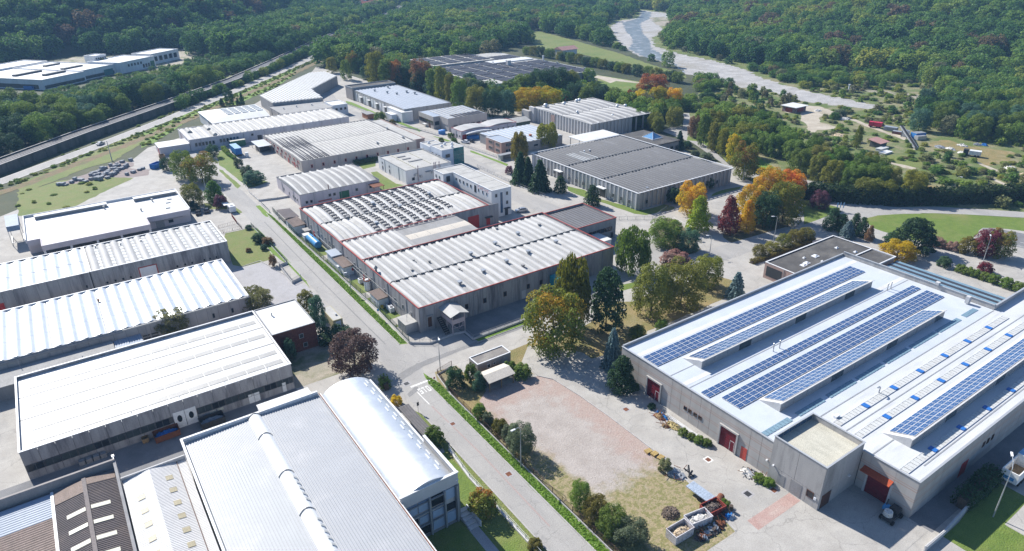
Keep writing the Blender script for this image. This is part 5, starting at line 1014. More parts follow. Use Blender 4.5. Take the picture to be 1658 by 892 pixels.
# --- north side ------------------------------------------------------------------
def fins(t,face,c,a0,a1,z0,z1,pitch,m,d=.55,w=.55):
    n=int((a1-a0)/pitch); st=(a1-a0)/n
    for i in range(n): fbox('wall_fin',t,face,c,a0+i*st,a0+i*st+w,z0,z1,0,d,m); fbox('wall_panel',t,face,c,a0+i*st+w+.02,a0+(i+1)*st-.02,z0,z1-.15,0,.12,m)
def north():
    # dark roofed factory
    t=thing('dark_roofed_factory','wide factory with a dark grey ribbed roof and concrete finned walls','factory',177,180)
    box('wall',t,154.2,201,151.9,211,0,5.4,'concrete_light'); box('roof',t,154,201.1,151.7,211.1,5.4,5.55,'roof_dark_shell')
    fins(t,'-x',154.2,151.9,211,0,5.9,2.05,'concrete_pale'); fins(t,'-y',151.9,154.4,201,0,5.9,2.05,'concrete_light')
    for y0,y1 in ((152.3,170.2),(170.7,189.9),(190.4,210.8)): vaults(t,154.2,200.9,y0,y1,5.5,1.68,.66,.40,.15,'arc','roof_dark_shell','roof_groove',skyz=.03)
    for y in (170.45,190.15):
        b=MB(); x=154.4
        while x<200.5: b.box(x,x+.8,y-.2,y+.2,5.5,6.0); x+=1.34
        b.world('valley_gutter',t,'gutter_dark')
    for a in ((153.6,154.0,151.2,211.4),(154,201.4,151.2,151.6),(201,201.4,151.6,211.4),(154,201,211,211.4)): box('roof_edge',t,*a,5.9,6.08,'frame_white')
    for a in (158,168,184,193): window(t,'-y',151.32,a,1.6,1.0,1.4)
    for i,a in enumerate((155,159,163,171,175,179,183,187,196,200,205)): window(t,'-x',153.6,a,1.4,.9,1.4)
    for a in (167,191.2): door(t,'-x',153.62,a,a+2.8,3.2,'dark_metal',name='gate_door'); fbox('door_canopy',t,'-x',153.6,a-.6,a+3.4,3.5,3.7,0,1.6,'frame_white')
    vent(t,172,200.5,5.8,.6,'frame_white'); vent(t,174.5,200.2,5.8,.6,'frame_white'); vent(t,160,153.5,5.6,.7)
    for i in range(6): box('roof_skylight',t,164+i*1.34,164.5+i*1.34,191,202,5.6,5.9,'skylight_sheet')
    t2=thing('glass_pyramid_hall','low dark roofed hall with a blue glass pyramid','hall',208,202)
    box('wall',t2,201.6,216,191.4,212,0,5.2,'grey_brown_wall'); box('roof',t2,201.5,216.4,191,212.4,5.2,5.6,'roof_bitumen')
    b=MB(); b.box(206.8,212.8,197.5,203.9,5.6,5.9,0); b.add([(207,197.7,5.9),(212.6,197.7,5.9),(212.6,203.7,5.9),(207,203.7,5.9),(209.8,200.7,8.0)],[(0,1,4),(1,2,4),(2,3,4),(3,0,4)],1)
    for p in ((207,197.7),(212.6,197.7),(212.6,203.7),(207,203.7)): b.bar((*p,5.95),(209.8,200.7,8.05),.12,0)
    b.world('glass_pyramid',t2,['frame_white','pyramid_glass'])
    for x in (203,206,209,212,215): window(t2,'-y',191.4,x,1.2,1.9,2.4,'glass_dark')
    # ribbed concrete factory
    t=thing('ribbed_factory','tall concrete factory with ribbed walls and white striped shell roof','factory',214,252)
    box('wall',t,201.4,226.4,230.4,273.8,0,6.5,'concrete_light'); fins(t,'-x',201.4,230.4,273.8,0,7.0,2.15,'concrete_pale',.6,.8); fins(t,'-y',230.4,201.6,226.4,0,7.0,2.15,'concrete_light',.6,.8)
    box('roof',t,201.3,239.2,230.2,273.9,6.55,6.75,'roof_shell_grey')
    vaults(t,201.6,239.0,230.5,251.8,6.7,4.1,.26,.5,.55,'arc','roof_shell_white','roof_shell_grey',skyz=.14); vaults(t,201.6,239.0,252.2,273.6,6.7,4.1,.26,.5,.55,'arc','roof_shell_white','roof_shell_grey',skyz=.14)
    for a in ((200.8,201.2,229.7,274.2),(201.2,239.4,229.7,230.1),(239,239.4,230.1,274.2),(201.2,239,273.8,274.2)): box('roof_edge',t,*a,6.9,7.1,'concrete_pale')
    for x in (229.5,234,238.6): box('portico_column',t,x-.3,x+.3,230.5,231.1,0,6.6,'concrete_light'); box('portico_column',t,x-.3,x+.3,252,252.6,0,6.6,'concrete_light')
    fbox('recess_panel',t,'-x',200.7,256.5,259.5,2.9,6.2,.0,.05,'brown_pink_wall'); box('end_fin_wall',t,199.6,200.9,272,276,0,7.4,'concrete_pale'); box('end_wall',t,198,199.6,274,280,0,5.5,'concrete_light')
    for x,y,s in ((205.5,270,1.4),(216,268.5,1.2),(225,269.5,1.3),(227.5,270.5,1.2),(233,248,1.1),(237,246.5,1.1),(210,251,.8),(219,236,.7)):
        b=MB(); b.tube([(0,0,0),(0,0,s*.7)],[s*.45,s*.45],12); b.tube([(0,0,s*.7),(0,0,s*.95),(0,0,s*1.25),(0,0,s*1.4)],[s*.75,s*.8,s*.55,s*.1],12); b.build('roof_ventilator',t,'roof_metal_shiny',(x,y,7.1),smooth=True)
    c=thing('white_canopy','flat white canopy roof between the ribbed and the dark roofed factories','canopy',194,220)
    box('canopy_roof',c,183.9,204,214.6,225.4,4.8,5.05,'roof_white')
    for x in (185,190,195,200,203.5):
        for y in (215,225): box('post',c,x-.12,x+.12,y-.12,y+.12,0,4.8,'frame_grey')
    # salmon office with workshop
    t=hall('salmon_office','salmon two storey office in front of a grey ribbed workshop roof',154,161,232.6,244.8,5.5,'salmon_wall','roof_metal_blue',.2,3,cat='office',cap='frame_white')
    for a in (235.6,241): 
        for z_ in (1,3.5): window(t,'-x',154,a,z_,2.9,1.3,mull=2)
    for z_ in (1,3.5): window(t,'-y',232.6,158.3,z_,4.4,1.3,mull=3)
    box('workshop_wall',t,161.2,185.5,231.3,256,0,4.1,'concrete_grey'); box('workshop_wall',t,158,161.2,244.9,256,0,4.1,'concrete_grey'); box('workshop_roof',t,157.8,185.7,231.1,256.2,4.1,4.25,'roof_metal_blue') if False else None
    box('workshop_roof',t,161.15,185.7,231.1,256.2,4.1,4.25,'roof_shell_grey'); box('workshop_roof',t,157.8,161.1,245,256.2,4.1,4.25,'roof_shell_grey')
    vaults(t,161.3,185.5,231.3,256,4.2,2.42,.72,.22,.2,'arc','roof_metal_blue','skylight_sheet',skyz=.06); vaults(t,158,161.1,245.1,256,4.2,2.4,.72,.22,.2,'arc','roof_metal_blue','skylight_sheet',skyz=.06)
    for x,y in ((167,235),(172.5,237.5),(181,232.5)): box('roof_chimney',t,x-.5,x+.5,y-.5,y+.5,4.2,5.3,'roof_tile_red')
    for x in (166,171,177): window(t,'-y',231.3,x,1.6,2.4,1.0)
    fbox('red_gate',t,'-x',158,246,249,.2,3,.0,.08,'red_paint')
    c=thing('bus_shelter','small grey flat roofed shelter on the street verge','shelter',152.5,227.3)
    box('shelter_roof',c,149.1,156,226.2,228.6,2.1,2.3,'frame_grey'); box('shelter_wall',c,149.4,150.6,226.4,228.4,0,2.1,'concrete_pale'); box('shelter_wall',c,150.7,155.8,228.1,228.4,0,2.1,'concrete_grey'); box('shelter_post',c,155.6,155.8,226.4,226.6,0,2.1,'frame_grey')
    # lilac hall with red eaves
    t=hall('red_eaved_hall','narrow white vaulted hall with thin red eaves behind the parked white car',153.4,184,264.6,273.6,4.0,'lilac_wall','roof_offwhite',.2,2.5,cat='hall',cap='red_trim',capw=.15)
    vaults(t,153.7,183.7,264.9,273.3,3.75,15,1,.9,.1,'arc','roof_shell_white'); 
    for a in (156.5,170.5,173.5,176.5,179.5,182): window(t,'-y',264.6,a,1.4,.9,1.1)
    for a in (266,268.5,271.5): window(t,'-x',153.4,a,1.0,.9,1.0)
    door(t,'-y',264.6,161,165,3.0,'frame_grey',name='roller_door',ribs=6); fbox('red_gate',t,'-y',264.6,154,156,.1,2.2,0,.08,'red_paint')
    place('awning',shellmesh(14,1.8,.6,0,'arc','frame_white'),t,(162,263.5,2.9)); box('gable_shed_wall',t,184.2,192.5,265.2,273.8,0,3.4,'green_shed'); 
    b=MB(); b.add([(184,264.8,3.4),(192.8,264.8,3.4),(192.8,269.5,4.6),(184,269.5,4.6),(192.8,274.2,3.4),(184,274.2,3.4)],[(0,1,2,3),(3,2,4,5),(1,4,2),(0,3,5),(0,5,4,1)]); b.world('gable_shed_roof',t,'roof_offwhite')
    # beige office
    t=thing('beige_office','beige flat roofed office with dark ribbon windows and a raised striped roof','office',166,291)
    W='beige_wall'
    box('wall',t,153.1,178,290.1,305,0,5.7,W); box('wall',t,156.5,178.2,281.6,290,0,5.7,W); panels(t,'-x',153,290,305.1,3.9,6.0,3.8,W); panels(t,'-x',156.3,281.5,290,3.0,6.2,4.2,W); panels(t,'-y',281.5,156.45,178.3,3.0,6.2,3.1,W); panels(t,'-x',152.98,290,305.1,0,1.6,3.8,W); panels(t,'-y',289.98,153.1,156.4,0,6,3.2,W)
    box('roof',t,153.2,178.2,290.2,305,5.7,5.8,'roof_metal_blue'); box('roof',t,156.5,178.2,281.7,290.2,5.7,5.83,'roof_metal_blue')
    for i in range(9): box('roof_strip',t,158+i*2.2,159.1+i*2.2,282.5,304,5.83,6.0,'roof_shell_white')
    for i in range(7): box('roof_skylight',t,161+i*2.4,162.7+i*2.4,282.2,288.4,6.0,6.12,'solar_dark')
    for i in range(4): window(t,'-x',153,292.2+i*3.6,1.9,3.3,1.8,'glass_dark','frame_brown')
    for i in range(6): window(t,'-y',281.5,160.3+i*3.2,1.2,2.3,1.5)
    window(t,'-y',289.98,154.8,1.7,2.6,2.0); fbox('door_canopy',t,'-x',153,296.5,299.5,1.2,1.4,0,1.2,'frame_white'); door(t,'-x',153,293,295.2,2.2,'frame_brown',name='entrance_door')
    # blue roofed hall
    t=hall('blue_roofed_hall','long grey hall with a pale blue corrugated roof and white loading doors',149.3,176.5,313.8,377.6,6.0,'concrete_light','roof_blue_sheet',.15,3.4,cap='frame_grey')
    vaults(t,149.8,176,314.2,377,5.85,2.0,.8,.2,.1,'arc','roof_blue_sheet','roof_metal_blue',skyz=.03)
    box('head_block',t,148.4,175.6,377.8,388,0,6.6,'grey_brown_wall'); box('head_roof',t,148.6,175.4,378,387.8,6.6,6.75,'roof_bitumen'); 
    for a in ((148.3,148.7,377.7,388.1),(175.3,175.7,377.7,388.1),(148.7,175.3,377.7,378.1),(148.7,175.3,387.7,388.1)): box('parapet_cap',t,*a,6.6,7.3,'frame_grey')
    for i in range(12):
        a=334+i*3.55
        if i%3==0: door(t,'-x',149.3,a,a+2.4,3.4,'dark_metal',name='loading_door'); fbox('door_canopy',t,'-x',149.3,a-.3,a+2.7,3.6,3.8,0,1.2,'frame_white')
        else: fbox('door_panel',t,'-x',149.3,a,a+2.4,.3,4.6,0,.1,'white_wall')
    for x,y in ((157,366),(160.5,357),(167.5,371),(170,352),(171.5,345),(163,350)): vent(t,x,y,6,1.2)
    box('white_annexe',t,146.9,153,311.5,329,0,4.9,'white_wall'); box('white_annexe_roof',t,146.8,153.1,311.4,329.1,4.9,5.05,'roof_white')
    box('porch',t,143.6,146.6,316.8,324,0,3.3,'pale_blue_wall'); box('porch_roof',t,143.5,146.7,316.7,324.1,3.3,3.45,'frame_white')
    # dark solar complex in the distance
    t=hall('far_solar_hall','vast low hall with dark solar fields on its roof before the green field',217.3,298.5,340.5,416,6.5,'concrete_grey','roof_offwhite',.25,5,cap='frame_white',cat='hall')
    for i in range(7):
        for j in range(5):
            if (i,j) in ((0,0),(6,4),(5,4)): continue
            x0=219+i*11.3; y0=343+j*14.4
            for k in range(4): box('solar_row',t,x0+.6+k*2.5,x0+2.7+k*2.5,y0,y0+13,6.25,6.6,'solar_dark')
            if j%2==0: vent(t,x0+10.9,y0+6.7,6.2,1.1)
    box('rear_block_wall',t,222.3,271,416.2,452,0,7.3,'concrete_grey'); box('rear_block_roof',t,222.2,271.2,416.1,452.2,7.3,7.5,'roof_offwhite'); box('rear_wing_wall',t,271.2,296,416.2,450,0,6.2,'concrete_grey'); box('rear_wing_roof',t,271.3,296.2,416.1,450.1,6.2,6.4,'roof_offwhite')
    for i in range(4):
        for k in range(3): box('solar_row',t,224+i*11.8+k*3.4,226.9+i*11.8+k*3.4,419,432,7.5,7.85,'solar_dark'); box('solar_row',t,224+i*11.8+k*3.4,226.9+i*11.8+k*3.4,435,449.5,7.5,7.85,'solar_dark')
    for k in range(6): box('solar_row',t,273+k*3.7,276+k*3.7,418,432,6.4,6.75,'solar_dark')
    box('roof_light',t,262,296,404,414.5,6.3,6.9,'roof_white'); box('roof_unit',t,266,268.5,392,394.5,6.3,9.6,'concrete_pale'); box('roof_unit',t,297.2,298,394,395,6.5,10,'frame_white')
    door(t,'-y',340.5,288,292,4,'dark_metal',name='gate_door')
    # triangular hall
    t=thing('triangular_hall','grey hall with a pale pointed triangular ribbed roof near the left road','hall',122,400)
    pl=[(100.5,370.6),(127.1,367.4),(130.4,394.7),(159.3,428.6),(159.3,448.6),(149.3,451.5),(101,395)]
    ccw=pl; n=len(pl); b=MB(); b.add([(x,y,0) for x,y in ccw]+[(x,y,5.8) for x,y in ccw],[(i,(i+1)%n,n+(i+1)%n,n+i) for i in range(n)]+[tuple(range(n,2*n))]); b.world('wall',t,'concrete_grey')
    b=MB(); b.add([(x,y,5.82) for x,y in ccw]+[(x,y,6.0) for x,y in ccw],[(i,(i+1)%n,n+(i+1)%n,n+i) for i in range(n)]+[tuple(range(n,2*n))]); b.world('roof',t,'roof_offwhite')
    def inside_y(x):
        ys=[]
        for (xa,ya),(xb,yb) in zip(pl,pl[1:]+pl[:1]):
            if (xa<=x<xb) or (xb<=x<xa): ys.append(ya+(yb-ya)*(x-xa)/(xb-xa))
        return sorted(ys)
    x=101.6
    while x<158.6:
        ys=inside_y(x)
        if len(ys)>=2 and ys[-1]-ys[0]>3: box('roof_rib',t,x-.42,x+.42,ys[0]+.6,ys[-1]-.6,6.0,6.28,'roof_white')
        x+=1.75
    t=hall('flat_grey_store','low grey flat roofed store in front of the triangular hall',98,126,347.6,369.8,4.5,'concrete_light','roof_offgrey',.2,3,cat='store',cap='concrete_grey')
    b=MB()
    for x,w in ((103,.5),(110,.6),(118,.5)): vent(t,x,356+w*8,4.4,.7)
    t=hall('white_corner_office','small white office cube beside the grey store',124.6,132.8,347,359.2,5.5,'white_wall','roof_white',.25,0,cat='office',cap='frame_white')
    for a in (350,353.5,357): window(t,'-x',124.6,a,2.8,1.4,1.2)
    for a in (126.5,129,131.3): window(t,'-y',347,a,2.6,1.3,1.3)
    # long white hall at the left road and its wing
    t=hall('long_white_hall','long white hall with rippled shell roof at the top of the main street',48.7,122.3,319.8,344.4,5.0,'lilac_pale_wall','roof_offwhite',.3,2.8,cap='concrete_pale')
    vaults(t,60.5,121.9,320.3,344,4.7,3.05,.6,.5,.2,'arc','roof_shell_white','roof_offwhite',skyz=.15); vaults(t,49.2,60.3,320.3,344,4.7,3.6,.6,.22,.1,'arc','roof_shell_white','roof_offwhite',skyz=.05)
    for x,y0,y1 in ((52,334,341),(60.3,322,330),(60.3,334,342)): place('roof_lantern',shellmesh(2.2,y1-y0,.9,0,'arc','roof_offwhite'),t,(x,(y0+y1)/2,5.0))
    for i in range(6): window(t,'-y',319.8,51.2+i*1.45,1.7,1.05,1.6)
    for i in range(6): window(t,'-y',319.8,61.6+i*1.45,1.9,1.05,1.6,'glass_blue' if i>3 else 'glass_dark')
    window(t,'-y',319.8,75.5,2.7,1.1,1.1); door(t,'-y',319.8,77.6,79.6,2.6,'dark_metal',name='gate_door')
    box('low_wing',t,36.4,48.5,319.7,329.8,0,3.4,'lilac_pale_wall'); box('low_wing_roof',t,36.2,48.6,319.5,330,3.4,3.6,'roof_white')
    fbox('red_gate',t,'-x',36.4,321.5,324.5,.1,2.6,0,.08,'red_trim')
    t=thing('ribbed_shed','white shed with rows of roof lights and a hipped end next to the left road','shed',78,360)
    box('wall',t,64.6,91,345.2,376,0,5.2,'white_wall'); b=MB(); b.add([(64.2,344.8,5.2),(91.4,344.8,5.2),(91.4,376.4,5.2),(64.2,376.4,5.2),(71.5,352,6.6),(91.4,352,6.6),(91.4,370,6.6),(71.5,370,6.6)],[(0,1,5,4),(1,2,6,5),(2,3,7,6),(3,0,4,7),(4,5,6,7),(0,3,2,1)]); b.world('roof',t,'roof_white')
    for i in range(5):
        for j in range(5): box('roof_skylight',t,73.5+i*3.6,76.3+i*3.6,353+j*3.3,354.9+j*3.3,6.6,6.95,'skylight_sheet')
    for a in (349,352,355): window(t,'-x',64.6,a,3.2,2.0,1.0)
north()
# --- left side -------------------------------------------------------------------
def left_side():
    # flat white building
    t=thing('flat_white_depot','flat white roofed depot with open bays between the car yard and the wave roofs','depot',8,238)
    W='white_wall'
    box('wall',t,-13.9,30.4,229.8,251.8,0,4.2,'lilac_wall'); box('roof',t,-13.85,30.35,228.3,251.75,4.2,4.35,'roof_bright'); box('roof',t,-10.3,17.7,221.8,228.25,4.2,4.352,'roof_bright')
    for a in ((-14.1,-13.8,228,252),(30.3,30.6,228,252),(-13.8,30.3,251.7,252)): box('parapet',t,*a,4.0,5.1,W)
    for a in ((-13.8,-10.5,227.9,228.3),(17.75,30.3,227.9,228.3)): box('parapet',t,*a,3.0,4.7,'lilac_wall')
    box('fascia',t,-10.5,17.8,221.4,221.8,3.0,4.6,'lilac_wall'); box('fascia',t,-10.5,-10.2,221.8,227.9,3.0,4.6,'lilac_wall'); box('fascia',t,17.4,17.8,221.8,227.9,3.0,4.6,'lilac_wall')
    for x0,x1 in ((-11,9),(17,30)): box('roof_lantern',t,x0,x1,247.6,249.6,4.4,5.3,'concrete_grey'); box('roof_lantern_cap',t,x0-.1,x1+.1,247.4,249.8,5.3,5.4,W)
    for x in (-10.1,-3.5,3.2,9.6,17.4): box('column',t,x-.3,x+.3,221.6,222.2,0,3.0,W)
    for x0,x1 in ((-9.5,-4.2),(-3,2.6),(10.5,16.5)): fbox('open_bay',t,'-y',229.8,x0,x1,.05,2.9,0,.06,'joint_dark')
    for x0,x1 in ((4,9),): fbox('roller_door',t,'-y',229.8,x0,x1,.05,2.9,0,.1,'white_wall')
    fbox('shade_canopy',t,'-y',229.8,19,28,2.6,2.75,0,1.4,'frame_grey'); door(t,'-y',229.8,20,22.5,2.2,'frame_grey',name='gate_door'); window(t,'-y',229.8,24.5,.9,1.5,1.1)
    for x,y in ((22,244.5),(26.5,248),(17.5,236.5),(8,246)): pipe(t,x,y,4.3,5.4,.22,'frame_grey')
    for x,y in ((26,240),(27,243.5),(25,234.5)): box('roof_light',t,x-.7,x+.7,y-.6,y+.6,4.35,4.6,'skylight_sheet')
    # wave roofed halls
    t=hall('white_wave_hall','stained concrete hall with white waves and grey skylight strips on the roof',-.9,32.8,189.4,209,6.3,'concrete_panel','roof_shell_grey',.35,2.4,cap='frame_white')
    vaults(t,-.5,32.5,189.8,208.6,5.9,3.0,.66,.42,.1,'arc','roof_shell_white','skylight_sheet',skyz=.1,skyseg=2.1)
    for x in (2.1,4,5.8,7.6,19,21,22.8,26,27.5,29.2): window(t,'-y',189.4,x,2.0,.6,.7,'glass_dark','concrete_grey')
    b=MB(); b.box(9.4,14.6,189.25,189.4,.1,.25)
    door(t,'-y',189.4,10,14,4.2,'white_wall',name='sliding_door'); 
    for e in ((9.75,10.0,0,4.45),(14,14.25,0,4.45),(10,14,4.2,4.45)): fbox('door_trim',t,'-y',189.4,e[0],e[1],e[2],e[3],0,.1,'red_trim')
    for x,y in ((2,207),(8,205),(13,204)): vent(t,x,y,6.1,.5)
    t=hall('silver_wave_hall','stained concrete hall with a silver wave roof behind the longest wave roof',-34,-1.1,189.3,209,6.3,'concrete_panel','roof_shell_grey',.35,2.4,cap='frame_white')
    vaults(t,-33.6,-1.5,189.7,197.8,5.95,2.6,1,.42,0,'wave','roof_silver'); vaults(t,-33.6,-1.5,198.1,208.6,5.95,2.6,1,.42,0,'wave','roof_silver'); window(t,'-y',189.3,-2.5,2.2,.5,.9)
    fbox('red_gate',t,'-y',189.3,-24,-20,.1,3.4,0,.1,'red_paint')
    t=hall('long_wave_hall','longest silver wave roofed hall of the left rows, running out of the picture',-44,29,155.0,180.6,5.0,'concrete_light','roof_shell_grey',.35,2.4,cap=None)
    for x0,x1 in ((-43.8,-11.5),(-11.3,-1.2),(-1.0,28.8)):
        for y0,y1 in ((155.2,163.4),(163.42,171.8),(171.82,180.3)): vaults(t,x0,x1,y0,y1,4.7+.02*((y0>160)+(y0>170)),2.5,1,.45,0,'wave','roof_silver')
    box('rear_parapet',t,-44,29.05,180.4,180.75,4.4,5.15,'frame_white'); box('side_cap',t,28.75,29.1,154.9,180.4,4.6,5.05,'frame_white'); box('eaves',t,1.8,29.1,154.6,155.0,4.5,4.85,'roof_offwhite'); box('eaves',t,-44,1.8,154.7,155.0,4.2,4.7,'concrete_grey')
    vent(t,-.9,173,5,.45,'rust')
    for x in (20.5,24.8): window(t,'-y',155,x,1.6,.6,1.3)
    for x in (6,7.7): 
        for z_ in (1.0,1.7): fbox('vent_slot',t,'-y',155,x-.7,x+.7,z_,z_+.35,0,.04,'joint_dark')
    box('lean_to_roof',t,-40,-.6,147.4,154.6,3.0,3.2,'roof_offgrey'); box('lean_to_wall',t,-39.8,-.8,147.6,154.4,0,3.0,'concrete_grey'); b=corr(-.5,5,149.5,154.6,lambda x,y:2.6+(y-149.5)*.06,.5,.08); b.world('porch_roof',t,'roof_metal_blue')
    for x,y in ((-17.5,153.8),(-6.5,148)): pipe(t,x,y,3.1,4.8,.06)
    # big white hall with ribbon window
    t=thing('white_ribbon_hall','long blinding white flat roof hall with a dark ribbon window and two white doors','hall',4.8,131.5)
    x0,x1,y0,y1=-17.9,27.4,118.4,145; W='concrete_panel'
    box('wall',t,x0+.12,x1-.05,y0+.14,y1-.1,0,5.0,'joint_dark'); 
    panels(t,'-y',y0,x0,5.0,0,1.45,2.5,W); panels(t,'-y',y0,9.1,x1,0,1.45,2.5,W); panels(t,'-y',y0,x0,x1,2.9,5.75,2.5,W); panels(t,'-x',x0,y0+.15,y1,0,5.75,2.5,W); fbox('wall_slab',t,'+x',x1,y0+.15,y1,0,5.75,-.14,0,W); fbox('wall_slab',t,'+y',y1,x0,x1,0,5.75,-.14,0,W)
    fbox('wall_panel',t,'-y',y0,5.0,9.1,1.45,2.9,-.14,-.08,W)
    a=x0+.3
    i=0
    while a<x1-.8:
        e=min(a+2.35,x1-.3)
        if not (a<9.1 and e>5.0): window(t,'-y',y0+.02,(a+e)/2,1.47,e-a,1.4,'glass_band' if i%4 else 'glass_dark','gutter_dark',mull=1)
        a+=2.45; i+=1
    box('roof',t,x0+.14,x1-.14,y0+.14,y1-.14,5.0,5.2,'roof_bright')
    for yy in (121.5,125.5,133.5,140.5): 
        for k in range(12): box('roof_skylight',t,x0+2+k*3.55,x0+5.4+k*3.55,yy-.75,yy+.75,5.2,5.26,'roof_skylight_white')
    for yy in (129.2,137.2): box('roof_gutter',t,x0+.2,x1-.2,yy-.08,yy+.08,5.2,5.24,'gutter_dark')
    for a in ((x0-.08,x0+.25,y0-.08,y1+.08),(x1-.25,x1+.08,y0-.08,y1+.08),(x0+.25,x1-.25,y0-.08,y0+.25),(x0+.25,x1-.25,y1-.25,y1+.08)): box('parapet_cap',t,*a,5.75,5.85,'frame_white')
    for q0,q1 in ((5.1,7.0),(7.1,9.0)):
        o=door(t,'-y',y0-.02,q0,q1,3.5,'white_paint',name='white_door'); c=(q0+q1)/2
        b=MB(); b.add([(c+.42*math.cos(k*math.pi/8),y0-.1,2.0+.75*math.sin(k*math.pi/8)) for k in range(16)]+[(c+.42*math.cos(k*math.pi/8),y0-.06,2.0+.75*math.sin(k*math.pi/8)) for k in range(16)],[tuple(range(16)),tuple(range(31,15,-1))]+[(k,k+16,(k+1)%16+16,(k+1)%16) for k in range(16)]); b.world('oval_window',o,'glass_dark')
    for q0,q1 in ((18.4,19.4),(19.5,20.5)): door(t,'-y',y0-.02,q0,q1,2.0,'white_paint',name='white_door')
    door(t,'-y',y0-.02,25,25.7,2.1,'white_paint',name='white_door')
    for x in (-9,-1,7,15,23): pipe(t,x,y0+.6,5.2,6.2,.05)
    for x in (11.7,13.1): fbox('lit_panel',t,'-y',y0,x-.55,x+.55,.75,1.3,0,.05,'skylight_cream')
    t=hall('brick_annexe','dark red brick annexe with a white flat roof beside the copper beech',27.6,37,131.2,144.6,6.0,'brick_dark','roof_white',.15,0,cat='annexe',cap='frame_grey',capw=.15)
    for x,z_ in ((33.6,3.2),(34.2,.8),(30,2)): window(t,'-y',131.2,x,z_,1.0,1.1,'glass_band')
    pipe(t,30.2,140,5.8,6.8,.15)
left_side()
# --- foreground ------------------------------------------------------------------
def foreground():
    t=thing('barrel_roof_hall','modern hall with corrugated grey roof and shiny barrel vault at the bottom','hall',21,80)
    box('wall',t,4.7,27.4,46,101.8,0,7.6,'concrete_pale'); box('wall',t,27.4,36.6,69.5,100.9,0,7.6,'concrete_pale')
    b=corr(4.9,27.3,46,101.6,lambda x,y:8.35-abs(x-15.9)*.022,.42,.06); b.world('corrugated_roof',t,'roof_sheet')
    box('roof_base',t,4.8,27.4,46,101.7,7.6,8.05,'roof_sheet')
    # rounded lantern along the ridge in segments
    ys=[46,56.2,66,75.5,84.8,95.4,101.6]
    for ya,yb in zip(ys[:-1],ys[1:]):
        L=yb-ya-.2; place('ridge_lantern',shellmesh(2.3,L,.95,0,'arc','roof_bright_shell'),t,(16.0,(ya+yb)/2,8.25)); b=MB()
        for k in range(13):
            u0=k/12; 
            if k<12:
                u1=(k+1)/12; f=lambda u:(16-1.2+2.4*u,8.27+1.0*math.sin(math.pi*u)**.8)
                (xa,za),(xb_,zb)=f(u0),f(u1); b.add([(xa,yb-.22,za),(xb_,yb-.22,zb),(xb_,yb+.02,zb),(xa,yb+.02,za)],[(0,1,2,3)])
        b.world('lantern_joint',t,'gutter_dark')
    for y0 in (77.5,67.5,57.5):
        for k in range(5): place('lantern_slot',boxmesh(.75,.5,.06,'skylight_sheet'),t,(16.85,y0+k*1.35,8.78),rot=(0,math.radians(48),0))
    for a in ((4.4,4.75,46,102.2),(4.75,27.2,101.8,102.2)): box('parapet_cap',t,*a,8.4,8.9,'frame_white')
    box('rear_parapet',t,4.75,27.3,101.65,101.8,7.6,8.4,'concrete_pale'); box('edge_gutter',t,27.2,27.6,46,101.5,8.15,8.6,'frame_white'); box('edge_rail',t,27.25,27.4,46,101.5,8.6,8.68,'rust')
    # barrel vault
    W_=9.2;Rr=None; xc=32.1; n=24; rise=2.0; z0=8.0
    def arc(u): return xc-W_/2+W_*u, z0+rise*(1-(2*u-1)**2)**.75
    b=MB()
    ny=90
    for j in range(ny+1):
        y=69.4+(100.9-69.4)*j/ny; off=.035 if j%2 else 0
        for i in range(n+1): x,z_=arc(i/n); b.v.append((x,y,z_+off))
    for j in range(ny):
        for i in range(n): q=j*(n+1)+i; b.f.append((q,q+1,q+n+2,q+n+1)); b.mi.append(0)
    b.world('barrel_roof',t,'roof_metal_shiny',smooth=[True]*len(b.f))
    for j in (69.42,100.88):
        b=MB(); v=[(arc(i/n)[0],j,arc(i/n)[1]) for i in range(n+1)]+[(36.7,j,7.5),(27.5,j,7.5)]; b.add(v,[tuple(range(len(v))) if j>80 else tuple(range(len(v)))[::-1]]); b.world('barrel_end',t,'concrete_pale')
    for k in range(10):
        for side,(u,dy) in enumerate(((.80,0),(.88,1.2))):
            y=98-k*2.9+dy; x,z_=arc(u); sl=math.atan2(arc(u+.02)[1]-arc(u-.02)[1],arc(u+.02)[0]-arc(u-.02)[0])
            place('roof_slot',boxmesh(.22,1.35,.07,'white_paint'),t,(x,y,z_+.05),rot=(0,-sl,0))
    # south front of the barrel
    fbox('front_beam',t,'-y',69.4,27.5,36.9,7.2,9.4,-.1,.25,'concrete_pale'); fbox('side_parapet',t,'+x',36.7,69.3,79.5,8.0,9.4,-.12,.15,'concrete_pale'); box('parapet_cap',t,36.5,36.95,69.1,101,7.95,8.1,'frame_white') ; box('parapet_cap',t,27.4,37.0,69.05,69.5,9.4,9.5,'frame_white'); box('parapet_cap',t,36.5,36.95,69.5,79.6,9.4,9.5,'frame_white')
    for i in range(4):
        for j in range(3):
            x=28.0+i*2.2; z_=.3+j*2.3
            fbox('blue_panel' if (i+j)%3!=1 else 'window_pane',t,'-y',69.45,x,x+2.0,z_,z_+(1.9 if j!=1 else 1.3),0,.12,'panel_blue' if (i+j)%3!=1 else 'glass_dark')
    for x in (27.7,31.9,34.4,36.5): fbox('steel_post',t,'-y',69.4,x-.12,x+.12,0,7.2,.1,.6,'frame_grey')
    for z_ in (2.3,4.7,6.6): fbox('steel_rail',t,'-y',69.4,27.7,34.4,z_,z_+.12,.15,.45,'frame_grey')
    box('corner_pier',t,36.3,36.95,69.0,69.6,0,7.2,'concrete_grey')
    for i in range(9): window(t,'+x',36.7,72+i*3.1,3.2,2.2,1.6,'glass_blue')
    b=MB()
    for i in range(5): b.box(36.9,38.6,70.2-i*.8-.75,70.2-i*.8,0,.9-i*.17)
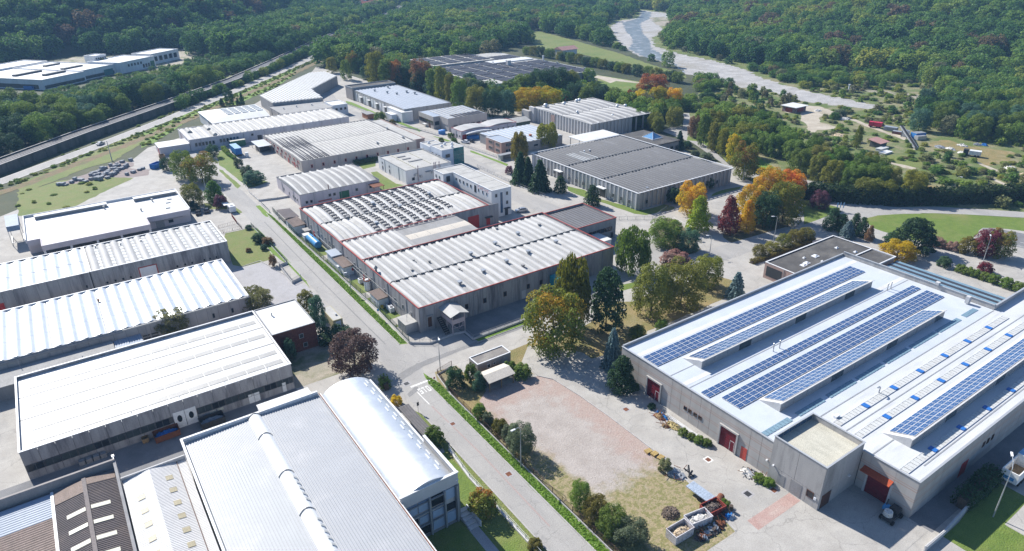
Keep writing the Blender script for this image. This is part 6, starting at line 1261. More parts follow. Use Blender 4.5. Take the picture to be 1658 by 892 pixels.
    b.world('entrance_steps',t,'concrete_pale'); box('step_wall',t,38.62,38.8,66,70.3,0,1.1,'frame_white')
    box('low_link_wall',t,18,27.3,106.2,108.7,0,5.5,'white_wall'); box('low_link_roof',t,17.9,27.4,106,108.9,5.5,5.65,'roof_bright'); box('link_block',t,18,27.3,102.3,106,0,5.2,'concrete_grey')
    # the three sheds in the corner
    t=thing('brown_roofed_shed','shed with a dark brown sheet roof and bright skylight strips in the bottom left corner','shed',-9.7,92)
    box('wall',t,-13.9,-5.5,70,106.2,0,4.9,'concrete_grey')
    for s in (-1,1):
        b=corr(-13.9 if s<0 else -9.7,-9.7 if s<0 else -5.4,70,105.2,lambda x,y:5.75-abs(x+9.7)*.15,.38,.07,along='x'); b.world('roof_sheet',t,'roof_slate_brown')
    place('ridge_cap',boxmesh(.55,35.2,.12,'roof_slate_brown2'),t,(-9.7,87.6,5.86))
    for y0 in (97.8,94.2,90.6,87,83): 
        for s,x in ((-1,-11.3),(1,-8.1)): place('roof_skylight',boxmesh(2.5,.85,.06,'skylight_cream'),t,(x,y0,5.75-1.6*.15+.09),rot=(0,s*.149,0))
    place('brown_patch',boxmesh(4.1,3.0,.06,'roof_brown_corr'),t,(-11.8,103.4,5.75-2.1*.15+.09),rot=(0,-.149,0)); place('brown_patch',boxmesh(4.1,1.6,.06,'roof_brown_corr'),t,(-7.6,104.3,5.75-2.1*.15+.09),rot=(0,.149,0))
    box('end_parapet',t,-30,-5.1,106.2,106.6,0,6.6,'grey_brown_wall'); box('side_parapet',t,-5.4,-5.0,70,106.2,0,6.3,'concrete_grey'); box('side_gutter',t,-14.3,-13.9,70,105.5,5.0,5.25,'frame_white')
    t=thing('grey_blue_shed','shed with a blue grey and brown sheet roof at the left edge','shed',-22,92)
    box('wall',t,-32,-14.4,70,105.6,0,4.6,'concrete_grey'); b=corr(-32,-14.3,99.6,105.5,lambda x,y:5.0,.5,.06,along='x'); b.world('roof_sheet',t,'roof_metal_blue'); b=corr(-32,-14.3,70,99.6,lambda x,y:4.98,.5,.06,along='x'); b.world('roof_sheet',t,'roof_brown_corr')
    t=thing('white_gabled_shed','shed with a white and pale gabled sheet roof and ochre skylight squares','shed',-1,92)
    box('wall',t,-4.7,4.2,70,101.4,0,5.2,'concrete_grey')
    for xa,xb,m in ((-4.8,-.9,'roof_bright'),(-.9,3.0,'roof_sheet_pale'),(3.1,4.35,'roof_sheet_pale')):
        b=corr(xa,xb,70,101.5,(lambda x,y:5.95-abs(x+.9)*.14) if xb<3.05 else (lambda x,y:5.35),.34,.05,along='x'); b.world('roof_sheet',t,m)
    for y in (97.8,94.6,91.4,88.2,85,81.8,78.6): place('roof_skylight',boxmesh(1.0,1.1,.06,'skylight_ochre'),t,(1.4,y,5.95-2.3*.14+.08),rot=(0,.139,0)); place('roof_skylight',boxmesh(1.0,1.1,.06,'skylight_ochre'),t,(-2.9,y-2.2,5.95-2.0*.14+.08),rot=(0,-.139,0))
    box('end_parapet',t,-4.9,4.4,101.5,101.75,0,6.05,'concrete_pale'); b=MB(); b.box(2.98,3.1,70,101.4,5.3,5.5); b.world('roof_ridge',t,'frame_brown')
foreground()
# --- small buildings ---------------------------------------------------------------
def small():
    t=hall('gatehouse','flat roofed brown gatehouse by the junction with a white roof edge',59.5,67.7,100.2,103.5,3.0,'grey_brown_wall','roof_bitumen_pale',.12,0,cat='gatehouse',cap='frame_white',capw=.2)
    window(t,'-y',100.2,62.2,1.2,.9,1.0,'glass_band','frame_white'); window(t,'-y',100.2,63.6,1.6,.5,.5,'glass_band','frame_white'); door(t,'-y',100.2,65.2,66.9,2.2,'concrete_grey',name='garage_door')
    t=thing('pale_carport','cream gabled carport with open front below the gatehouse','carport',61.5,96)
    b=MB(); b.add([(58.3,94.0,2.35),(64.6,94.0,2.35),(64.6,96.2,3.0),(58.3,96.2,3.0),(64.6,98.2,2.5),(58.3,98.2,2.5)]+[(x,y,z_-.1) for x,y,z_ in ((58.3,94.0,2.35),(64.6,94.0,2.35),(64.6,96.2,3.0),(58.3,96.2,3.0),(64.6,98.2,2.5),(58.3,98.2,2.5))],[(0,1,2,3),(3,2,4,5),(6,9,8,7),(9,11,10,8),(0,6,7,1),(4,10,11,5),(1,7,8,2),(2,8,10,4),(0,3,9,6),(3,5,11,9)]); b.world('roof',t,'roof_tan')
    for x in (58.6,61.4,64.3): box('post',t,x-.08,x+.08,94.2,94.36,0,2.3,'timber'); box('post',t,x-.08,x+.08,97.9,98.05,0,2.45,'timber')
    box('back_wall',t,58.6,64.3,97.7,97.8,0,2.3,'timber')
    t=hall('street_kiosk','small yellowish transformer cabin with a pale flat roof at the street edge',42.4,44.7,135.7,143.2,2.5,'kiosk_wall','roof_offwhite',.05,0,cat='cabin',cap=None); vent(t,44,138,2.4,.4); fbox('cabin_door',t,'-y',135.7,43,44.2,.1,2,0,.05,'pale_blue_wall')
    t=thing('tiled_carport','low grey sheet roofed carport beside the barrel roof hall','carport',41.2,92.5)
    b=corr(40.2,42.3,87.6,97.3,lambda x,y:2.45+(x-40.2)*.02,.35,.05,along='x'); b.world('roof',t,'roof_slate_grey'); box('roof_deck',t,40.2,42.3,87.6,97.3,2.25,2.4,'dark_metal')
    for y in (88,92.5,97): box('post',t,42.05,42.2,y-.08,y+.08,0,2.25,'frame_grey'); box('post',t,40.3,40.45,y-.08,y+.08,0,2.25,'frame_grey')
    # lean-to huts along the factory
    t=thing('open_shelter','dark sheet roof shelter on posts at the upper end of the factory fence','shelter',56.2,212)
    b=MB(); b.bar((53.9,210.5,3.1),(58.4,210.5,2.7),9.2,0,.1); b.world('roof',t,'roof_slate_brown')
    for x,y in ((54.2,206.4),(54.2,214.6),(58.1,206.4),(58.1,214.6)): box('post',t,x-.07,x+.07,y-.07,y+.07,0,2.7,'frame_grey')
    def hut(name,label,x0,x1,y0,y1,h,w,rf):
        t=thing(name,label,'hut',(x0+x1)/2,(y0+y1)/2); box('wall',t,x0,x1,y0,y1,0,h,w); b=corr(x0-.25,x1+.25,y0-.25,y1+.25,lambda x,y:h+.12+(x-x0)*.05,.5,.06,along='x'); b.world('roof',t,rf); box('roof_deck',t,x0-.2,x1+.2,y0-.2,y1+.2,h,h+.1,'timber'); return t
    t=hut('storage_hut','white hut with a brown corrugated roof next to the open shelter',54.2,57.6,198.4,206.4,2.5,'white_wall','roof_brown_corr')
    t=hut('twin_hut','white hut with brown roof and steps midway along the factory fence',55.2,58,161.2,168.8,2.6,'white_wall','roof_brown_corr'); box('upper_cabin',t,55.2,58,168.9,173.4,0,3.0,'white_wall'); box('upper_roof',t,54.9,58,168.8,173.8,3.0,3.15,'roof_metal_blue'); fbox('wall_unit',t,'-x',55.2,164,165.2,1.4,2.0,0,.5,'plastic_white'); door(t,'-y',161.2,56,57.1,2.0,'pale_blue_wall'); fbox('red_box',t,'-y',161.2,57.5,57.9,1.2,1.9,0,.2,'red_paint')
    t=hut('pump_hut','white hut with brown corrugated roof beside the white silo',55.2,58,139,144,2.5,'white_wall','roof_brown_corr'); door(t,'-x',55.2,139.6,140.6,2,'pale_blue_wall'); fbox('yellow_drum',t,'-y',139,55.5,56.2,0,.9,.05,.6,'yellow_paint')
    t=thing('metal_shed','grey sheet metal shed with a flat roof at the factory corner','shed',56.6,126)
    box('wall',t,55.1,58,124.0,128.2,0,2.5,'galvanised'); box('roof',t,54.95,58.05,123.8,128.4,2.5,2.62,'roof_offwhite')
    for i in range(5): fbox('wall_rib',t,'-x',55.1,124.3+i*.85,124.4+i*.85,0,2.5,0,.05,'frame_grey')
    b=MB(); b.bar((56,125,2.6),(56,125,4.4),.05).bar((57,127,2.6),(57,127,4.2),.05).bar((56,125,4.3),(58,126.5,4.3),.05); b.world('pipe_frame',t,'galvanised')
    t=thing('blue_tank','blue horizontal storage tank on the grass by the factory wall','tank',56.2,187)
    b=MB(); b.tube([(0,-4.0,1.3),(0,-3.75,1.3),(0,3.75,1.3),(0,4.0,1.3)],[.75,1.12,1.12,.75],18); b.build('tank_body',t,'tank_blue',(56.2,187,0),smooth=None); box('saddle',t,55.4,57,184.4,184.8,0,.5,'concrete_grey'); box('saddle',t,55.4,57,189.2,189.6,0,.5,'concrete_grey')
    box('manhole',t,56,56.4,187.8,188.2,2.35,2.6,'tank_blue')
    t=thing('tank_cabinet','white equipment cabinet at the end of the blue tank','cabinet',55.8,192.4); box('cabinet_body',t,54.9,56.8,191.4,193.4,0,1.7,'white_wall'); box('cabinet_lid',t,54.8,56.9,191.3,193.5,1.7,1.8,'roof_white')
    t=thing('small_shed','small grey shed between the storage hut and the blue tank','shed',57,195.6); box('shed_wall',t,56.2,57.9,194.4,196.8,0,1.9,'concrete_grey'); box('shed_roof',t,56,58,194.2,197,1.9,2.0,'roof_offgrey')
    t=thing('white_silo','white cylindrical silo at the long factory wall','silo',57.2,150.2); b=MB(); b.tube([(0,0,0),(0,0,2.6),(0,0,3.1)],[.85,.85,.4],14); b.build('silo_body',t,'plastic_white',(57.2,150.2,0),smooth=None)
    b=MB(); b.tube([(0,0,2.7),(0,0,2.9)],[.9,.9],14); b.build('silo_ring',t,'rust',(57.2,150.2,0))
    for x,y,l in ((57.1,135.9,'white air conditioning unit at the corner of the factory wall'),(57.2,137.4,'blue and white pump unit beside the pump hut'),(57.3,155,'grey cooling unit next to the white silo')):
        t=thing('cooling_unit',l,'machine',x,y,0,'cooling units along the factory wall'); box('unit_body',t,x-.55,x+.55,y-.6,y+.6,.15,1.3,'plastic_white'); box('unit_base',t,x-.6,x+.6,y-.65,y+.65,0,.15,'concrete_grey'); b=MB(); b.tube([(0,0,1.3),(0,0,1.38)],[.4,.4],12); b.build('fan_guard',t,'dark_metal',(x,y,0))
    t=thing('wall_container','turquoise container raised beside the factory wall among the trees','container',98,120.6)
    box('container_body',t,95,101.6,119.6,122.3,1.2,4.4,'turquoise'); 
    for i in range(9): fbox('container_rib',t,'-y',119.6,95.2+i*.72,95.5+i*.72,1.3,4.3,0,.08,'turquoise')
    for x in (95.2,101.4): box('leg',t,x-.1,x+.1,119.8,120,0,1.2,'dark_metal'); box('leg',t,x-.1,x+.1,122,122.2,0,1.2,'dark_metal')
    # elevated hopper at the left edge
    t=thing('elevated_hopper','blue grey hopper on tall thin legs beside the flat white depot','hopper',-16.6,244)
    b=MB(); b.add([(-1.6,-4.2,4.6),(1.6,-4.2,4.6),(1.7,4.6,5.2),(-1.7,4.6,5.2),(-1.6,-4.2,6.2),(1.6,-4.2,6.2),(1.7,4.6,7.0),(-1.7,4.6,7.0)],BF); b.build('hopper_body',t,'hopper_blue',(-16.6,244,0))
    b=MB()
    for x in (-1.5,1.5):
        for y in (-4,4.4): b.bar((x,y,0),(x,y,4.8),.14)
        b.bar((x,-4,.6),(x,4.4,.6),.1)
    b.bar((-1.5,-4,1),(1.5,-4,1),.1); b.build('hopper_legs',t,'galvanised',(-16.6,244,0))
small()
# --- far buildings -----------------------------------------------------------------
def far_buildings():
    # white factory campus against the hill; local axes u along the front, v to the back
    rz=math.radians(40)
    t=thing('white_campus','long white factory campus at the foot of the wooded hill','factory',3.8,529.6,0,None,rz,local=True)
    def blk(u0,u1,v0,v1,h,band=True,roof='roof_white'):
        box('wall',t,u0,u1,v0,v1,0,h-.1,'white_wall'); box('roof',t,u0+.3,u1-.3,v0+.3,v1-.3,h-.1,h+.02,roof)
        for a in ((u0-.1,u0+.35,v0-.1,v1+.1),(u1-.35,u1+.1,v0-.1,v1+.1),(u0+.35,u1-.35,v0-.1,v0+.35),(u0+.35,u1-.35,v1-.35,v1+.1)): box('parapet_cap',t,*a,h-.1,h+.5,'frame_white')
        if band: fbox('window_band',t,'-y',v0,u0+1,u1-1,.6,2.6,0,.06,'glass_band')
    blk(0,33,0,120,6); blk(33.1,62,3,60,6.2); blk(62.1,96,-2,26,7.2,False); blk(20,62,62.2,84,6.8,False); blk(102,132,6,24,7.4,False); blk(70,80,26.2,36,10,False)
    for u,v,w,d in ((14,12,16,3),(8,30,20,3),(36,20,16,3),(44,44,12,3)): box('roof_lantern',t,u,u+w,v,v+d,6.1,7.2,'gutter_dark')
    for i in range(5): window(t,'-y',-2,70+i*3,3.8,1.6,1.8)
    for i in range(3): window(t,'-y',-2,84+i*2.6,1,1.8,2.6)
    fbox('green_gate',t,'-y',-2,91,95,.2,4.6,0,.1,'green_paint'); fbox('green_gate',t,'-y',3,52,60,.2,4.2,0,.1,'glass_green')
    for i in range(5): window(t,'-y',6,106+i*5.4,2.0,3.8,3.6,'glass_dark','frame_white')
    fbox('window_band',t,'-x',0,4,116,.6,3.2,0,.06,'glass_band'); fbox('blue_box',t,'-x',0,8,15,.2,2.2,.1,1.5,'blue_tarp')
    for i in range(5): window(t,'-y',26.2,71+i*2,7.6,1.5,1.4)
    # red roofed houses at the head of the valley
    spots=[(428,1000,0,9,'wide house with a red tiled roof, nearest of the far village'),(446,1018,.3,8,'house with a red tiled roof in the middle of the far village'),(464,1040,-.2,9,'pale walled house at the right of the far village'),(440,1052,.5,8,'small house behind the others in the far village'),(412,1024,.1,8,'house half hidden by trees at the left of the far village'),(476,1012,.4,7,'low white house by the road into the far village'),(455,1080,.2,10,'rearmost house of the far village at the top edge')]
    for x,y,a,s,l in spots:
        t=thing('village_house',l,'house',x,y,0,'houses of the far village',a,local=True)
        box('wall',t,-s*.7,s*.7,-s*.5,s*.5,0,5.2,'white_wall' if int(x)%3 else 'beige_wall'); b=MB(); b.add([(-s*.78,-s*.6,5.1),(s*.78,-s*.6,5.1),(s*.78,s*.6,5.1),(-s*.78,s*.6,5.1),(-s*.78,0,7.9),(s*.78,0,7.9)],[(0,1,5,4),(2,3,4,5),(1,2,5),(3,0,4),(0,3,2,1)]); b.build('roof',t,'roof_tile_red',(0,0,0))
        for u in (-s*.4,0,s*.4):
            for z_ in (1,3.4): window(t,'-y',-s*.5,u,z_,1,1.3,'glass_dark','frame_white')
        box('chimney',t,s*.3,s*.3+.7,.4,1.1,6.4,8.6,'brick_dark')
    # pink roofed farm sheds by the field, white cabins in the woods
    t=thing('pink_roofed_barn','barn with a faded pink roof by the green field','barn',358,445); box('wall',t,351,366,440,450,0,4,'white_wall'); b=MB(); b.add([(350,439,4),(367,439,4),(367,451,4),(350,451,4),(350,445,6.2),(367,445,6.2)],[(0,1,5,4),(2,3,4,5),(1,2,5),(3,0,4),(0,3,2,1)]); b.world('roof',t,'roof_pink')
    for x,y,l in ((330,640,'white roofed cabin among the trees behind the dark solar hall'),): 
        t=thing('white_cabin',l,'cabin',x,y); box('wall',t,x-5,x+5,y-4,y+4,0,8,'concrete_grey'); box('roof',t,x-5.6,x+5.6,y-4.6,y+4.6,8,8.4,'roof_white')
    # railway on its embankment wall
    RL=[(-100,245),(-60,288),(-20,330),(14.8,370),(61,419),(110,473),(160,540),(231,640),(300,725),(361,800),(430,890),(480,965)]
    t=thing('railway_viaduct','long concrete railway embankment with two tracks above the left road','railway',14.8,372)
    def rib(name,o0,o1,z0,z1,m):
        A=[Vector(p) for p in RL]; l=[];r=[]
        for i,p in enumerate(A):
            d=(A[min(i+1,len(A)-1)]-A[max(0,i-1)]).normalized(); n_=Vector((-d.y,d.x)); l.append(p+n_*o0); r.append(p+n_*o1)
        b=MB(); k=len(A); b.add([(q.x,q.y,z0) for q in l]+[(q.x,q.y,z0) for q in r]+[(q.x,q.y,z1) for q in l]+[(q.x,q.y,z1) for q in r],[f for i in range(k-1) for f in ((i,i+1,2*k+i+1,2*k+i)[::-1],(k+i,k+i+1,3*k+i+1,3*k+i),(2*k+i,2*k+i+1,3*k+i+1,3*k+i)[::-1])])
        b.world(name,t,m)
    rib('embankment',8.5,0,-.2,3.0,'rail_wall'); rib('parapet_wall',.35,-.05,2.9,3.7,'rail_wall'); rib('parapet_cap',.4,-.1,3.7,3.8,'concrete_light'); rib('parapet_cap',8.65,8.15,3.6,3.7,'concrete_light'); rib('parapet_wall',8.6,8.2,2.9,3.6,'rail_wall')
    for o in (2.0,3.45,5.2,6.65): rib('rail',o+.09,o,3.0,3.2,'rail_steel')
    rib('ballast',7.6,1.2,2.98,3.06,'asphalt_dark')
    # wall pilasters
    A=[Vector(p) for p in RL]
    for a,b_ in zip(A[1:5],A[2:6]):
        d=(b_-a); L_=d.length; d.normalize(); n_=Vector((d.y,-d.x)); k=int(L_/7)
        for i in range(k):
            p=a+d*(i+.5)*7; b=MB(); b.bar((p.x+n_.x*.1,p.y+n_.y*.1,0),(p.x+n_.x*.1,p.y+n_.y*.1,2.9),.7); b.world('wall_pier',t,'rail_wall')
far_buildings()
# ================================================================ vegetation
LEAF={'hedge':((.016,.032,.010),(.026,.045,.014),None),'verge':((.13,.24,.024),(.19,.29,.032),None),'green':((.060,.100,.016),(.100,.135,.022),None),'darkgreen':((.022,.050,.020),(.036,.068,.026),None),'bluegreen':((.035,.075,.045),(.055,.10,.06),None),'blue':((.075,.12,.12),(.12,.17,.17),None),
'olive':((.095,.105,.018),(.145,.14,.024),None),'yellowgreen':((.15,.17,.02),(.22,.22,.028),None),'oliveyellow':((.14,.13,.022),(.20,.17,.03),None),'brightgreen':((.09,.17,.022),(.13,.22,.03),None),'greygreen':((.11,.14,.075),(.15,.18,.10),None),
'paleolive':((.17,.18,.075),(.24,.24,.11),None),'golden':((.060,.085,.012),(.11,.125,.016),(.46,.24,.015)),'orange':((.30,.27,.015),(.58,.38,.02),(.62,.29,.025)),'redorange':((.42,.26,.015),(.62,.31,.02),(.62,.16,.05)),'yelloworange':((.52,.38,.012),(.72,.46,.012),(.72,.30,.01)),
'gold':((.48,.38,.012),(.68,.50,.015),(.40,.34,.02)),'goldgreen':((.26,.26,.015),(.46,.39,.015),(.55,.34,.015)),'lime':((.22,.29,.02),(.33,.36,.02),None),'maroon':((.085,.018,.022),(.15,.025,.03),(.22,.03,.03)),'plum':((.075,.030,.045),(.11,.045,.06),None),
'redgreen':((.08,.11,.018),(.14,.15,.02),(.40,.15,.025)),'brown':((.11,.07,.035),(.15,.095,.045),None),'brownred':((.17,.075,.025),(.25,.10,.03),(.28,.07,.03)),'pinkorange':((.14,.13,.04),(.30,.14,.06),(.40,.15,.09)),'beech':((.055,.032,.030),(.085,.048,.042),(.12,.07,.055)),
'mauve':((.17,.10,.085),(.22,.135,.11),None),'redgrey':((.14,.11,.085),(.22,.12,.10),(.27,.10,.09)),'brownpink':((.17,.10,.07),(.22,.13,.09),None)}
def leafmat(key):
    nm='leaves_'+key
    if nm in MATS: return MATS[nm]
    c1,c2,c3=LEAF[key]; bo=1.9 if c1[1]<.13 else 1.1; c1=tuple(q*bo for q in c1); c2=tuple(q*bo for q in c2); m=bpy.data.materials.new(nm); m.use_nodes=True; t=m.node_tree; L=t.links.new
    for n in list(t.nodes): t.nodes.remove(n)
    out=node(t,'ShaderNodeOutputMaterial'); at=node(t,'ShaderNodeAttribute'); at.attribute_name='leaf'; sp=node(t,'ShaderNodeSeparateColor'); L(at.outputs['Color'],sp.inputs[0])
    r=ramp(t,[(0,c1),(1,c2)]); L(sp.outputs[0],r.inputs[0]); col=r.outputs[0]
    if c3: 
        mx=node(t,'ShaderNodeMix',data_type='RGBA'); r3=ramp(t,[(.52,(0,0,0)),(.9,(1,1,1))]); L(sp.outputs[1],r3.inputs[0]); L(r3.outputs[0],mx.inputs[0]); L(col,mx.inputs[6]); mx.inputs[7].default_value=(*c3,1); col=mx.outputs[2]
    oi=node(t,'ShaderNodeObjectInfo'); hs=node(t,'ShaderNodeHueSaturation'); mr=node(t,'ShaderNodeMapRange'); mr.inputs[3].default_value=.82; mr.inputs[4].default_value=1.2; L(oi.outputs['Random'],mr.inputs[0]); L(mr.outputs[0],hs.inputs['Value']); 
    m2=node(t,'ShaderNodeMapRange'); m2.inputs[3].default_value=.488; m2.inputs[4].default_value=.512; fr=node(t,'ShaderNodeMath',operation='FRACT'); mu=node(t,'ShaderNodeMath',operation='MULTIPLY'); mu.inputs[1].default_value=7.31; L(oi.outputs['Random'],mu.inputs[0]); L(mu.outputs[0],fr.inputs[0]); L(fr.outputs[0],m2.inputs[0]); L(m2.outputs[0],hs.inputs['Hue'])
    L(col,hs.inputs['Color']); finish_leaf(t,hs.outputs[0],out); MATS[nm]=m; return m
def finish_leaf(t,col,out):
    L=t.links.new
    d=node(t,'ShaderNodeBsdfDiffuse'); tr=node(t,'ShaderNodeBsdfTranslucent'); mx=node(t,'ShaderNodeMixShader'); mx.inputs[0].default_value=.48
    g=node(t,'ShaderNodeBsdfGlossy'); g.inputs['Roughness'].default_value=.5; g.inputs['Color'].default_value=(.8,.85,.9,1); m2=node(t,'ShaderNodeMixShader'); m2.inputs[0].default_value=.012
    L(col,d.inputs[0]); L(col,tr.inputs[0]); L(d.outputs[0],mx.inputs[1]); L(tr.outputs[0],mx.inputs[2]); L(mx.outputs[0],m2.inputs[1]); L(g.outputs[0],m2.inputs[2]); L(m2.outputs[0],out.inputs[0])
def leaves(pos,nrm,size,tone,tip,elong=1.0,jit=.55):
    """one quad per leaf clump: centre, facing, size"""
    n=len(pos); nr=nrm+rng.normal(0,jit,(n,3)); nr/=np.linalg.norm(nr,axis=1)[:,None]+1e-9
    a=rng.normal(0,1,(n,3)); u=np.cross(nr,a); u/=np.linalg.norm(u,axis=1)[:,None]+1e-9; w=np.cross(nr,u)
    s=(size*rng.uniform(.65,1.35,n))[:,None]
    if elong!=1: w=np.tile([0,0,1.0],(n,1))*elong+.2*w
    k=rng.uniform(.55,1,(n,4,1))
    q=np.stack([pos-u*s*k[:,0]-w*s*.35,pos+u*s*.35-w*s*k[:,1],pos+u*s*k[:,2]+w*s*.35,pos-u*s*.35+w*s*k[:,3]],1)
    return q,tone,tip
def leafmesh(name,parts,m):
    q=np.concatenate([p[0] for p in parts]); tone=np.concatenate([p[1] for p in parts]); tip=np.concatenate([p[2] for p in parts]); n=len(q)
    me=bpy.data.meshes.new(name); me.vertices.add(4*n); me.vertices.foreach_set('co',q.reshape(-1).astype(np.float32)); me.loops.add(4*n); me.loops.foreach_set('vertex_index',np.arange(4*n,dtype=np.int32)); me.polygons.add(n)
    me.polygons.foreach_set('loop_start',np.arange(0,4*n,4,dtype=np.int32))
    try: me.polygons.foreach_set('loop_total',np.full(n,4,dtype=np.int32))
    except Exception: pass
    me.update(); me.validate()
    at=me.attributes.new('leaf','FLOAT_COLOR','FACE'); c=np.zeros((n,4),np.float32); c[:,0]=np.clip(tone,0,1); c[:,1]=np.clip(tip,0,1); c[:,3]=1; at.data.foreach_set('color',c.reshape(-1))
    me.materials.append(m); return me
def lobes_to_leaves(lobes,n,size,inner=.15,jit=.55,elong=1,flat=1.0):
    """lobes: list of (centre, radii); leaves lie near each lobe's skin, a few inside"""
    c=np.array([l[0] for l in lobes]); r=np.array([l[1] for l in lobes]); wt=(r[:,0]*r[:,2]+.3*r[:,0]**2); wt/=wt.sum(); k=rng.choice(len(lobes),n,p=wt)
    d=rng.normal(0,1,(n,3)); d/=np.linalg.norm(d,axis=1)[:,None]; d[:,2]=np.where(d[:,2]<-.55,-d[:,2],d[:,2])
    rad=rng.uniform(.80,1.08,n); ins=rng.random(n)<inner; rad[ins]=rng.uniform(.3,.8,ins.sum())
    pos=c[k]+d*r[k]*rad[:,None]
    lt=rng.uniform(0,1,len(lobes)); lp=rng.uniform(0,1,len(lobes))
    top=np.clip((pos[:,2]-pos[:,2].min())/(np.ptp(pos[:,2])+1e-6),0,1)
    tone=np.clip(.55*lt[k]+.45*rng.random(n),0,1); tip=np.clip(.45*lp[k]+.35*top+.25*rng.random(n)-.02,0,1)
    nr=d/r[k]; nr/=np.linalg.norm(nr,axis=1)[:,None]; nr[:,2]+=.55
    return leaves(pos,nr,np.full(n,size),tone,tip,elong,jit)
def dress(prof,nl,smin,smax,zlo,zhi,flat,core):
    """lobes of foliage set all round an outline r = prof(z)"""
    L=list(core)
    for i in range(nl):
        zz=zlo+(zhi-zlo)*((i+rng.random())/nl); th=2.4*i+rng.uniform(-.5,.5); s=rng.uniform(smin,smax); rr=max(0,prof(zz)-s*.55)*rng.uniform(.82,1.06); L.append(((rr*math.cos(th),rr*math.sin(th),zz),(s,s,s*flat)))
    return L
def crown_broad(seed,n=10500,size=.0175,nl=46):
    global rng; rng=np.random.default_rng(seed); a=rng.uniform(.42,.5)
    return lobes_to_leaves(dress(lambda z:.50*max(.0,1-(abs(z-a)/(.56 if z>a else .52))**2.3)**.55,nl,.085,.165,.06,.93,.85,[((0,0,.48),(.37,.37,.42))]),n,size,inner=.08)
def crown_column(seed,n=6500,size=.022):
    global rng; rng=np.random.default_rng(seed)
    return lobes_to_leaves(dress(lambda z:.48*max(0,1-(abs(z-.45)/.56)**2.4)**.55,36,.10,.18,.05,.94,.5,[((0,0,.5),(.36,.36,.46))]),n,size,inner=.08)
def crown_cone(seed,n=6500,size=.022):
    global rng; rng=np.random.default_rng(seed)
    return lobes_to_leaves(dress(lambda z:.50*min(1,(z+.12)*4)*(1-z)**.62+.03,46,.06,.13,.03,.97,.9,[((0,0,z_),(.42*(1-z_)**.75,.42*(1-z_)**.75,.15)) for z_ in (.12,.26,.40,.54,.68,.8)]),n,size,inner=.08)
def crown_spruce(seed,n=8000,size=.034):
    global rng; rng=np.random.default_rng(seed); pos=[];nr=[];tn=[]
    tiers=15
    for t in range(tiers):
        z0=.07+.9*t/tiers; R0=.52*(1-z0)**.8+.02; br=max(7,int(16*(1-z0)+6))
        for b in range(br):
            th=2*math.pi*(b+rng.uniform(-.3,.3))/br+t*.7; l=R0*rng.uniform(.75,1.1); k=max(4,int(n/tiers/br*(1.6*(1-z0)+.25)))
            s=rng.uniform(.1,1,k)**.7; wd=.11*(1-z0)+.03; off=rng.normal(0,wd*.5,k)*(1.1-s)
            x=l*s*math.cos(th)-off*math.sin(th); y=l*s*math.sin(th)+off*math.cos(th); z=z0+.02-.10*s*s*(1-z0)+rng.normal(0,.012,k)+.03*s
            pos.append(np.column_stack([x,y,z])); nr.append(np.tile([math.cos(th)*.5,math.sin(th)*.5,.9],(k,1))); tn.append(np.clip(s*.7+rng.uniform(0,.3,k),0,1))
    pos=np.concatenate(pos); nr=np.concatenate(nr); tn=np.concatenate(tn)
    return leaves(pos,nr,np.full(len(pos),size),tn,tn*0,1,.4)
def crown_pine(seed,n=7000,size=.023):
    global rng; rng=np.random.default_rng(seed)
    return lobes_to_leaves(dress(lambda z:.48*max(0,1-(abs(z-.30)/(.72 if z>.3 else .42))**2)**.6,50,.08,.15,.06,.96,.55,[((0,0,.4),(.34,.34,.34)),((0,0,.66),(.22,.22,.26))]),n,size,inner=.08,jit=.7)
def crown_willow(seed,n=7500,size=.019):
    global rng; rng=np.random.default_rng(seed)
    return lobes_to_leaves(dress(lambda z:.48*max(0,1-(abs(z-.48)/.54)**2.4)**.55,40,.09,.16,.10,.93,1.25,[((0,0,.5),(.32,.32,.40))]),n,size,inner=.15,elong=1.7)
def crown_shrub(seed,n=3600,size=.033):
    global rng; rng=np.random.default_rng(seed)
    return lobes_to_leaves(dress(lambda z:.50*max(0,1-(max(0,z-.25)/.76)**2.2)**.55,24,.11,.19,.06,.88,.9,[((0,0,.40),(.36,.36,.44))]),n,size,inner=.08)
KIND={'broad':(crown_broad,3,'broadleaf_tree','bark'),'column':(crown_column,2,'columnar_tree','bark'),'cone':(crown_cone,2,'conifer_tree','bark'),'spruce':(crown_spruce,2,'spruce_tree','bark'),'pine':(crown_pine,2,'pine_tree','bark'),'willow':(crown_willow,2,'birch_tree','bark_pale'),'shrub':(crown_shrub,3,'shrub','bark')}
PROTO={}
for ki,(k,(fn,nv,nm,bk)) in enumerate(KIND.items()):
    PROTO[k]=[leafmesh('crown',[fn(100+17*ki+i)],leafmat('green')) for i in range(nv)]
def trunkmesh(kind,v,bk):
    rr=random.Random(v*7+len(kind)); b=MB()
    hgt=.62 if kind in('broad','willow','pine') else (.9 if kind in ('spruce','cone','column') else .3)
    b.tube([(0,0,-.03),(0,0,.06),(.008,0,hgt*.45),(0,.01,hgt)],[.035,.026,.02,.008],7)
    if kind!='shrub':
        for i in range(6):
            a=rr.uniform(0,6.28); z0=hgt*rr.uniform(.35,.85); l=rr.uniform(.2,.36)*(1 if kind in('broad','willow','pine') else .6); b.tube([(0,0,z0),(l*.5*math.cos(a),l*.5*math.sin(a),z0+l*.3),(l*math.cos(a),l*math.sin(a),z0+l*.55)],[.012,.008,.003],5)
    else:
        for i in range(5):
            a=rr.uniform(0,6.28); b.tube([(0,0,0),(.2*math.cos(a),.2*math.sin(a),.5)],[.02,.006],5)
    return newmesh('trunk',b.v,b.f,bk)
TRK={k:[trunkmesh(k,i,v[3]) for i in range(2)] for k,v in KIND.items()}
ntree=0
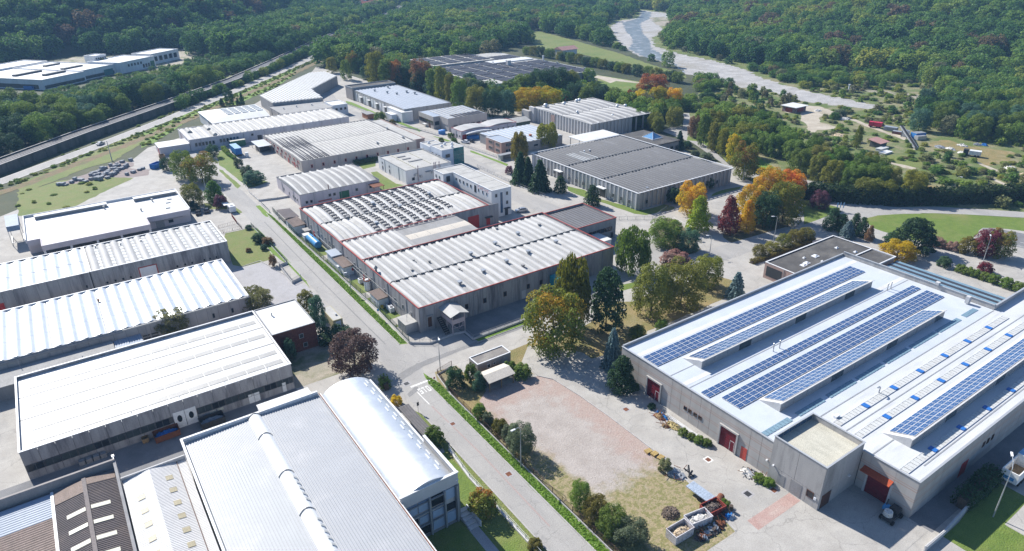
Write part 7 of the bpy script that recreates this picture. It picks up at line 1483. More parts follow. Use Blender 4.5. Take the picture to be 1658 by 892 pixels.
def tree(kind,x,y,h,w,colour,label,group=None,z=0,cat=None):
    """a thing with its trunk and crown"""
    global ntree; ntree+=1
    nm=KIND[kind][2]; cat=cat or {'broad':'tree','column':'tree','willow':'tree','shrub':'shrub'}.get(kind,'conifer')
    w*=1.08 if kind in('cone','pine') else .96
    t=thing(nm,label,cat,x,y,z,group,random.uniform(0,6.28),local=True)
    c=place('crown',PROTO[kind][ntree%len(PROTO[kind])],t,(0,0,0)); c.scale=(w*1.06,w*1.06,h); c.material_slots[0].link='OBJECT'; c.material_slots[0].material=leafmat(colour)
    r=place('trunk',TRK[kind][ntree%2],t,(0,0,0)); s=max(w,h*.5) if kind!='shrub' else w; r.scale=(s,s,h)
    return t
for k,x,y,h,w,c,l in TREES: tree(k,x,y,h,w,c,l)
# clipped hedges: leaf faces over a box
def hedge(label,pts,w,h,colour='darkgreen',dens=26,z=0,size=.16,name='hedge',rough=.12):
    x,y=pts[0]; t=thing(name,label,'hedge',x,y,z); parts=[]; sb=MB()
    for a,b in zip(pts[:-1],pts[1:]):
        a=np.array(a,float);b=np.array(b,float); L_=np.linalg.norm(b-a); d=(b-a)/L_; n_=np.array([-d[1],d[0]]); n=int(dens*L_*(w+2*h))
        u=rng.uniform(0,L_,n); f=rng.random(n)*(w+2*h); sd=np.where(f<h,-1,np.where(f<2*h,1,0)); wv=np.where(sd==0,rng.uniform(-w/2,w/2,n),sd*w/2)+rng.normal(0,rough,n); hv=np.where(sd==0,h,rng.uniform(.02,h,n))+rng.normal(0,rough,n)
        hv*=1+.07*np.sin(u*1.1)+.05*np.sin(u*2.7+1)
        pos=np.column_stack([a[0]+d[0]*u+n_[0]*wv-x,a[1]+d[1]*u+n_[1]*wv-y,np.maximum(hv,.03)]); nr=np.column_stack([n_[0]*sd,n_[1]*sd,np.where(sd==0,1,.3)])
        parts.append(leaves(pos,nr,np.full(n,size),rng.random(n)*.6+.4*(np.sin(u*.9)*.5+.5),rng.random(n)*.3,1,.5))
        sb.bar((a[0]-x,a[1]-y,h*.42),(b[0]-x,b[1]-y,h*.42),w*.55,0,h*.8)
    place('foliage',leafmesh('foliage',parts,leafmat(colour)),t,(x,y,z)); sb.build('branches',t,'bark',(x,y,z))
    return t
rng=np.random.default_rng(5)
hedge('long tall dark hedge along the far side of the curving road',[(205,136),(211,125),(220,113),(236,100),(262,84),(300,66)],5,4.5,'hedge',9,size=.42,rough=.35)
hedge('clipped yellowish hedge under the row of small street trees',[(150,102.6),(178,102.2)],1.4,1.0,'oliveyellow',40)
hedge('dark overgrown hedge in the shade beside the white truck',[(101.8,26.0),(113.5,26.2)],2.2,2.4,'darkgreen',26,size=.2,rough=.25)
hedge('low clipped hedge at the street edge above the copper beech',[(44.5,129.6),(44.6,134.6)],1.2,1.2,'bluegreen',40)
hedge('rounded hedge at the street corner beside the barrel roof',[(42.2,106.8),(42.6,109.6)],1.6,1.8,'green',40,rough=.2)
hedge('green clipped hedge beside the blue trailer',[(60.8,314.2),(60.6,304.4)],1.6,1.5,'green',26,size=.2)
hedge('low green hedge in front of the blue trailer',[(60.4,304),(60.9,295)],1.4,1.0,'brightgreen',26,size=.2)
hedge('green hedge against the side wall of the tan hall',[(98,257.6),(110,257.6)],1.4,1.6,'darkgreen',20,size=.22)
hedge('green undergrowth below the concrete canopy',[(186,212.8),(203,213.2)],3,2.2,'green',14,size=.3,rough=.35)
hedge('low hedge on the verge at the dark roofed factory',[(130,253),(131,247)],1.4,1.2,'green',24,size=.2)
for i,(y,r) in enumerate(((71.1,1.7),(66.9,1.3),(65.0,1.3),(63.2,1.3),(60.9,1.3),(58.9,1.5),(55.8,1.6),(53.3,1.5))):
    tree('shrub',190.5,y,r*1.7,r*2.1,'darkgreen' if i==0 else 'green',('first darkest' if i==0 else ['second','third','fourth','fifth','sixth','seventh','last'][i-1])+' clipped globe bush in the row beside the yard behind the solar factory','clipped globe bushes')
rng=np.random.default_rng(11)
# scrub bushes about the quarry and the river bank, ivy bushes at walls
def ptin(P,poly):
    P=np.atleast_2d(P); x,y=P[:,0],P[:,1]; ins=np.zeros(len(P),bool); n=len(poly)
    for i in range(n):
        (xa,ya),(xb,yb)=poly[i],poly[(i+1)%n]; c=((ya>y)!=(yb>y)); 
        with np.errstate(divide='ignore',invalid='ignore'): xi=(xb-xa)*(y-ya)/(yb-ya+1e-12)+xa
        ins^=c&(x<xi)
    return ins
# ---------------------------------------------------------------- the woods
CB=np.array(CAMROT)   # world = CAMROT @ cam
def project(P3):
    c=(P3-np.array([0,0,80.]))@CB; d=-c[:,2]; return 829+1097.318*c[:,0]/np.maximum(d,1e-6),446-1097.318*c[:,1]/np.maximum(d,1e-6),d
GX=G
def candidates(x0,x1,y0,y1,st):
    xs=np.arange(x0,x1,st); ys=np.arange(y0,y1,st); X,Y=np.meshgrid(xs,ys); P=np.stack([X.ravel(),Y.ravel()],1)+rng.uniform(-.42,.42,(X.size,2))*st
    return P
def near_line(P,L,w0,w1):
    d=pdist(P,L); return (d>-w0)&(d<w1)
RAIL=[(-100,245),(-60,288),(-20,330),(14.8,370),(61,419),(110,473),(160,540),(231,640),(300,725),(361,800),(430,890),(480,965)]
def free(P,pad=0):
    ok=np.ones(len(P),bool)
    for k in ('estate','campus','field','far_lawn','river_gravel','gravel_bar','quarry_dirt','quarry_track','dry_field','dry_track','dry_track2','road_right','lawn_right','parking','lawn_triangle','wood_verge','lane','gravel_bar_far','verge_left_hi','scrub_left','stone_yard','field_track'): ok&=~ptin(P,GX[k])
    for dx,dy in ((4.2,0),(-4.2,0),(0,4.2),(0,-4.2)):
        for k in ('estate','field','road_right','river_gravel','quarry_dirt','dry_field','wood_verge','lane'): ok&=~ptin(P+np.array([dx,dy]),GX[k])
    ok&=~near_line(P,ROADL,6.5,6.5); ok&=~near_line(P,RAIL,9,12.5)
    ok&=~ptin(P,[(404,985),(470,985),(500,1050),(475,1110),(430,1100),(400,1040)]); ok&=~ptin(P,[(316,202),(330,202),(330,216),(316,216)]); ok&=~ptin(P,[(345,432),(372,432),(372,455),(345,455)]); ok&=~ptin(P,[(215,338),(301,338),(301,455),(215,455)])
    ok&=~ptin(P,[(320,628),(340,628),(340,650),(320,650)]); ok&=~ptin(P,[(306,110),(334,110),(328,172),(312,172)]); ok&=~ptin(P,[(278,134),(300,134),(300,152),(278,152)])
    ok&=~ptin(P,[(299,296),(299,470),(360,520),(372,515),(358,470),(366,450),(364,420),(357,380),(337,326),(322,306)])
    ok&=~ptin(P,[(283,262),(300,248),(332,283),(348,304),(362,318),(345,330),(336,314),(323,306),(300,300)])
    ok&=~ptin(P,[(380,915),(462,940),(482,1000),(400,1000)])
    # the open strip of grass and scrub between the left road and the estate
    ok&=~ptin(P,[(-80,240),(20,300),(120,430),(178,505),(196,556),(186,560),(120,478),(60,405),(17,360),(-25,320),(-80,290)])
    return ok
FRUST=lambda P,h: (lambda r:(r[0]>-200)&(r[0]<1860)&(r[1]>-190)&(r[1]<1000)&(r[2]>10)&(r[2]<1900))(project(np.column_stack([P,h])))
near=candidates(-140,520,-60,640,7.2); hn=height(near); m=free(near)&FRUST(near,hn); near=near[m]; hn=hn[m]
dn=np.hypot(near[:,0],near[:,1])
fade=dn<520
far=candidates(-420,1700,-200,2100,11.5); hf=height(far); m=free(far)&FRUST(far,hf)&((np.hypot(far[:,0],far[:,1])>=520)|(far[:,0]>520)|(far[:,0]<-140)|(far[:,1]>640)|(far[:,1]<-60)); far=far[m]; hf=hf[m]
near=near[fade]; hn=hn[fade]
# low scrub instead of tall trees on the quarry ground and along the banks
QS=[(227,92),(240,103),(247,117),(249,133),(256,150),(263,170),(275,190),(285,216),(306,248),(318,275),(345,268),(372,246),(400,232),(452,215),(440,160),(440,-40),(330,20),(262,60)]
EDGE=[(228,92),(262,62),(330,20),(345,30),(300,75),(285,120),(300,165),(262,230),(230,170),(222,150)]
scrub=ptin(near,QS)&~ptin(near,[(330,150),(345,100),(430,60),(470,-20),(470,180),(430,190),(380,175)])
low=ptin(near,[(330,20),(420,-40),(380,60),(330,112),(296,130),(290,80),(300,40)])
size=rng.uniform(.8,1.2,len(near)); keep=np.ones(len(near),bool)
keep&=~(scrub&(rng.random(len(near))<.45))
H_=np.where(scrub,rng.uniform(1.2,3.8,len(near)),9.5*size); W_=np.where(scrub,rng.uniform(2.6,5.6,len(near)),8.2*size)
W1=ptin(near,[(200,150),(228,92),(240,92),(255,150),(285,216),(312,275),(250,275),(230,240),(215,200)])&~scrub
H_=np.where(W1,rng.uniform(7.5,10.5,len(near)),H_); H_=np.where((near[:,0]>262)&(near[:,1]>215)&(near[:,1]<330),rng.uniform(4,6.5,len(near)),H_); W_=np.where(W1,rng.uniform(6.5,9,len(near)),W_)
left=(near[:,1]>320)&(near[:,0]<260)&~(near[:,0]>205); H_=np.where(left,rng.uniform(8,14,len(near)),H_); W_=np.where(left,rng.uniform(9.5,14.5,len(near)),W_); keep&=~(left&(rng.random(len(near))<.38))
FV=np.array([.643,-.766]); cf=(near-np.array([3.8,529.6]))@FV; cu=(near-np.array([3.8,529.6]))@np.array([.766,.643]); infront=(cf>0)&(cf<85)&(cu>-60)&(cu<150); keep&=~(infront&(cf<12)); keep&=~((cu>-50)&(cu<137)&(cf>-124)&(cf<12)); H_=np.where(infront,np.minimum(H_,2.6+cf*.07),H_); W_=np.where(infront,np.minimum(W_,H_*1.4),W_)
near=near[keep];hn=hn[keep];H_=H_[keep];W_=W_[keep];scrub=scrub[keep];W1=W1[keep];left=left[keep]
pix=W_/np.hypot(np.hypot(near[:,0],near[:,1]),80)*1097
px_,py_,_=project(np.column_stack([near,hn+H_*.6])); seen=(px_>-10)&(px_<1668)&(py_>-10)&(py_<900)
NIND=281-sum(1 for t in TREES if t[0] in('broad','column','willow'))
order=[i for i in np.argsort(-pix) if seen[i]][:NIND]
ind=set(order)
for i in order:
    x,y=near[i]; 
    if W1[i]: lb,gp=('leafy green tree of the wood beside the curving road','trees of the wood beside the curving road')
    elif scrub[i]: lb,gp=('low bush in the quarry scrub','bushes around the quarry track')
    elif left[i]: lb,gp=('dark green tree of the wood below the white campus','trees of the wood by the railway')
    else: lb,gp=('green tree of the riverside wood','trees of the wood by the river')
    col=random.choice(['green','green','olive','yellowgreen','brightgreen','olive'] if W1[i] else (['greygreen','olive','green','oliveyellow','brownpink','greygreen'] if scrub[i] else ['green','green','bluegreen','darkgreen','green']))
    cn={'green':'green','olive':'olive','yellowgreen':'yellow green','brightgreen':'bright green','darkgreen':'dark green','bluegreen':'bluish green','greygreen':'grey green','oliveyellow':'yellowish','brownpink':'brownish'}[col]
    lb=cn+lb[lb.index(' '):] if not lb.startswith('dark') and not lb.startswith('low') else cn+lb[(10 if lb.startswith('dark') else 3):]
    if W1[i]: lb=lb.replace('leafy green ','').replace('green tree','tree')+(', near the tall hedge' if y<118 else ', behind the roundabout grove' if y<150 else ', along the lane' if y<205 else ', at its far end'); lb=lb.replace(cn+' green tree',cn+' tree')
    elif left[i]: lb=lb.replace(cn+' green',cn)+(', at the left edge' if y<385 else ', above the silver car' if y<412 else ', left of its middle' if y<440 else ', in its middle' if y<470 else ', right of its middle' if y<505 else ', at its far end')
    else: lb=lb.replace(cn+' green',cn)+(', towards the dry field' if y<150 else ', towards the river' if y<230 else ', by the far lawn')
    tree('shrub' if scrub[i] else 'broad',x,y,H_[i],W_[i],col,lb,gp,z=hn[i]-.1,cat='bush' if scrub[i] else None)
for i,y in enumerate(np.linspace(302,462,19)):
    cc=('green','darkgreen','olive')[i*7%3]; tree('broad',335+random.uniform(-2,2),y+random.uniform(-2,2),random.uniform(5.5,8),random.uniform(7,10),cc,cc.replace('dark','dark ')+' round tree in the single row along the field, '+('near end','before the middle','middle','past the middle','far end')[i//4],'trees in the row along the field')
rest=np.array([i for i in range(len(near)) if i not in ind],int)
# the remaining thousands: one object per wooded area, trees as instances
def forest_material():
    m=bpy.data.materials.new('forest_leaves'); m.use_nodes=True; t=m.node_tree; L=t.links.new
    for n in list(t.nodes): t.nodes.remove(n)
    out=node(t,'ShaderNodeOutputMaterial'); a=node(t,'ShaderNodeAttribute'); a.attribute_type='INSTANCER'; a.attribute_name='tone'
    r=ramp(t,[(0,(.052,.125,.032)),(.22,(.105,.20,.040)),(.42,(.17,.265,.046)),(.58,(.235,.30,.050)),(.70,(.31,.315,.055)),(.80,(.19,.21,.11)),(.88,(.17,.125,.055)),(.95,(.16,.10,.065)),(1,(.24,.14,.05))]); L(a.outputs['Fac'],r.inputs[0])
    at=node(t,'ShaderNodeAttribute'); at.attribute_name='leaf'; sp=node(t,'ShaderNodeSeparateColor'); L(at.outputs['Color'],sp.inputs[0]); mr=node(t,'ShaderNodeMapRange'); mr.inputs[3].default_value=.72; mr.inputs[4].default_value=1.32; L(sp.outputs[0],mr.inputs[0])
    hs=node(t,'ShaderNodeHueSaturation'); L(r.outputs[0],hs.inputs['Color']); L(mr.outputs[0],hs.inputs['Value']); finish_leaf(t,hs.outputs[0],out); return m
FM=forest_material()
FC=bpy.data.collections.new('forest_tree_shapes')
def proto(name,fn,seed,n,size):
    o=bpy.data.objects.new(name,leafmesh(name,[fn(seed,n,size)],FM)); FC.objects.link(o)
for i in range(3): proto(f'a_tree_{i}',crown_broad,300+i,1500,.040)
proto('b_tree',crown_column,310,1300,.045); proto('c_bush',crown_shrub,311,600,.07); proto('d_tree',crown_broad,312,1000,.05); proto('e_tree',crown_cone,313,1200,.045)
def forest(name,label,P,h,Hh,Ww,tone,idx):
    n=len(P); me=bpy.data.meshes.new(name); me.vertices.add(n); me.vertices.foreach_set('co',np.column_stack([P,h-.15]).reshape(-1).astype(np.float32))
    for nm,tp,arr in (('tone','FLOAT',tone),('idx','INT',idx),('rot','FLOAT',rng.uniform(0,6.28,n))):
        a=me.attributes.new(nm,tp,'POINT'); a.data.foreach_set('value',np.asarray(arr,np.int32 if tp=='INT' else np.float32))
    a=me.attributes.new('scl','FLOAT_VECTOR','POINT'); a.data.foreach_set('vector',np.column_stack([Ww,Ww,Hh]).reshape(-1).astype(np.float32))
    me.update(); o=bpy.data.objects.new(name,me); COL.objects.link(o); tag(o,label,'forest',None,'stuff')
    g=bpy.data.node_groups.new(name,'GeometryNodeTree'); g.interface.new_socket('Geometry',in_out='INPUT',socket_type='NodeSocketGeometry'); g.interface.new_socket('Geometry',in_out='OUTPUT',socket_type='NodeSocketGeometry')
    L=g.links.new; N=g.nodes.new; i0=N('NodeGroupInput'); o0=N('NodeGroupOutput'); ip=N('GeometryNodeInstanceOnPoints'); ci=N('GeometryNodeCollectionInfo'); ci.inputs['Collection'].default_value=FC; ci.inputs['Separate Children'].default_value=True; ci.inputs['Reset Children'].default_value=True
    def attr(nm,tp):
        q=N('GeometryNodeInputNamedAttribute'); q.data_type=tp; q.inputs['Name'].default_value=nm; return q.outputs['Attribute']
    m2=N('GeometryNodeMeshToPoints'); L(i0.outputs[0],m2.inputs[0]); L(m2.outputs[0],ip.inputs['Points']); L(ci.outputs[0],ip.inputs['Instance']); ip.inputs['Pick Instance'].default_value=True; L(attr('idx','INT'),ip.inputs['Instance Index'])
    cx=N('ShaderNodeCombineXYZ'); L(attr('rot','FLOAT'),cx.inputs[2]); L(cx.outputs[0],ip.inputs['Rotation']); L(attr('scl','FLOAT_VECTOR'),ip.inputs['Scale']); L(ip.outputs[0],o0.inputs[0])
    md=o.modifiers.new('trees','NODES'); md.node_group=g; return o
def smooth_noise(P,s,ph): return .5+.25*np.sin(P[:,0]*s+ph)*np.cos(P[:,1]*s*1.3+ph*2)+.25*np.sin((P[:,0]+P[:,1])*s*.7+ph*3)
def tones(P,h,kind):
    n=len(P); r=rng.random(n); v=smooth_noise(P,.021,1.7)
    if kind=='left': t=.01+.55*r*v+.12*r*r; t=np.where(rng.random(n)<.09*(h>5),rng.uniform(.84,.93,n),t)
    elif kind=='right': t=.08+.40*r*v+.30*r*r+.08*v; t=np.where((rng.random(n)<.10+.30*np.clip((h-18)/35,0,1)),rng.uniform(.84,.94,n),t)
    else: t=.03+.42*r*v+.30*r*r; t=np.where(rng.random(n)<.04,rng.uniform(.78,.9,n),t)
    return np.clip(t,0,1)
# far trees: size and class by place
cf=(far-np.array([3.8,529.6]))@FV; cu=(far-np.array([3.8,529.6]))@np.array([.766,.643]); ff=(cf>-6)&(cf<95)&(cu>-70)&(cu<150); kf=~((cu>-50)&(cu<137)&(cf>-124)&(cf<12)); far=far[kf]; hf=hf[kf]; cf=cf[kf]; ff=ff[kf]
hl=pdist(far,HL); hr=pdist(far,HR)
fl=(hl>-40)|((far[:,0]<200)&(far[:,1]>330)); fr=(hr>-60)&~fl; fv=~fl&~fr
for msk,nm,lb,kd in ((fl,'hillside_forest','dense bluish green forest on the steep hillside at the top left','left'),(fr,'far_bank_forest','wide mixed forest with brownish patches beyond the river at the top right','right'),(fv,'valley_forest','dense green forest of the valley floor between the railway and the river','valley')):
    P=far[msk]; h=hf[msk]; s=rng.uniform(.75,1.3,len(P)); 
    if kd=='valley': keep=~(ptin(P,[(560,560),(620,600),(760,760),(640,760),(470,560)])&(rng.random(len(P))<.3)); P=P[keep];h=h[keep];s=s[keep]
    hh=np.where(np.full(len(P),kd=='left'),15*s,12.5*s); ww=np.where(np.full(len(P),kd=='left'),15.5*s,14*s)
    g_=ff[msk] if kd!='valley' else ff[msk][keep]; c_=cf[msk] if kd!='valley' else cf[msk][keep]; hh=np.where(g_,np.minimum(hh,2.6+c_*.07),hh); ww=np.where(g_,np.minimum(ww,hh*1.5),ww)
    near_river=np.zeros(len(P),bool)
    for dx,dy in ((14,0),(-14,0),(0,14),(0,-14)): near_river|=ptin(P+np.array([dx,dy]),GX['river_gravel'])|ptin(P+np.array([dx,dy]),GX['gravel_bar'])
    hh=np.where(near_river,rng.uniform(2.5,5.5,len(P)),hh); ww=np.where(near_river,rng.uniform(4,7,len(P)),ww)
    idx=rng.choice([0,1,2,3,5,6],len(P),p=[.24,.24,.22,.10,.17,.03]); idx=np.where(near_river,4,idx)
    t=tones(P,h,kd); t=np.where(near_river&(rng.random(len(P))<.6),rng.uniform(.76,.84,len(P)),t)
    forest(nm,lb,P,h,hh,ww,t,idx)
wl=[]
for a,b in zip(RAIL[4:9],RAIL[5:10]):
    a=np.array(a,float); b=np.array(b,float); L_=np.linalg.norm(b-a); d=(b-a)/L_
    for u in np.arange(0,L_,3.6):
        p=a+d*(u+rng.uniform(-2,2))+np.array([d[1],-d[0]])*rng.uniform(1.8,4.6)
        if abs(pdist(p[None],ROADL)[0])>4.8: wl.append(p)
wl=np.array(wl); k0=len(near); near=np.concatenate([near,wl]); hn=np.concatenate([hn,np.zeros(len(wl))]); H_=np.concatenate([H_,rng.uniform(3.5,7.5,len(wl))]); W_=np.concatenate([W_,rng.uniform(4.5,7.5,len(wl))]); scrub=np.concatenate([scrub,np.zeros(len(wl),bool)]); left=np.concatenate([left,np.ones(len(wl),bool)]); W1=np.concatenate([W1,np.zeros(len(wl),bool)]); rest=np.concatenate([rest,np.arange(k0,len(near))])
P=near[rest]; idx=rng.choice([0,1,2],len(P)); idx=np.where(scrub[rest],4,idx); t=tones(P,hn[rest],'valley'); t=np.where(left[rest],t*.75,t); t=np.where(W1[rest],t*.5+.38,t); t=np.where(scrub[rest]&(rng.random(len(P))<.5),rng.uniform(.74,.86,len(P)),t)
forest('wood','woodland around the estate, the railway and the river bank',P,hn[rest],H_[rest],W_[rest],t,idx)
# undergrowth on the river bars, the scrub and the banks
P=candidates(255,470,-40,300,3.4); ok=np.zeros(len(P),bool)
for k in ('gravel_bar',): ok|=ptin(P,GX[k])
ok|=ptin(P,QS); 
for k in ('quarry_dirt','quarry_track','dry_track','dry_track2','river_gravel'): ok&=~ptin(P,GX[k])
ok&=~ptin(P,[(316,202),(330,202),(330,216),(316,216)]); ok&=~ptin(P,[(306,110),(334,110),(328,172),(312,172)]); ok&=~ptin(P,[(278,134),(300,134),(300,152),(278,152)])
ok&=rng.random(len(P))<np.where(ptin(P,GX['dry_field']),.06,np.where(ptin(P,GX['gravel_bar']),.22,.33)); P=P[ok]; n=len(P)
Q=candidates(-70,200,270,560,2.6); okq=ptin(Q,[(-80,285),(-18,326),(40,389),(118,474),(190,559),(200,556),(120,465),(60,395),(17,352),(-25,313),(-80,262)])&~near_line(Q,ROADL,4.2,4.2); okq|=ptin(Q,GX['scrub_left'])&(rng.random(len(Q))<.10); okq|=ptin(Q,GX['verge_left_up'])&(rng.random(len(Q))<.85)&~near_line(Q,ROADL,4.2,4.2)
okq&=~near_line(Q,ROADL,4.4,4.4)&~near_line(Q,RAIL,.6,10); okq&=~(ptin(Q,GX['estate'])&~ptin(Q,GX['scrub_left'])&~ptin(Q,GX['verge_left_up'])); bank=near_line(Q,ROADL,9.0,0)&(Q[:,0]>-60)&(Q[:,0]<196); okq|=bank&~near_line(Q,ROADL,4.6,4.6); okq&=~(near_line(Q,ROADL,15,0)&~near_line(Q,ROADL,9.6,0)&(rng.random(len(Q))<.7)); Q=Q[okq]; n2=len(Q)
PP=np.concatenate([P,Q]); forest('undergrowth','low bushes and weeds on the river bars, the quarry ground and the road banks',PP,np.zeros(n+n2),np.concatenate([rng.uniform(.6,2.2,n),rng.uniform(.4,1.2,n2)]),np.concatenate([rng.uniform(1.6,4.2,n),rng.uniform(1.2,2.6,n2)]),np.concatenate([rng.uniform(.3,.86,n),rng.uniform(.35,.72,n2)]),np.full(n+n2,4))
# ================================================================ street furniture, vehicles, loose things
def lamp(x,y,h,az,reach,label,group='street lamps'):
    t=thing('street_lamp',label,'lamp',x,y,0,group); b=MB(); dx,dy=math.sin(R(az)),math.cos(R(az))
    b.tube([(0,0,0),(0,0,h*.5),(0,0,h*.93),(dx*reach*.3,dy*reach*.3,h),(dx*reach,dy*reach,h+.05)],[.11,.085,.06,.05,.045],8); b.build('pole',t,'lamp_grey',(x,y,0)); b=MB(); b.bar((dx*reach*.85,dy*reach*.85,h+.02),(dx*(reach+.65),dy*(reach+.65),h+.08),.3,0,.14); b.build('lamp_head',t,'plastic_white',(x,y,0))
for a in ((54.4,106.9,8.2,200,1.0,'street lamp at the junction corner by the white marked crossing'),(51.3,73.3,8.6,265,1.4,'street lamp among the shrubs inside the roadside fence'),(168,108.7,8,300,1.2,'street lamp in front of the roundabout grove'),(202.9,66.5,7.2,60,.9,'street lamp beside the maroon tree at the lawn'),(145.3,113.3,6,300,1.0,'short street lamp on the traffic island'),
 (104.2,22.2,10.3,62,2.4,'tall curved street lamp at the right edge in front of the white truck'),(41.1,257.6,8.6,200,.5,'street lamp in front of the orange topped tree at the street bend'),(53.3,152,5.5,270,.6,'thin lamp post on the verge in front of the pump hut'),(206,150,7,0,.8,'street lamp behind the red patched tree'),(227,131,7,200,.8,'street lamp by the tall dark hedge'),(250,97,7.5,180,.9,'second street lamp along the tall dark hedge')): lamp(*a)
t=thing('utility_pole','tall steel pole standing on the bank between the left road and the stone yard','pole',18.2,324); b=MB(); b.tube([(0,0,0),(0,0,8.6)],[.2,.12],8); b.build('pole_shaft',t,'galvanised',(18.2,324,0)); b=MB(); b.bar((-.8,0,8.4),(.8,0,8.4),.1); b.build('cross_arm',t,'galvanised',(18.2,324,0))
def sign(x,y,h,label,m='frame_grey',w=.45,hh=.8):
    t=thing('road_sign',label,'sign',x,y); b=MB(); b.tube([(0,0,0),(0,0,h)],[.04,.04],6); b.build('sign_post',t,'galvanised',(x,y,0)); box('sign_board',t,x-w/2,x+w/2,y-.08,y-.04,h-hh,h,m)
sign(44.0,96.8,2.4,'dark backed road sign at the street edge by the low sheet roofed carport','dark_metal'); sign(53.0,134.4,2.8,'blue road sign on the grass verge by the factory fence','tank_blue',.5,.6); sign(51.2,103.6,1.4,'small red sign at the kerb corner under the street lamp','red_paint',.4,.4)
for i,(x,y) in enumerate(((205.5,112.2),(206.3,111.6),(207.1,111))): sign(x,y,3.2,['left','middle','right'][i]+' one of three pale banner posts on the lawn triangle','light_blue',.55,1.8)
sign(150.8,121.5,1.2,'low white notice on the traffic island','plastic_white',.9,.7); sign(145,117.2,1.1,'small white box sign at the edge of the traffic island','plastic_white',.7,.6)
def fence(name,label,pts,h,sp,m,mesh=True,base=None,cat='fence',rails=2,wire=.28,wt=.022):
    x,y=pts[0]; t=thing(name,label,cat,x,y); bw=MB(); bb=MB(); k=('post',m,h)
    if k not in MC: MC[k]=newmesh('fence_post',bverts(-.035,.035,-.035,.035,0,h),BF,m)
    for a,b in zip(pts[:-1],pts[1:]):
        a=Vector((*a,0));b=Vector((*b,0)); L_=(b-a).length; n=max(1,int(L_/sp))
        for i in range(n+1): p=a.lerp(b,i/n); place('fence_post',MC[k],t,(p.x,p.y,0))
        z0=base[0] if base else .05
        for r in range(rails): z_=z0+(h-z0-.05)*r/max(1,rails-1)+.03; bw.bar((a.x,a.y,z_),(b.x,b.y,z_),.04)
        if mesh:
            q=int(L_/wire)
            for i in range(q): p=a.lerp(b,(i+.5)/q); bw.add([(p.x-.0,p.y-wt,z0),(p.x+wt,p.y+wt*.5,z0),(p.x-wt,p.y+wt*.5,z0),(p.x,p.y-wt,h-.03),(p.x+wt,p.y+wt*.5,h-.03),(p.x-wt,p.y+wt*.5,h-.03)],[(0,1,4,3),(1,2,5,4),(2,0,3,5)])
        if base: bb.bar((a.x,a.y,base[0]/2),(b.x,b.y,base[0]/2),base[1],0,base[0])
    bw.world('fence_bars',t,m)
    if base: bb.world('base_wall',t,'concrete_pale')
    return t
fence('wire_fence','long dark green wire fence between the main street and the white factory',[(54.6,222),(54.0,196),(54.3,171),(54.4,157),(54.7,140),(54.3,130.4),(53.9,120.3)],1.9,2.6,'dark_green_fence',True,(.35,.2))
fence('corner_railing','grey railing on a low wall around the factory corner below the gallery',[(53.9,120.1),(57.7,117.3),(64.1,117.7),(66.5,117.1),(66.4,113.2),(83.5,113.4),(96,113.6)],1.3,2.0,'frame_grey',True,(.45,.3),rails=2,wire=.3,wt=.015)
fence('roadside_fence','long dark metal fence along the grass verge beside the gravel lot',[(51.85,38),(51.8,60),(51.7,78),(51.9,98),(53,105.6),(57,106.6)],1.5,2.4,'frame_brown',True,(.3,.22),wire=.22)
fence('white_railing','white concrete post railing of the lawn beside the barrel roof hall',[(43.4,84),(42.7,76),(42.8,60),(42.8,46)],1.2,2.2,'frame_white',False,(.35,.35),rails=3)
fence('corner_rail','low metal rail beside the carport near the street corner',[(40.2,108),(40.6,104),(41.6,99)],1.0,1.8,'frame_grey',False,(.3,.25),rails=2)
fence('wire_fence','dark fence between the small garden and the street',[(45.1,213.8),(45.3,205.8),(45.4,190),(45.3,178.6)],1.3,2.2,'dark_green_fence',True,(.3,.2))
fence('low_wall_fence','grey wall and fence enclosing the recess at the paved yard',[(45.4,178.4),(42.8,177.7),(42.4,165.2),(45.2,166.5)],1.5,2.0,'frame_grey',True,(.7,.2))
fence('garden_wall','low concrete wall along the lawn above the workshop entrance',[(55.5,262),(53.8,247),(54,236),(60,234.4),(64,234)],1.0,2.6,'concrete_grey',False,(.6,.25),rails=1)
fence('entrance_fence','wall and railing at the workshop entrance beside the street',[(53.7,232),(53.6,222.4)],1.1,2.0,'frame_grey',True,(.5,.25))
fence('yard_gate','rust red sliding gate of the car yard with white end wall',[(42.2,226),(41.9,218.8)],1.2,1.8,'rust_red',True,None,'gate',wire=.2)
fence('yard_fence','thin dark fence across the car yard',[(36,217.6),(41.9,218.6),(42,213.2),(33.5,212.6)],1.1,2.2,'frame_brown',True,None,wire=.5)
fence('street_railing','grey railing with pillars along the north street in front of the office',[(131.5,262),(132.5,232)],1.2,2.4,'frame_grey',True,(.4,.25),wire=.4)
fence('street_railing','grey railing with pillars on the street in front of the three spruces',[(136.9,224.5),(136.4,204),(137.2,180)],1.2,2.4,'frame_grey',True,(.4,.25),wire=.4)
fence('street_railing','long railing on the verge of the salmon office',[(148.6,258),(148.9,251),(150.6,231)],1.2,2.4,'frame_grey',True,(.4,.25),wire=.4)
fence('street_railing','long railing in front of the blue roofed hall and the beige office',[(141.5,372),(141.8,340),(142.4,304),(146.6,290),(148.6,277)],1.2,2.6,'frame_grey',True,(.4,.25),wire=.5)
fence('wire_fence','pale wire fence around the lawn of the dark roofed factory',[(141,150),(152,142.5),(170,149.2),(198,149.5)],1.2,2.6,'frame_grey',True,None,wire=.5,wt=.012)
fence('yard_wall','low concrete wall between the factory yard and the shaded lawn on the right',[(89,24.9),(94.2,24.8),(103,25.3)],1.0,6,'concrete_pale',False,(.95,.3),'wall',rails=1)
fence('lawn_wall','pale curved low wall at the brick office drive',[(176,101.2),(183,99.6),(187,97.5)],.9,3,'concrete_pale',False,(.8,.25),'wall',rails=1)
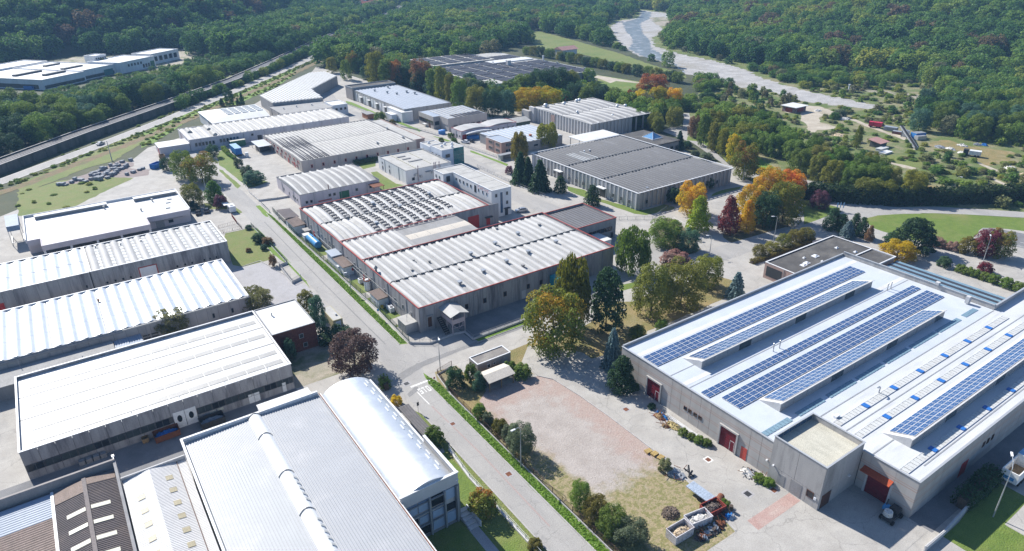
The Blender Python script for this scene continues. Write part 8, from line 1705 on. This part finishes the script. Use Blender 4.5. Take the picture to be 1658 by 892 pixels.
# --- cars
def carmesh():
    if 'car' in MC: return MC['car']
    prof=[(-2.1,.45),(-2.12,.80),(-1.95,.92),(-1.65,.96),(-1.2,1.38),(-.3,1.46),(.45,1.42),(1.0,.98),(1.75,.88),(2.08,.72),(2.1,.42),(1.2,.26),(-1.2,.26)]
    v=[];f=[]; ws=[.80,.84,.82,.80,.62,.60,.60,.76,.80,.76,.78,.80,.80]; n=len(prof)
    for s in (-1,1):
        for (x,z_),w in zip(prof,ws): v.append((s*w,x,z_))
    f=[tuple(range(n))[::-1],tuple(range(n,2*n))]+[(i,(i+1)%n,n+(i+1)%n,n+i) for i in range(n)]
    body=(v,f)
    g=MB()
    for s in (-1,1): g.add([(s*.80,-1.5,.99),(s*.645,-1.12,1.34),(s*.625,.42,1.37),(s*.785,.86,1.0)],[(0,1,2,3) if s<0 else (3,2,1,0)])
    g.add([(-.66,1.0,.99),(.66,1.0,.99),(.57,.52,1.40),(-.57,.52,1.40)],[(0,1,2,3)]); g.add([(-.66,-1.66,.98),(.66,-1.66,.98),(.57,-1.24,1.37),(-.57,-1.24,1.37)],[(1,0,3,2)])
    g.v=[(a*1.015,b*1.012,c+.012) for a,b,c in g.v]
    MC['car']=(body,g); return MC['car']
def car(x,y,rz,m,label,group='cars in view',van=False):
    t=thing('parked_car' if 'driv' not in label else 'car',label,'car',x,y,.01,group,R(rz),local=True); (bv,bf_),g=carmesh(); sc=1.25 if van else 1
    k=('carb',m,van)
    if k not in MC: MC[k]=(newmesh('body',[(a,b,c*sc) for a,b,c in bv],bf_,m),newmesh('windows',[(a,b,c*sc) for a,b,c in g.v],g.f,'glass_dark'))
    place('body',MC[k][0],t,(0,0,0)); place('windows',MC[k][1],t,(0,0,0))
    if 'wheel' not in MC: b=MB(); b.tube([(-.11,0,0),(.11,0,0)],[.32,.32],14,0); b.tube([(-.115,0,0),(.115,0,0)],[.19,.19],10,1); MC['wheel']=newmesh('wheel',b.v,b.f,['rubber','galvanised'],None,b.mi); b=MB(); b.box(-.2,.2,-.04,.04,-.08,.08); MC['light']=newmesh('headlight',b.v,b.f,'plastic_white')
    for sx in (-.74,.74):
        for yy in (-1.3,1.32): place('wheel',MC['wheel'],t,(sx,yy,.32))
        place('headlight',MC['light'],t,(sx*.75,2.06,.68))
for a in ((122.2,173.2,70,'car_silver','silver estate car parked beside the white office block'),(152.2,259.2,20,'car_white','white car parked in front of the red eaved hall'),(155.0,259.2,15,'car_dark','dark car parked next to the white car by the red eaved hall'),(33.8,235.5,-12,'car_dark','dark car parked by the corner of the flat white depot'),(36.5,235.9,-12,'car_dark','dark car beside the purple bush in the yard of the flat white depot'),(17.4,356.8,-42,'car_silver','silver car driving on the left road'),(61.2,357.5,-35,'car_dark','dark car behind the long white hall beside the left road')): car(*a)
t=thing('camper','white camper body with a flat awning roof beside the gate of the car yard','camper',43.3,231.2); box('camper_body',t,42.6,44.6,229.4,233,.35,2.3,'car_white'); box('awning_roof',t,41.6,43.4,232.4,235.6,2.1,2.2,'white_paint'); box('camper_window',t,42.56,42.6,230,231.5,1.2,1.8,'glass_dark'); box('roof_hatch',t,43.2,44,230.2,231.2,2.3,2.42,'frame_grey')
for y in (230,232.3): 
    for x in (42.7,44.4): b=MB(); b.tube([(-.1,0,.33),(.1,0,.33)],[.32,.32],12); b.build('wheel',t,'rubber',(x,y,0))
sheet('trench_line',ribbon([(47.3,60),(47.5,80),(47.0,97)],.28),.0155,'trench_red'); sheet('trench_line',ribbon([(49.4,123),(49.2,160),(49.6,215)],.3),.0155,'asphalt_patch')
# --- trucks, skips, containers
def crate(name,label,cat,x,y,w,l,h,m,rz=0,fill=None,group=None,z=0,fh=.7,ribs=True):
    """open steel skip: floor, four plated walls with ribs, optional load"""
    t=thing(name,label,cat,x,y,z,group,R(rz),local=True); b=MB(); th=.07
    b.box(-w/2,w/2,-l/2,l/2,.12,.2); b.box(-w/2,-w/2+th,-l/2,l/2,.2,h); b.box(w/2-th,w/2,-l/2,l/2,.2,h); b.box(-w/2+th,w/2-th,-l/2,-l/2+th,.2,h); b.box(-w/2+th,w/2-th,l/2-th,l/2,.2,h); b.build('skip_body',t,m)
    b=MB(); b.box(-w/2-.05,w/2+.05,-l/2-.05,-l/2+.08,h-.08,h+.03); b.box(-w/2-.05,w/2+.05,l/2-.08,l/2+.05,h-.08,h+.03); b.box(-w/2-.05,-w/2+.08,-l/2+.08,l/2-.08,h-.08,h+.03); b.box(w/2-.08,w/2+.05,-l/2+.08,l/2-.08,h-.08,h+.03)
    if ribs:
        n=max(2,int(l/.8))
        for i in range(n): yy=-l/2+l*(i+.5)/n; b.box(-w/2-.07,-w/2,yy-.05,yy+.05,.15,h-.08); b.box(w/2,w/2+.07,yy-.05,yy+.05,.15,h-.08)
    b.box(-w/2+.2,-w/2+.35,-l/2,l/2,0,.12); b.box(w/2-.35,w/2-.2,-l/2,l/2,0,.12); b.build('skip_rim',t,m)
    if fill: heap('load',t,0,0,w*.46,l*.48,h*fh*.45,fill,int(60*w*l/8),.3,z=h*.48)
    return t
def heap(name,par,x,y,rx,ry,h,m,n,s,z=0,kind='stuff'):
    """loose rubble as separate chunks"""
    b=MB()
    for i in range(n):
        a=random.uniform(0,6.28); q=math.sqrt(random.random()); px=x+rx*q*math.cos(a); py=y+ry*q*math.sin(a); zz=z+h*(1-q*q)*random.uniform(.6,1)+.05; e=s*random.uniform(.4,1.2); th=random.uniform(0,3.14); c,sn=math.cos(th),math.sin(th); hz=e*random.uniform(.25,.7)
        v=[]
        for (vx,vy,vz) in bverts(-e/2,e/2,-e*.35,e*.35,-hz/2,hz/2): k=random.uniform(.7,1.15); v.append((px+(vx*c-vy*sn)*k,py+(vx*sn+vy*c)*k,zz+vz*k+vx*.3))
        b.add(v,BF)
    nx=10; base=len(b.v)
    b.v.append((x,y,z+h*.92)); 
    for r in (.55,1.0):
        for k in range(nx): a=2*math.pi*k/nx; b.v.append((x+rx*r*math.cos(a),y+ry*r*math.sin(a),z+h*.92*(1-r*r)+.02))
    for k in range(nx): b.f.append((base,base+1+k,base+1+(k+1)%nx)); b.f.append((base+1+k,base+1+nx+k,base+1+nx+(k+1)%nx,base+1+(k+1)%nx)); b.mi+=[0,0]
    if par: 
        o=b.build(name,par,m,(0,0,0)) if ORG[par.name]==(0,0,0) else b.world(name,par,m)
    else: o=b.world(name,None,m)
    o['kind']=kind; return o
crate('waste_skip','battered white skip with pale sandy waste at the bottom edge of the gravel lot','skip',62.0,47.3,2.1,3.7,1.7,'skip_white',88,'rubble_tan',fh=.8)
crate('waste_skip','rusty white skip full of white rubble, middle of the three','skip',66.2,47.5,2.0,3.9,1.5,'skip_white',80,'rubble_white',fh=.85)
crate('waste_skip','red skip heaped with dark scrap metal','skip',69.9,47.8,2.2,3.4,1.3,'rust_red',84,'rubble_dark',fh=1.15)
t=thing('flat_trailer','grey blue flatbed trailer deck lying beside the skips','trailer',70.7,51,0,None,R(2),local=True); b=MB(); b.box(-.95,.95,-2.2,2.2,1.05,1.2)
for i in range(9): b.box(-.93,.93,-2.1+i*.48,-2.1+i*.48+.42,1.2,1.215)
b.build('deck',t,'trailer_deck'); b=MB(); b.box(-.5,-.35,-2.1,2.1,.75,1.05); b.box(.35,.5,-2.1,2.1,.75,1.05); b.build('chassis',t,'dark_metal')
for sx in (-.8,.8):
    for yy in (-1.3,-.5): b=MB(); b.tube([(-.13,0,.42),(.13,0,.42)],[.42,.42],14); b.build('wheel',t,'rubber',(sx,yy,0))
t=thing('rusty_tank','rust brown cylindrical tank lying behind the red skip','tank',72.3,48.5); b=MB(); b.tube([(-.9,-.3,.55),(.9,.3,.55)],[.55,.55],14); b.build('tank_body',t,'rust',(72.3,48.5,0)); b=MB(); b.tube([(.88,.29,.55),(.98,.33,.55)],[.3,.25],10); b.build('tank_cap',t,'dark_metal',(72.3,48.5,0))
mats_=['rubble_dark','dark_metal','rust','galvanised','rubble_white']
def junk(label,x,y,n,rx,ry,seed,name='scrap_pile',cat='scrap',pal=('rubble_dark','dark_metal','rust','galvanised'),s=.45):
    rr=random.Random(seed); t=thing(name,label,cat,x,y)
    for i,m in enumerate(pal):
        random.seed(seed+i); heap(['scrap','bent_metal','rusty_scrap','sheet_scrap','timber_scrap'][i%5],t,x+rr.uniform(-.3,.3)*rx,y+rr.uniform(-.3,.3)*ry,rx*rr.uniform(.6,1),ry*rr.uniform(.6,1),rr.uniform(.3,.7),m,n,s)
    b=MB()
    for i in range(7): a=rr.uniform(0,3.14); px,py=x+rr.uniform(-rx,rx),y+rr.uniform(-ry,ry); b.bar((px,py,.3),(px+1.2*math.cos(a),py+1.2*math.sin(a),rr.uniform(.3,1.1)),.07)
    b.world('bars',t,'rust'); random.seed(seed)
    return t
junk('dark scrap heap beside the white rubble skip',67.5,45.2,26,1.9,1.0,3)
junk('scattered dark scrap beside the sandy skip',64.6,45.2,14,1.2,.8,13)
junk('blue and dark scrap behind the red skip',71.0,46.0,18,1.2,1.0,5,pal=('rubble_dark','galvanised','dark_metal','blue_paint'))
junk('grey rubble and broken slabs at the edge of the gravel lot',71.6,56.8,20,1.7,2.0,8,'rubble_pile','rubble',('stone_block','rubble_white','stone_block'),.6)
t=thing('brush_pile','brown heap of dry branches on the dry grass of the gravel lot','brush pile',64.2,51.2); random.seed(4); heap('twigs',t,64.2,51.2,1.5,1.2,.9,'brush_brown',160,.34)
t=thing('tree_stump','dark stump standing by the scrap heap','stump',72.3,46.2); b=MB(); b.tube([(0,0,0),(0,0,1.1),(0,0,1.15)],[.4,.33,.1],10); b.build('stump_body',t,'bark',(72.3,46.2,0))
t=thing('steel_rack','dark steel frame on the yard beside the rubble','frame',73.0,55.4); b=MB(); b.bar((72.6,54.8,.1),(73.6,56.2,1.3),.2,0,.5).bar((73.4,54.6,.1),(72.7,56.3,1.0),.16).bar((72.5,55.0,.2),(73.8,55.4,.6),.25); b.world('rack_bars',t,'dark_metal')
tree('shrub',70.6,58.6,2.4,2.2,'paleolive','spiky pale plant beside the grey rubble on the gravel lot')
tree('shrub',72.3,47.4,1.2,1.8,'green','weedy green bush between the scrap heaps')
# pallets
for i,(x,y) in enumerate(((71.6,63.4),(72.0,62.3),(72.3,61.1))):
    t=thing('pallet_stack',['far','middle','near'][i]+' low stack of yellow wooden pallets at the edge of the gravel lot','pallets',x,y,0,'pallet stacks on the lot',R(10*i-8),local=True)
    for k in range(3-i//2):
        b=MB()
        for j in range(7): b.box(-.6,.6,-.45+j*.14,-.45+j*.14+.1,.14*k+.10,.14*k+.125)
        for xx in (-.55,0,.45): b.box(xx,xx+.1,-.45,.5,.14*k,.14*k+.10)
        b.build('pallet',t,'pallet_wood')
# planting and stored goods along the solar factory wall
random.seed(21)
junk('brown junk and blue drum by the first red door of the solar factory',80.6,69.6,12,1.0,1.6,31,pal=('rust','timber','rubble_dark','blue_paint'))
t=thing('timber_stack','pale stack of boards and pipes along the solar factory wall','boards',81.9,64.5); b=MB()
for i in range(16): b.box(81.2+.14*(i%6),81.32+.14*(i%6),58.4+random.uniform(0,3),66+random.uniform(-1,3),.1+.13*(i//6),.2+.13*(i//6))
b.world('boards',t,'white_board')
t=thing('bamboo_heap','yellow straw heap between the boards and the bushes','straw heap',80.4,65.8); heap('straw',t,80.4,65.8,.9,1.6,.5,'straw',60,.3)
junk('white plastic sheets and boxes by the red side door of the solar factory',81.4,49.4,14,1.1,2.0,41,pal=('rubble_white','stone_block','dark_metal','rubble_white'),s=.7)
junk('brown offcuts next to the bushes at the solar factory wall',79.2,66.6,8,.5,1.0,43,pal=('timber','rust'))
for i,(x,y,r,l) in enumerate(((80.1,63.2,1.3,'first'),(80.4,61.6,1.2,'second'),(80.7,60.1,1.4,'third'),(81.4,58.8,1.3,'fourth'))): tree('shrub',x,y,r*1.0,r*1.35,'green',l+' leafy bush from the left along the boards at the solar factory wall','bushes at the solar factory wall')
tree('shrub',81,72.0,1.2,1.5,'darkgreen','dark bush beside the first red door of the solar factory'); tree('shrub',81.6,47.9,1.1,2.2,'green','bush by the white plastic sheets at the solar factory wall'); tree('shrub',82,46.4,1.2,2.0,'brightgreen','bright bush at the left corner of the entrance tower'); tree('shrub',82.6,78.5,1.6,2.0,'darkgreen','dark shrub at the far end of the solar factory wall')
# machine in the shade by the tower
t=thing('old_machine','dark machine with a pale round drum parked in the shade by the red door','machine',91.4,31.2); b=MB(); b.tube([(90.6,31.4,.3),(90.6,31.4,1.5)],[.75,.62],14); b.world('drum',t,'rubble_white'); b=MB(); b.box(89.6,92.8,30.3,31.9,.35,.75).box(91.6,92.9,30.5,31.8,.75,1.5).bar((91.2,32.3,.5),(92.6,32.6,1.9),.2); b.world('machine_body',t,'dark_metal'); b=MB(); b.box(91.3,92.3,31.9,32.7,.6,1.3); b.world('engine_cover',t,'tank_blue')
for x,y in ((89.9,30.2),(92.4,30.2),(89.9,32),(92.4,32)): b=MB(); b.tube([(x,y-.15,.4),(x,y+.15,.4)],[.4,.4],12); b.world('wheel',t,'rubber')
# white truck at the right edge
t=thing('white_truck','white and blue lorry with an open load bed at the right edge','truck',116.6,24.2); box('truck_bed',t,113.3,118.5,22.9,23.05,.9,2.9,'white_paint'); box('truck_bed',t,113.3,118.5,25.2,25.35,.9,2.9,'white_paint'); box('truck_bed',t,113.15,113.3,22.9,25.35,.9,2.9,'white_paint'); box('bed_floor',t,113.3,118.5,23.05,25.2,.9,1.1,'timber'); box('bulkhead',t,118.5,118.7,22.9,25.35,.9,3.2,'white_paint'); box('cab',t,118.9,121,22.9,25.4,.6,3.1,'light_blue'); box('windscreen',t,121,121.05,23.1,25.2,1.8,2.9,'glass_dark'); fbox('tail_panel',t,'-x',113.15,23.4,24.9,1.3,1.9,0,.04,'tank_blue')
for x in (114.6,115.9,119.8):
    for y in (23.0,25.25): b=MB(); b.tube([(x,y-.15,.5),(x,y+.15,.5)],[.5,.5],14); b.world('wheel',t,'rubber')
t=thing('blue_trailer','blue box trailer parked at the edge of the lawn below the ribbed wall','trailer',64,303); box('trailer_box',t,62.4,65.0,298.4,307.6,.9,3.5,'blue_paint'); box('trailer_roof',t,62.3,65.1,298.3,307.7,3.5,3.6,'light_blue2'); box('chassis',t,62.8,64.6,298.5,307.5,.6,.9,'dark_metal')
for y in (300,301.2,306): 
    for x in (62.6,64.8): b=MB(); b.tube([(x-.12,y,.45),(x+.12,y,.45)],[.45,.45],12); b.world('wheel',t,'rubber')
t=thing('tank_container','long dark green covered container at the wall behind the blue trailer','container',67.3,316.5); box('container_body',t,64.6,71,315.4,318.2,0,2.6,'green_paint'); box('container_lid',t,64.5,71.1,315.3,318.3,2.6,2.75,'skylight_cream')
t=thing('cabinet','white electrical cabinet by the blue trailer','cabinet',66.2,296); box('cabinet_body',t,65.6,66.8,295.4,296.4,0,1.9,'plastic_white'); box('cabinet_plinth',t,65.5,66.9,295.3,296.5,0,.15,'concrete_grey')
crate('blue_skip','blue skip at the corner of the stone yard','skip',31.9,302.4,2.6,4.6,1.9,'blue_paint',-50)
crate('brown_crate','brown wooden crate against the low white wing','crate',36.2,315.2,2.0,3.0,1.6,'timber',0)
t=thing('machine_under_carport','dark farm machine parked under the grey carport','machine',74.5,301); box('machine_body',t,72.6,76.8,299,305,.5,1.8,'dark_metal'); box('machine_hood',t,73,75.4,305,307.5,.5,1.4,'rust')
crate('blue_skip','blue skip in front of the roller door of the red eaved hall','skip',158.5,262.6,2.2,5.0,1.7,'blue_paint',90); crate('blue_skip','second blue skip right of the roller door of the red eaved hall','skip',168,262.6,2.2,4.6,1.7,'blue_paint',90)
t=thing('blue_canvas_tank','blue round tank beside the beige office entrance','tank',151.9,280); b=MB(); b.tube([(151.9,280,0),(151.9,280,1.7),(151.9,280,1.9)],[1.7,1.7,1.3],16); b.world('tank_body',t,'blue_tarp'); b=MB(); b.tube([(151.9,280,1.88),(151.9,280,2.0)],[.5,.5],10); b.world('tank_lid',t,'plastic_white')
t=thing('orange_kiosk','small orange brick cabin on the verge by the tan hall','cabin',137.6,332); box('cabin_wall',t,135.6,139.4,328.6,335.4,0,2.5,'orange_brick'); box('cabin_roof',t,135.3,139.7,328.3,335.7,2.5,2.7,'concrete_grey')
tree('shrub',139.8,322.5,4.6,6.0,'green','round dark bush beside the orange cabin'); tree('shrub',141.3,311.5,2.6,3.4,'oliveyellow','yellowish bush on the verge below the white porch'); tree('shrub',151.6,271.2,2.4,3.0,'green','round bush at the corner of the red eaved hall'); tree('shrub',144.7,267.8,2.0,2.6,'green','small round bush on the verge opposite the glass tower'); tree('shrub',148.4,262.8,2.2,3.2,'brightgreen','low bush by the white parked car')
# skips and stacks in the lane of the ribbon window hall
for x,y,l,m,f in ((3.3,117.1,'rusty open skip with a blue tarpaulin in the shaded lane','rust','blue_tarp'),(11.0,116.3,'dark open skip with pale timbers in the shaded lane','dark_metal','stone_block')): crate('open_skip',l,'skip',x,y,2.4,4.2,1.3,m,92,f,'skips in the shaded lane',fh=.6)
for i,x in enumerate((-10.2,-9.1,-8.0,-6.9)):
    t=thing('slab_stack',['first','second','third','fourth'][i]+' dark stack of slabs from the left along the ribbon window wall','slabs',x,117.6,0,'slab stacks along the wall')
    for k in range(3): box('slab',t,x-.45,x+.45,117.2,118.05,.02+.28*k,.26+.28*k,'concrete_grey')
crate('small_crate','small yellow brown crate at the ribbon window wall','crate',-.2,117.8,1.0,1.1,.9,'timber',0)
t=thing('bracket_lamp','white wall lamp on a short arm at the corner of the brown roofed shed','lamp',-5.2,107.2,6.3); box('lamp_arm',t,-5.25,-5.15,106.7,107.4,6.3,6.4,'lamp_grey'); box('lamp_head',t,-5.4,-5.0,107.3,107.9,6.3,6.5,'plastic_white')
# pallets of grey paving stones in the stone yard
BL=[(-2.4,299.7),(-1.2,299.0),(-.3,298.2),(1.7,300.2),(3.1,302.9),(4.6,301.8),(9.8,307.9),(11.2,309.3),(12.3,310.8),(13.4,312.0),(14.6,313.1),(16.8,315.6),(19.2,317.4),(21.4,319.1),(21.3,309.8),(19.9,308.4),(18.5,307.0),(15.3,309.4),(16.6,311),(18,312.6),(19.6,314),(14.6,303.5),(13.2,304.4),(11.4,305.1),(9.9,303.2),(8.2,299.9),(9.7,298.7),(12.0,300.9),(13.7,298.1),(15.2,300.8),(16.4,302.2),(17.4,304.4),(12.6,303),(14.0,306.4),(24.7,319.3),(20.5,298.4),(23,300.2),(25.6,302.5),(26.8,303.6),(22.2,311.6),(10.8,301.6),(11.0,297.5),(6.2,298.4),(5.2,300.2),(8.8,305.4),(17.6,309.2)]
random.seed(9)
def stonepallet(v):
    b=MB(); b.box(-.65,.65,-.5,.5,0,.12,1); L=random.choice((2,3,4))
    for k in range(L):
        for i in range(3):
            for j in range(2): d=random.uniform(-.03,.03); b.box(-.62+.42*i+d,-.62+.42*i+.39+d,-.48+.49*j,-.48+.49*j+.46,.13+.30*k,.13+.30*k+.28,0)
    return newmesh('stones',b.v,b.f,['stone_block','timber'],None,b.mi)
SP=[stonepallet(i) for i in range(5)]
for i,(x,y) in enumerate(BL):
    t=thing('stone_pallet','pallet stacked with grey paving stones in the red yard by the left road','stone pallet',x,y,0,'pallets of grey paving stones',R(random.uniform(20,60)),local=True); o=place('stones',SP[i%5],t,(0,0,0)); s=random.uniform(1.0,1.5); o.scale=(s,s,random.uniform(.7,1.1))
# quarry things
t=thing('quarry_hut','small hut with a white flat roof and dark pink walls on the quarry track','hut',322.6,210); box('wall',t,318.2,327.2,206.2,214,0,2.9,'pink_dark'); box('roof',t,317.4,328,205.4,214.8,2.9,3.15,'roof_white'); fbox('shutter',t,'-y',206.2,320,325,.5,2.2,0,.08,'rust_red'); fbox('shutter',t,'-x',318.2,208,212,.4,2.3,0,.08,'rust_red')
t=thing('conveyor','long sloping grey conveyor belt in the quarry','conveyor',308,143); b=MB(); b.bar((317.5,151.5,4.2),(299.4,134.8,.8),1.6,0,.4); b.world('belt_frame',t,'galvanised'); b=MB(); b.bar((317.5,151.5,4.5),(299.4,134.8,1.1),1.0,0,.1); b.world('belt',t,'rubber'); b=MB()
for q in (.1,.4,.7): p=Vector((317.5,151.5,4.0)).lerp(Vector((299.4,134.8,.6)),q); b.bar((p.x,p.y,0),tuple(p),.2)
b.world('legs',t,'dark_metal')
def truckbox(name,label,x,y,w,l,h,m,rz,cab=None):
    t=thing(name,label,'truck' if cab else 'container',x,y,0,None,R(rz),local=True); b=MB(); b.box(-w/2,w/2,-l/2,l/2,.7 if cab else 0,h); b.build('load_box',t,m); b=MB()
    for i in range(int(l/.9)): b.box(-w/2-.05,w/2+.05,-l/2+.9*i+.2,-l/2+.9*i+.32,.75 if cab else .05,h-.1)
    b.build('box_ribs',t,m)
    if cab:
        b=MB(); b.box(-w/2+.1,w/2-.1,l/2+.2,l/2+2,.5,2.6); b.build('cab',t,cab); b=MB(); b.box(-w/2+.2,w/2-.2,l/2+2,l/2+2.04,1.5,2.4); b.build('windscreen',t,'glass_dark')
        for yy in (-l/2+.8,-l/2+1.9,l/2+1):
            for sx in (-w/2+.15,w/2-.15): b=MB(); b.tube([(sx-.15,yy,.45),(sx+.15,yy,.45)],[.45,.45],12); b.build('wheel',t,'rubber')
    else: b=MB(); b.box(-w/2+.05,w/2-.05,-l/2+.05,l/2-.05,h,h+.06); b.build('box_lid',t,'galvanised')
truckbox('red_truck','bright red truck at the far end of the quarry machines',323.2,165.2,2.5,3.6,2.6,'red_bright',20,'red_bright')
truckbox('grey_container','grey flat container next to the red truck',322.6,158.5,2.6,5.6,1.8,'frame_grey',10); truckbox('brown_container','brown flat container between grey container and white cabin',319.4,153.6,2.4,4,1.2,'brick_dark',15); truckbox('white_cabin','small grey white site cabin at the top of the conveyor',318.0,149.4,2.6,3,2.6,'frame_white',20); truckbox('blue_truck','blue truck body beside the site cabin',319.8,144.6,3.2,5.4,2.4,'blue_tarp',70); truckbox('grey_bin','pale grey bin in front of the blue truck body',317.5,142.4,2.2,4.6,1.7,'galvanised',70)
t=thing('tin_shed','open shed with a rust red tin roof in the quarry scrub','shed',291.5,147); box('wall',t,289.4,294.6,145,149.6,0,2.2,'joint_dark'); b=MB(); b.add([(288.6,144.4,2.2),(295.6,144.4,2.2),(295.6,150.4,3.1),(288.6,150.4,3.1),(288.6,144.4,2.05),(295.6,144.4,2.05),(295.6,150.4,2.95),(288.6,150.4,2.95)],[(0,1,2,3),(7,6,5,4),(0,4,5,1),(1,5,6,2),(2,6,7,3),(3,7,4,0)]); b.world('roof',t,'roof_pink')
for x0,x1,y0,y1,l,m,h in ((284.6,290.6,141.8,144.2,'pale grey container in front of the tin shed','skylight_sheet',1.0),(281.4,287.2,138.2,140.8,'white flat slab in front of the pale grey container','roof_white',.6)): t=thing('flat_container',l,'container',(x0+x1)/2,(y0+y1)/2); box('container_body',t,x0,x1,y0,y1,0,h,m); box('container_lid',t,x0-.1,x1+.1,y0-.1,y1+.1,h,h+.1,m)
for i,(x,y,rx,ry,m,l) in enumerate(((311.2,130.6,1.6,2.4,'stone_block','long grey pile of stored material beside the dry field'),(311.5,126.6,1.6,2.2,'rubble_white','white wrapped stack beside the dry field'),(309.4,120.4,1.8,2.4,'rubble_white','white heap next to the grey trailer at the dry field'),(321,126.2,1.0,2.4,'rubble_white','white sheet pile out on the dry field'),(327.5,123.2,.9,1.4,'stone_block','small grey pile out on the dry field'),(329.4,121,.8,1.2,'blue_tarp','small blue tarpaulin heap on the dry field'),(333,203,2.4,1.6,'rubble_white','pale gravel heap near the quarry hut'),(327,184,2.6,2.2,'rubble_white','pale stone heap in the middle of the track loop'),(296,168,2.4,3.4,'rubble_tan','heap of rubble at the edge of the quarry track'),(286,86,2,3,'rubble_white','rubble heap near the tall dark hedge'),(296,93,3,2,'rubble_tan','tan rubble heap beside the lower dirt track'),(302,100,2.4,2,'rubble_white','white rubble heap beside the lower dirt track'))):
    t=thing('rubble_heap',l,'heap',x,y); random.seed(60+i); heap('rubble',t,x,y,rx,ry,.9,m,60,.55)
truckbox('old_lorry','white lorry with a dark box parked at the dry field',308.4,115.8,2.5,4.2,2.4,'frame_white',20,'dark_metal')
t=thing('white_pipe','thin white pipe post on the meadow by the river','post',392,222); b=MB(); b.tube([(392,222,0),(392,222,4)],[.35,.35],8); b.world('post',t,'plastic_white'); box('post_cap',t,391.5,392.5,221.5,222.5,4,4.3,'plastic_white')
# bench by the office
t=thing('garden_bench','weathered white bench on the lawn behind the brick office','bench',183.5,87.2); b=MB()
for i in range(3): b.box(182.2,184.8,87+.18*i,87.14+.18*i,.42,.47)
b.world('seat',t,'frame_white'); b=MB(); b.box(182.2,184.8,87.56,87.6,.6,.72); b.box(182.2,184.8,87.56,87.6,.78,.9); b.world('backrest',t,'frame_white')
for x in (182.4,184.5): box('leg',t,x,x+.1,87,87.55,0,.42,'frame_grey')
# leaf-sized grass clumps along the verges nearest the camera
def tufts(name,polys,n,col,label,hh=.16):
    P=[]
    for poly in polys:
        a=np.array(poly); lo=a.min(0); hi=a.max(0); ar=(hi-lo).prod(); q=rng.uniform(lo,hi,(int(ar*n),2)); P.append(q[ptin(q,poly)])
    P=np.concatenate(P); k=len(P); pos=np.column_stack([P,rng.uniform(.02,.12,k)]); o=bpy.data.objects.new(name,leafmesh(name,[leaves(pos,np.tile([0,-.1,1.0],(k,1)),np.full(k,hh),rng.random(k),rng.random(k)*.3,1.0,.45)],leafmat(col))); COL.objects.link(o); tag(o,label,'grass',None,'stuff')
tufts('grass',[[(49.95,45),(51.6,45),(51.7,92),(51.9,103),(51,107),(49.95,103.5)],[(52.1,121.5),(53.5,121),(54,160),(53.6,196),(53.2,221),(52.4,221),(52.2,188)]],40,'verge','bright green grass on the verges along the main street')
# ---------------------------------------------------------------- haze
hz=bpy.data.materials.new('haze'); hz.use_nodes=True; t=hz.node_tree
for n in list(t.nodes): t.nodes.remove(n)
o_=node(t,'ShaderNodeOutputMaterial'); pv=node(t,'ShaderNodeVolumePrincipled'); pv.inputs['Color'].default_value=(.34,.62,1.0,1); pv.inputs['Density'].default_value=HAZE; pv.inputs['Anisotropy'].default_value=0; t.links.new(pv.outputs[0],o_.inputs['Volume'])
if HAZE>0:
    hb=bpy.data.objects.new('haze',newmesh('haze',bverts(-930,2230,-930,2430,-3,150),BF,hz)); COL.objects.link(hb); hb['kind']='stuff'; hb['label']='thin bluish haze over the valley'; hb.visible_shadow=True
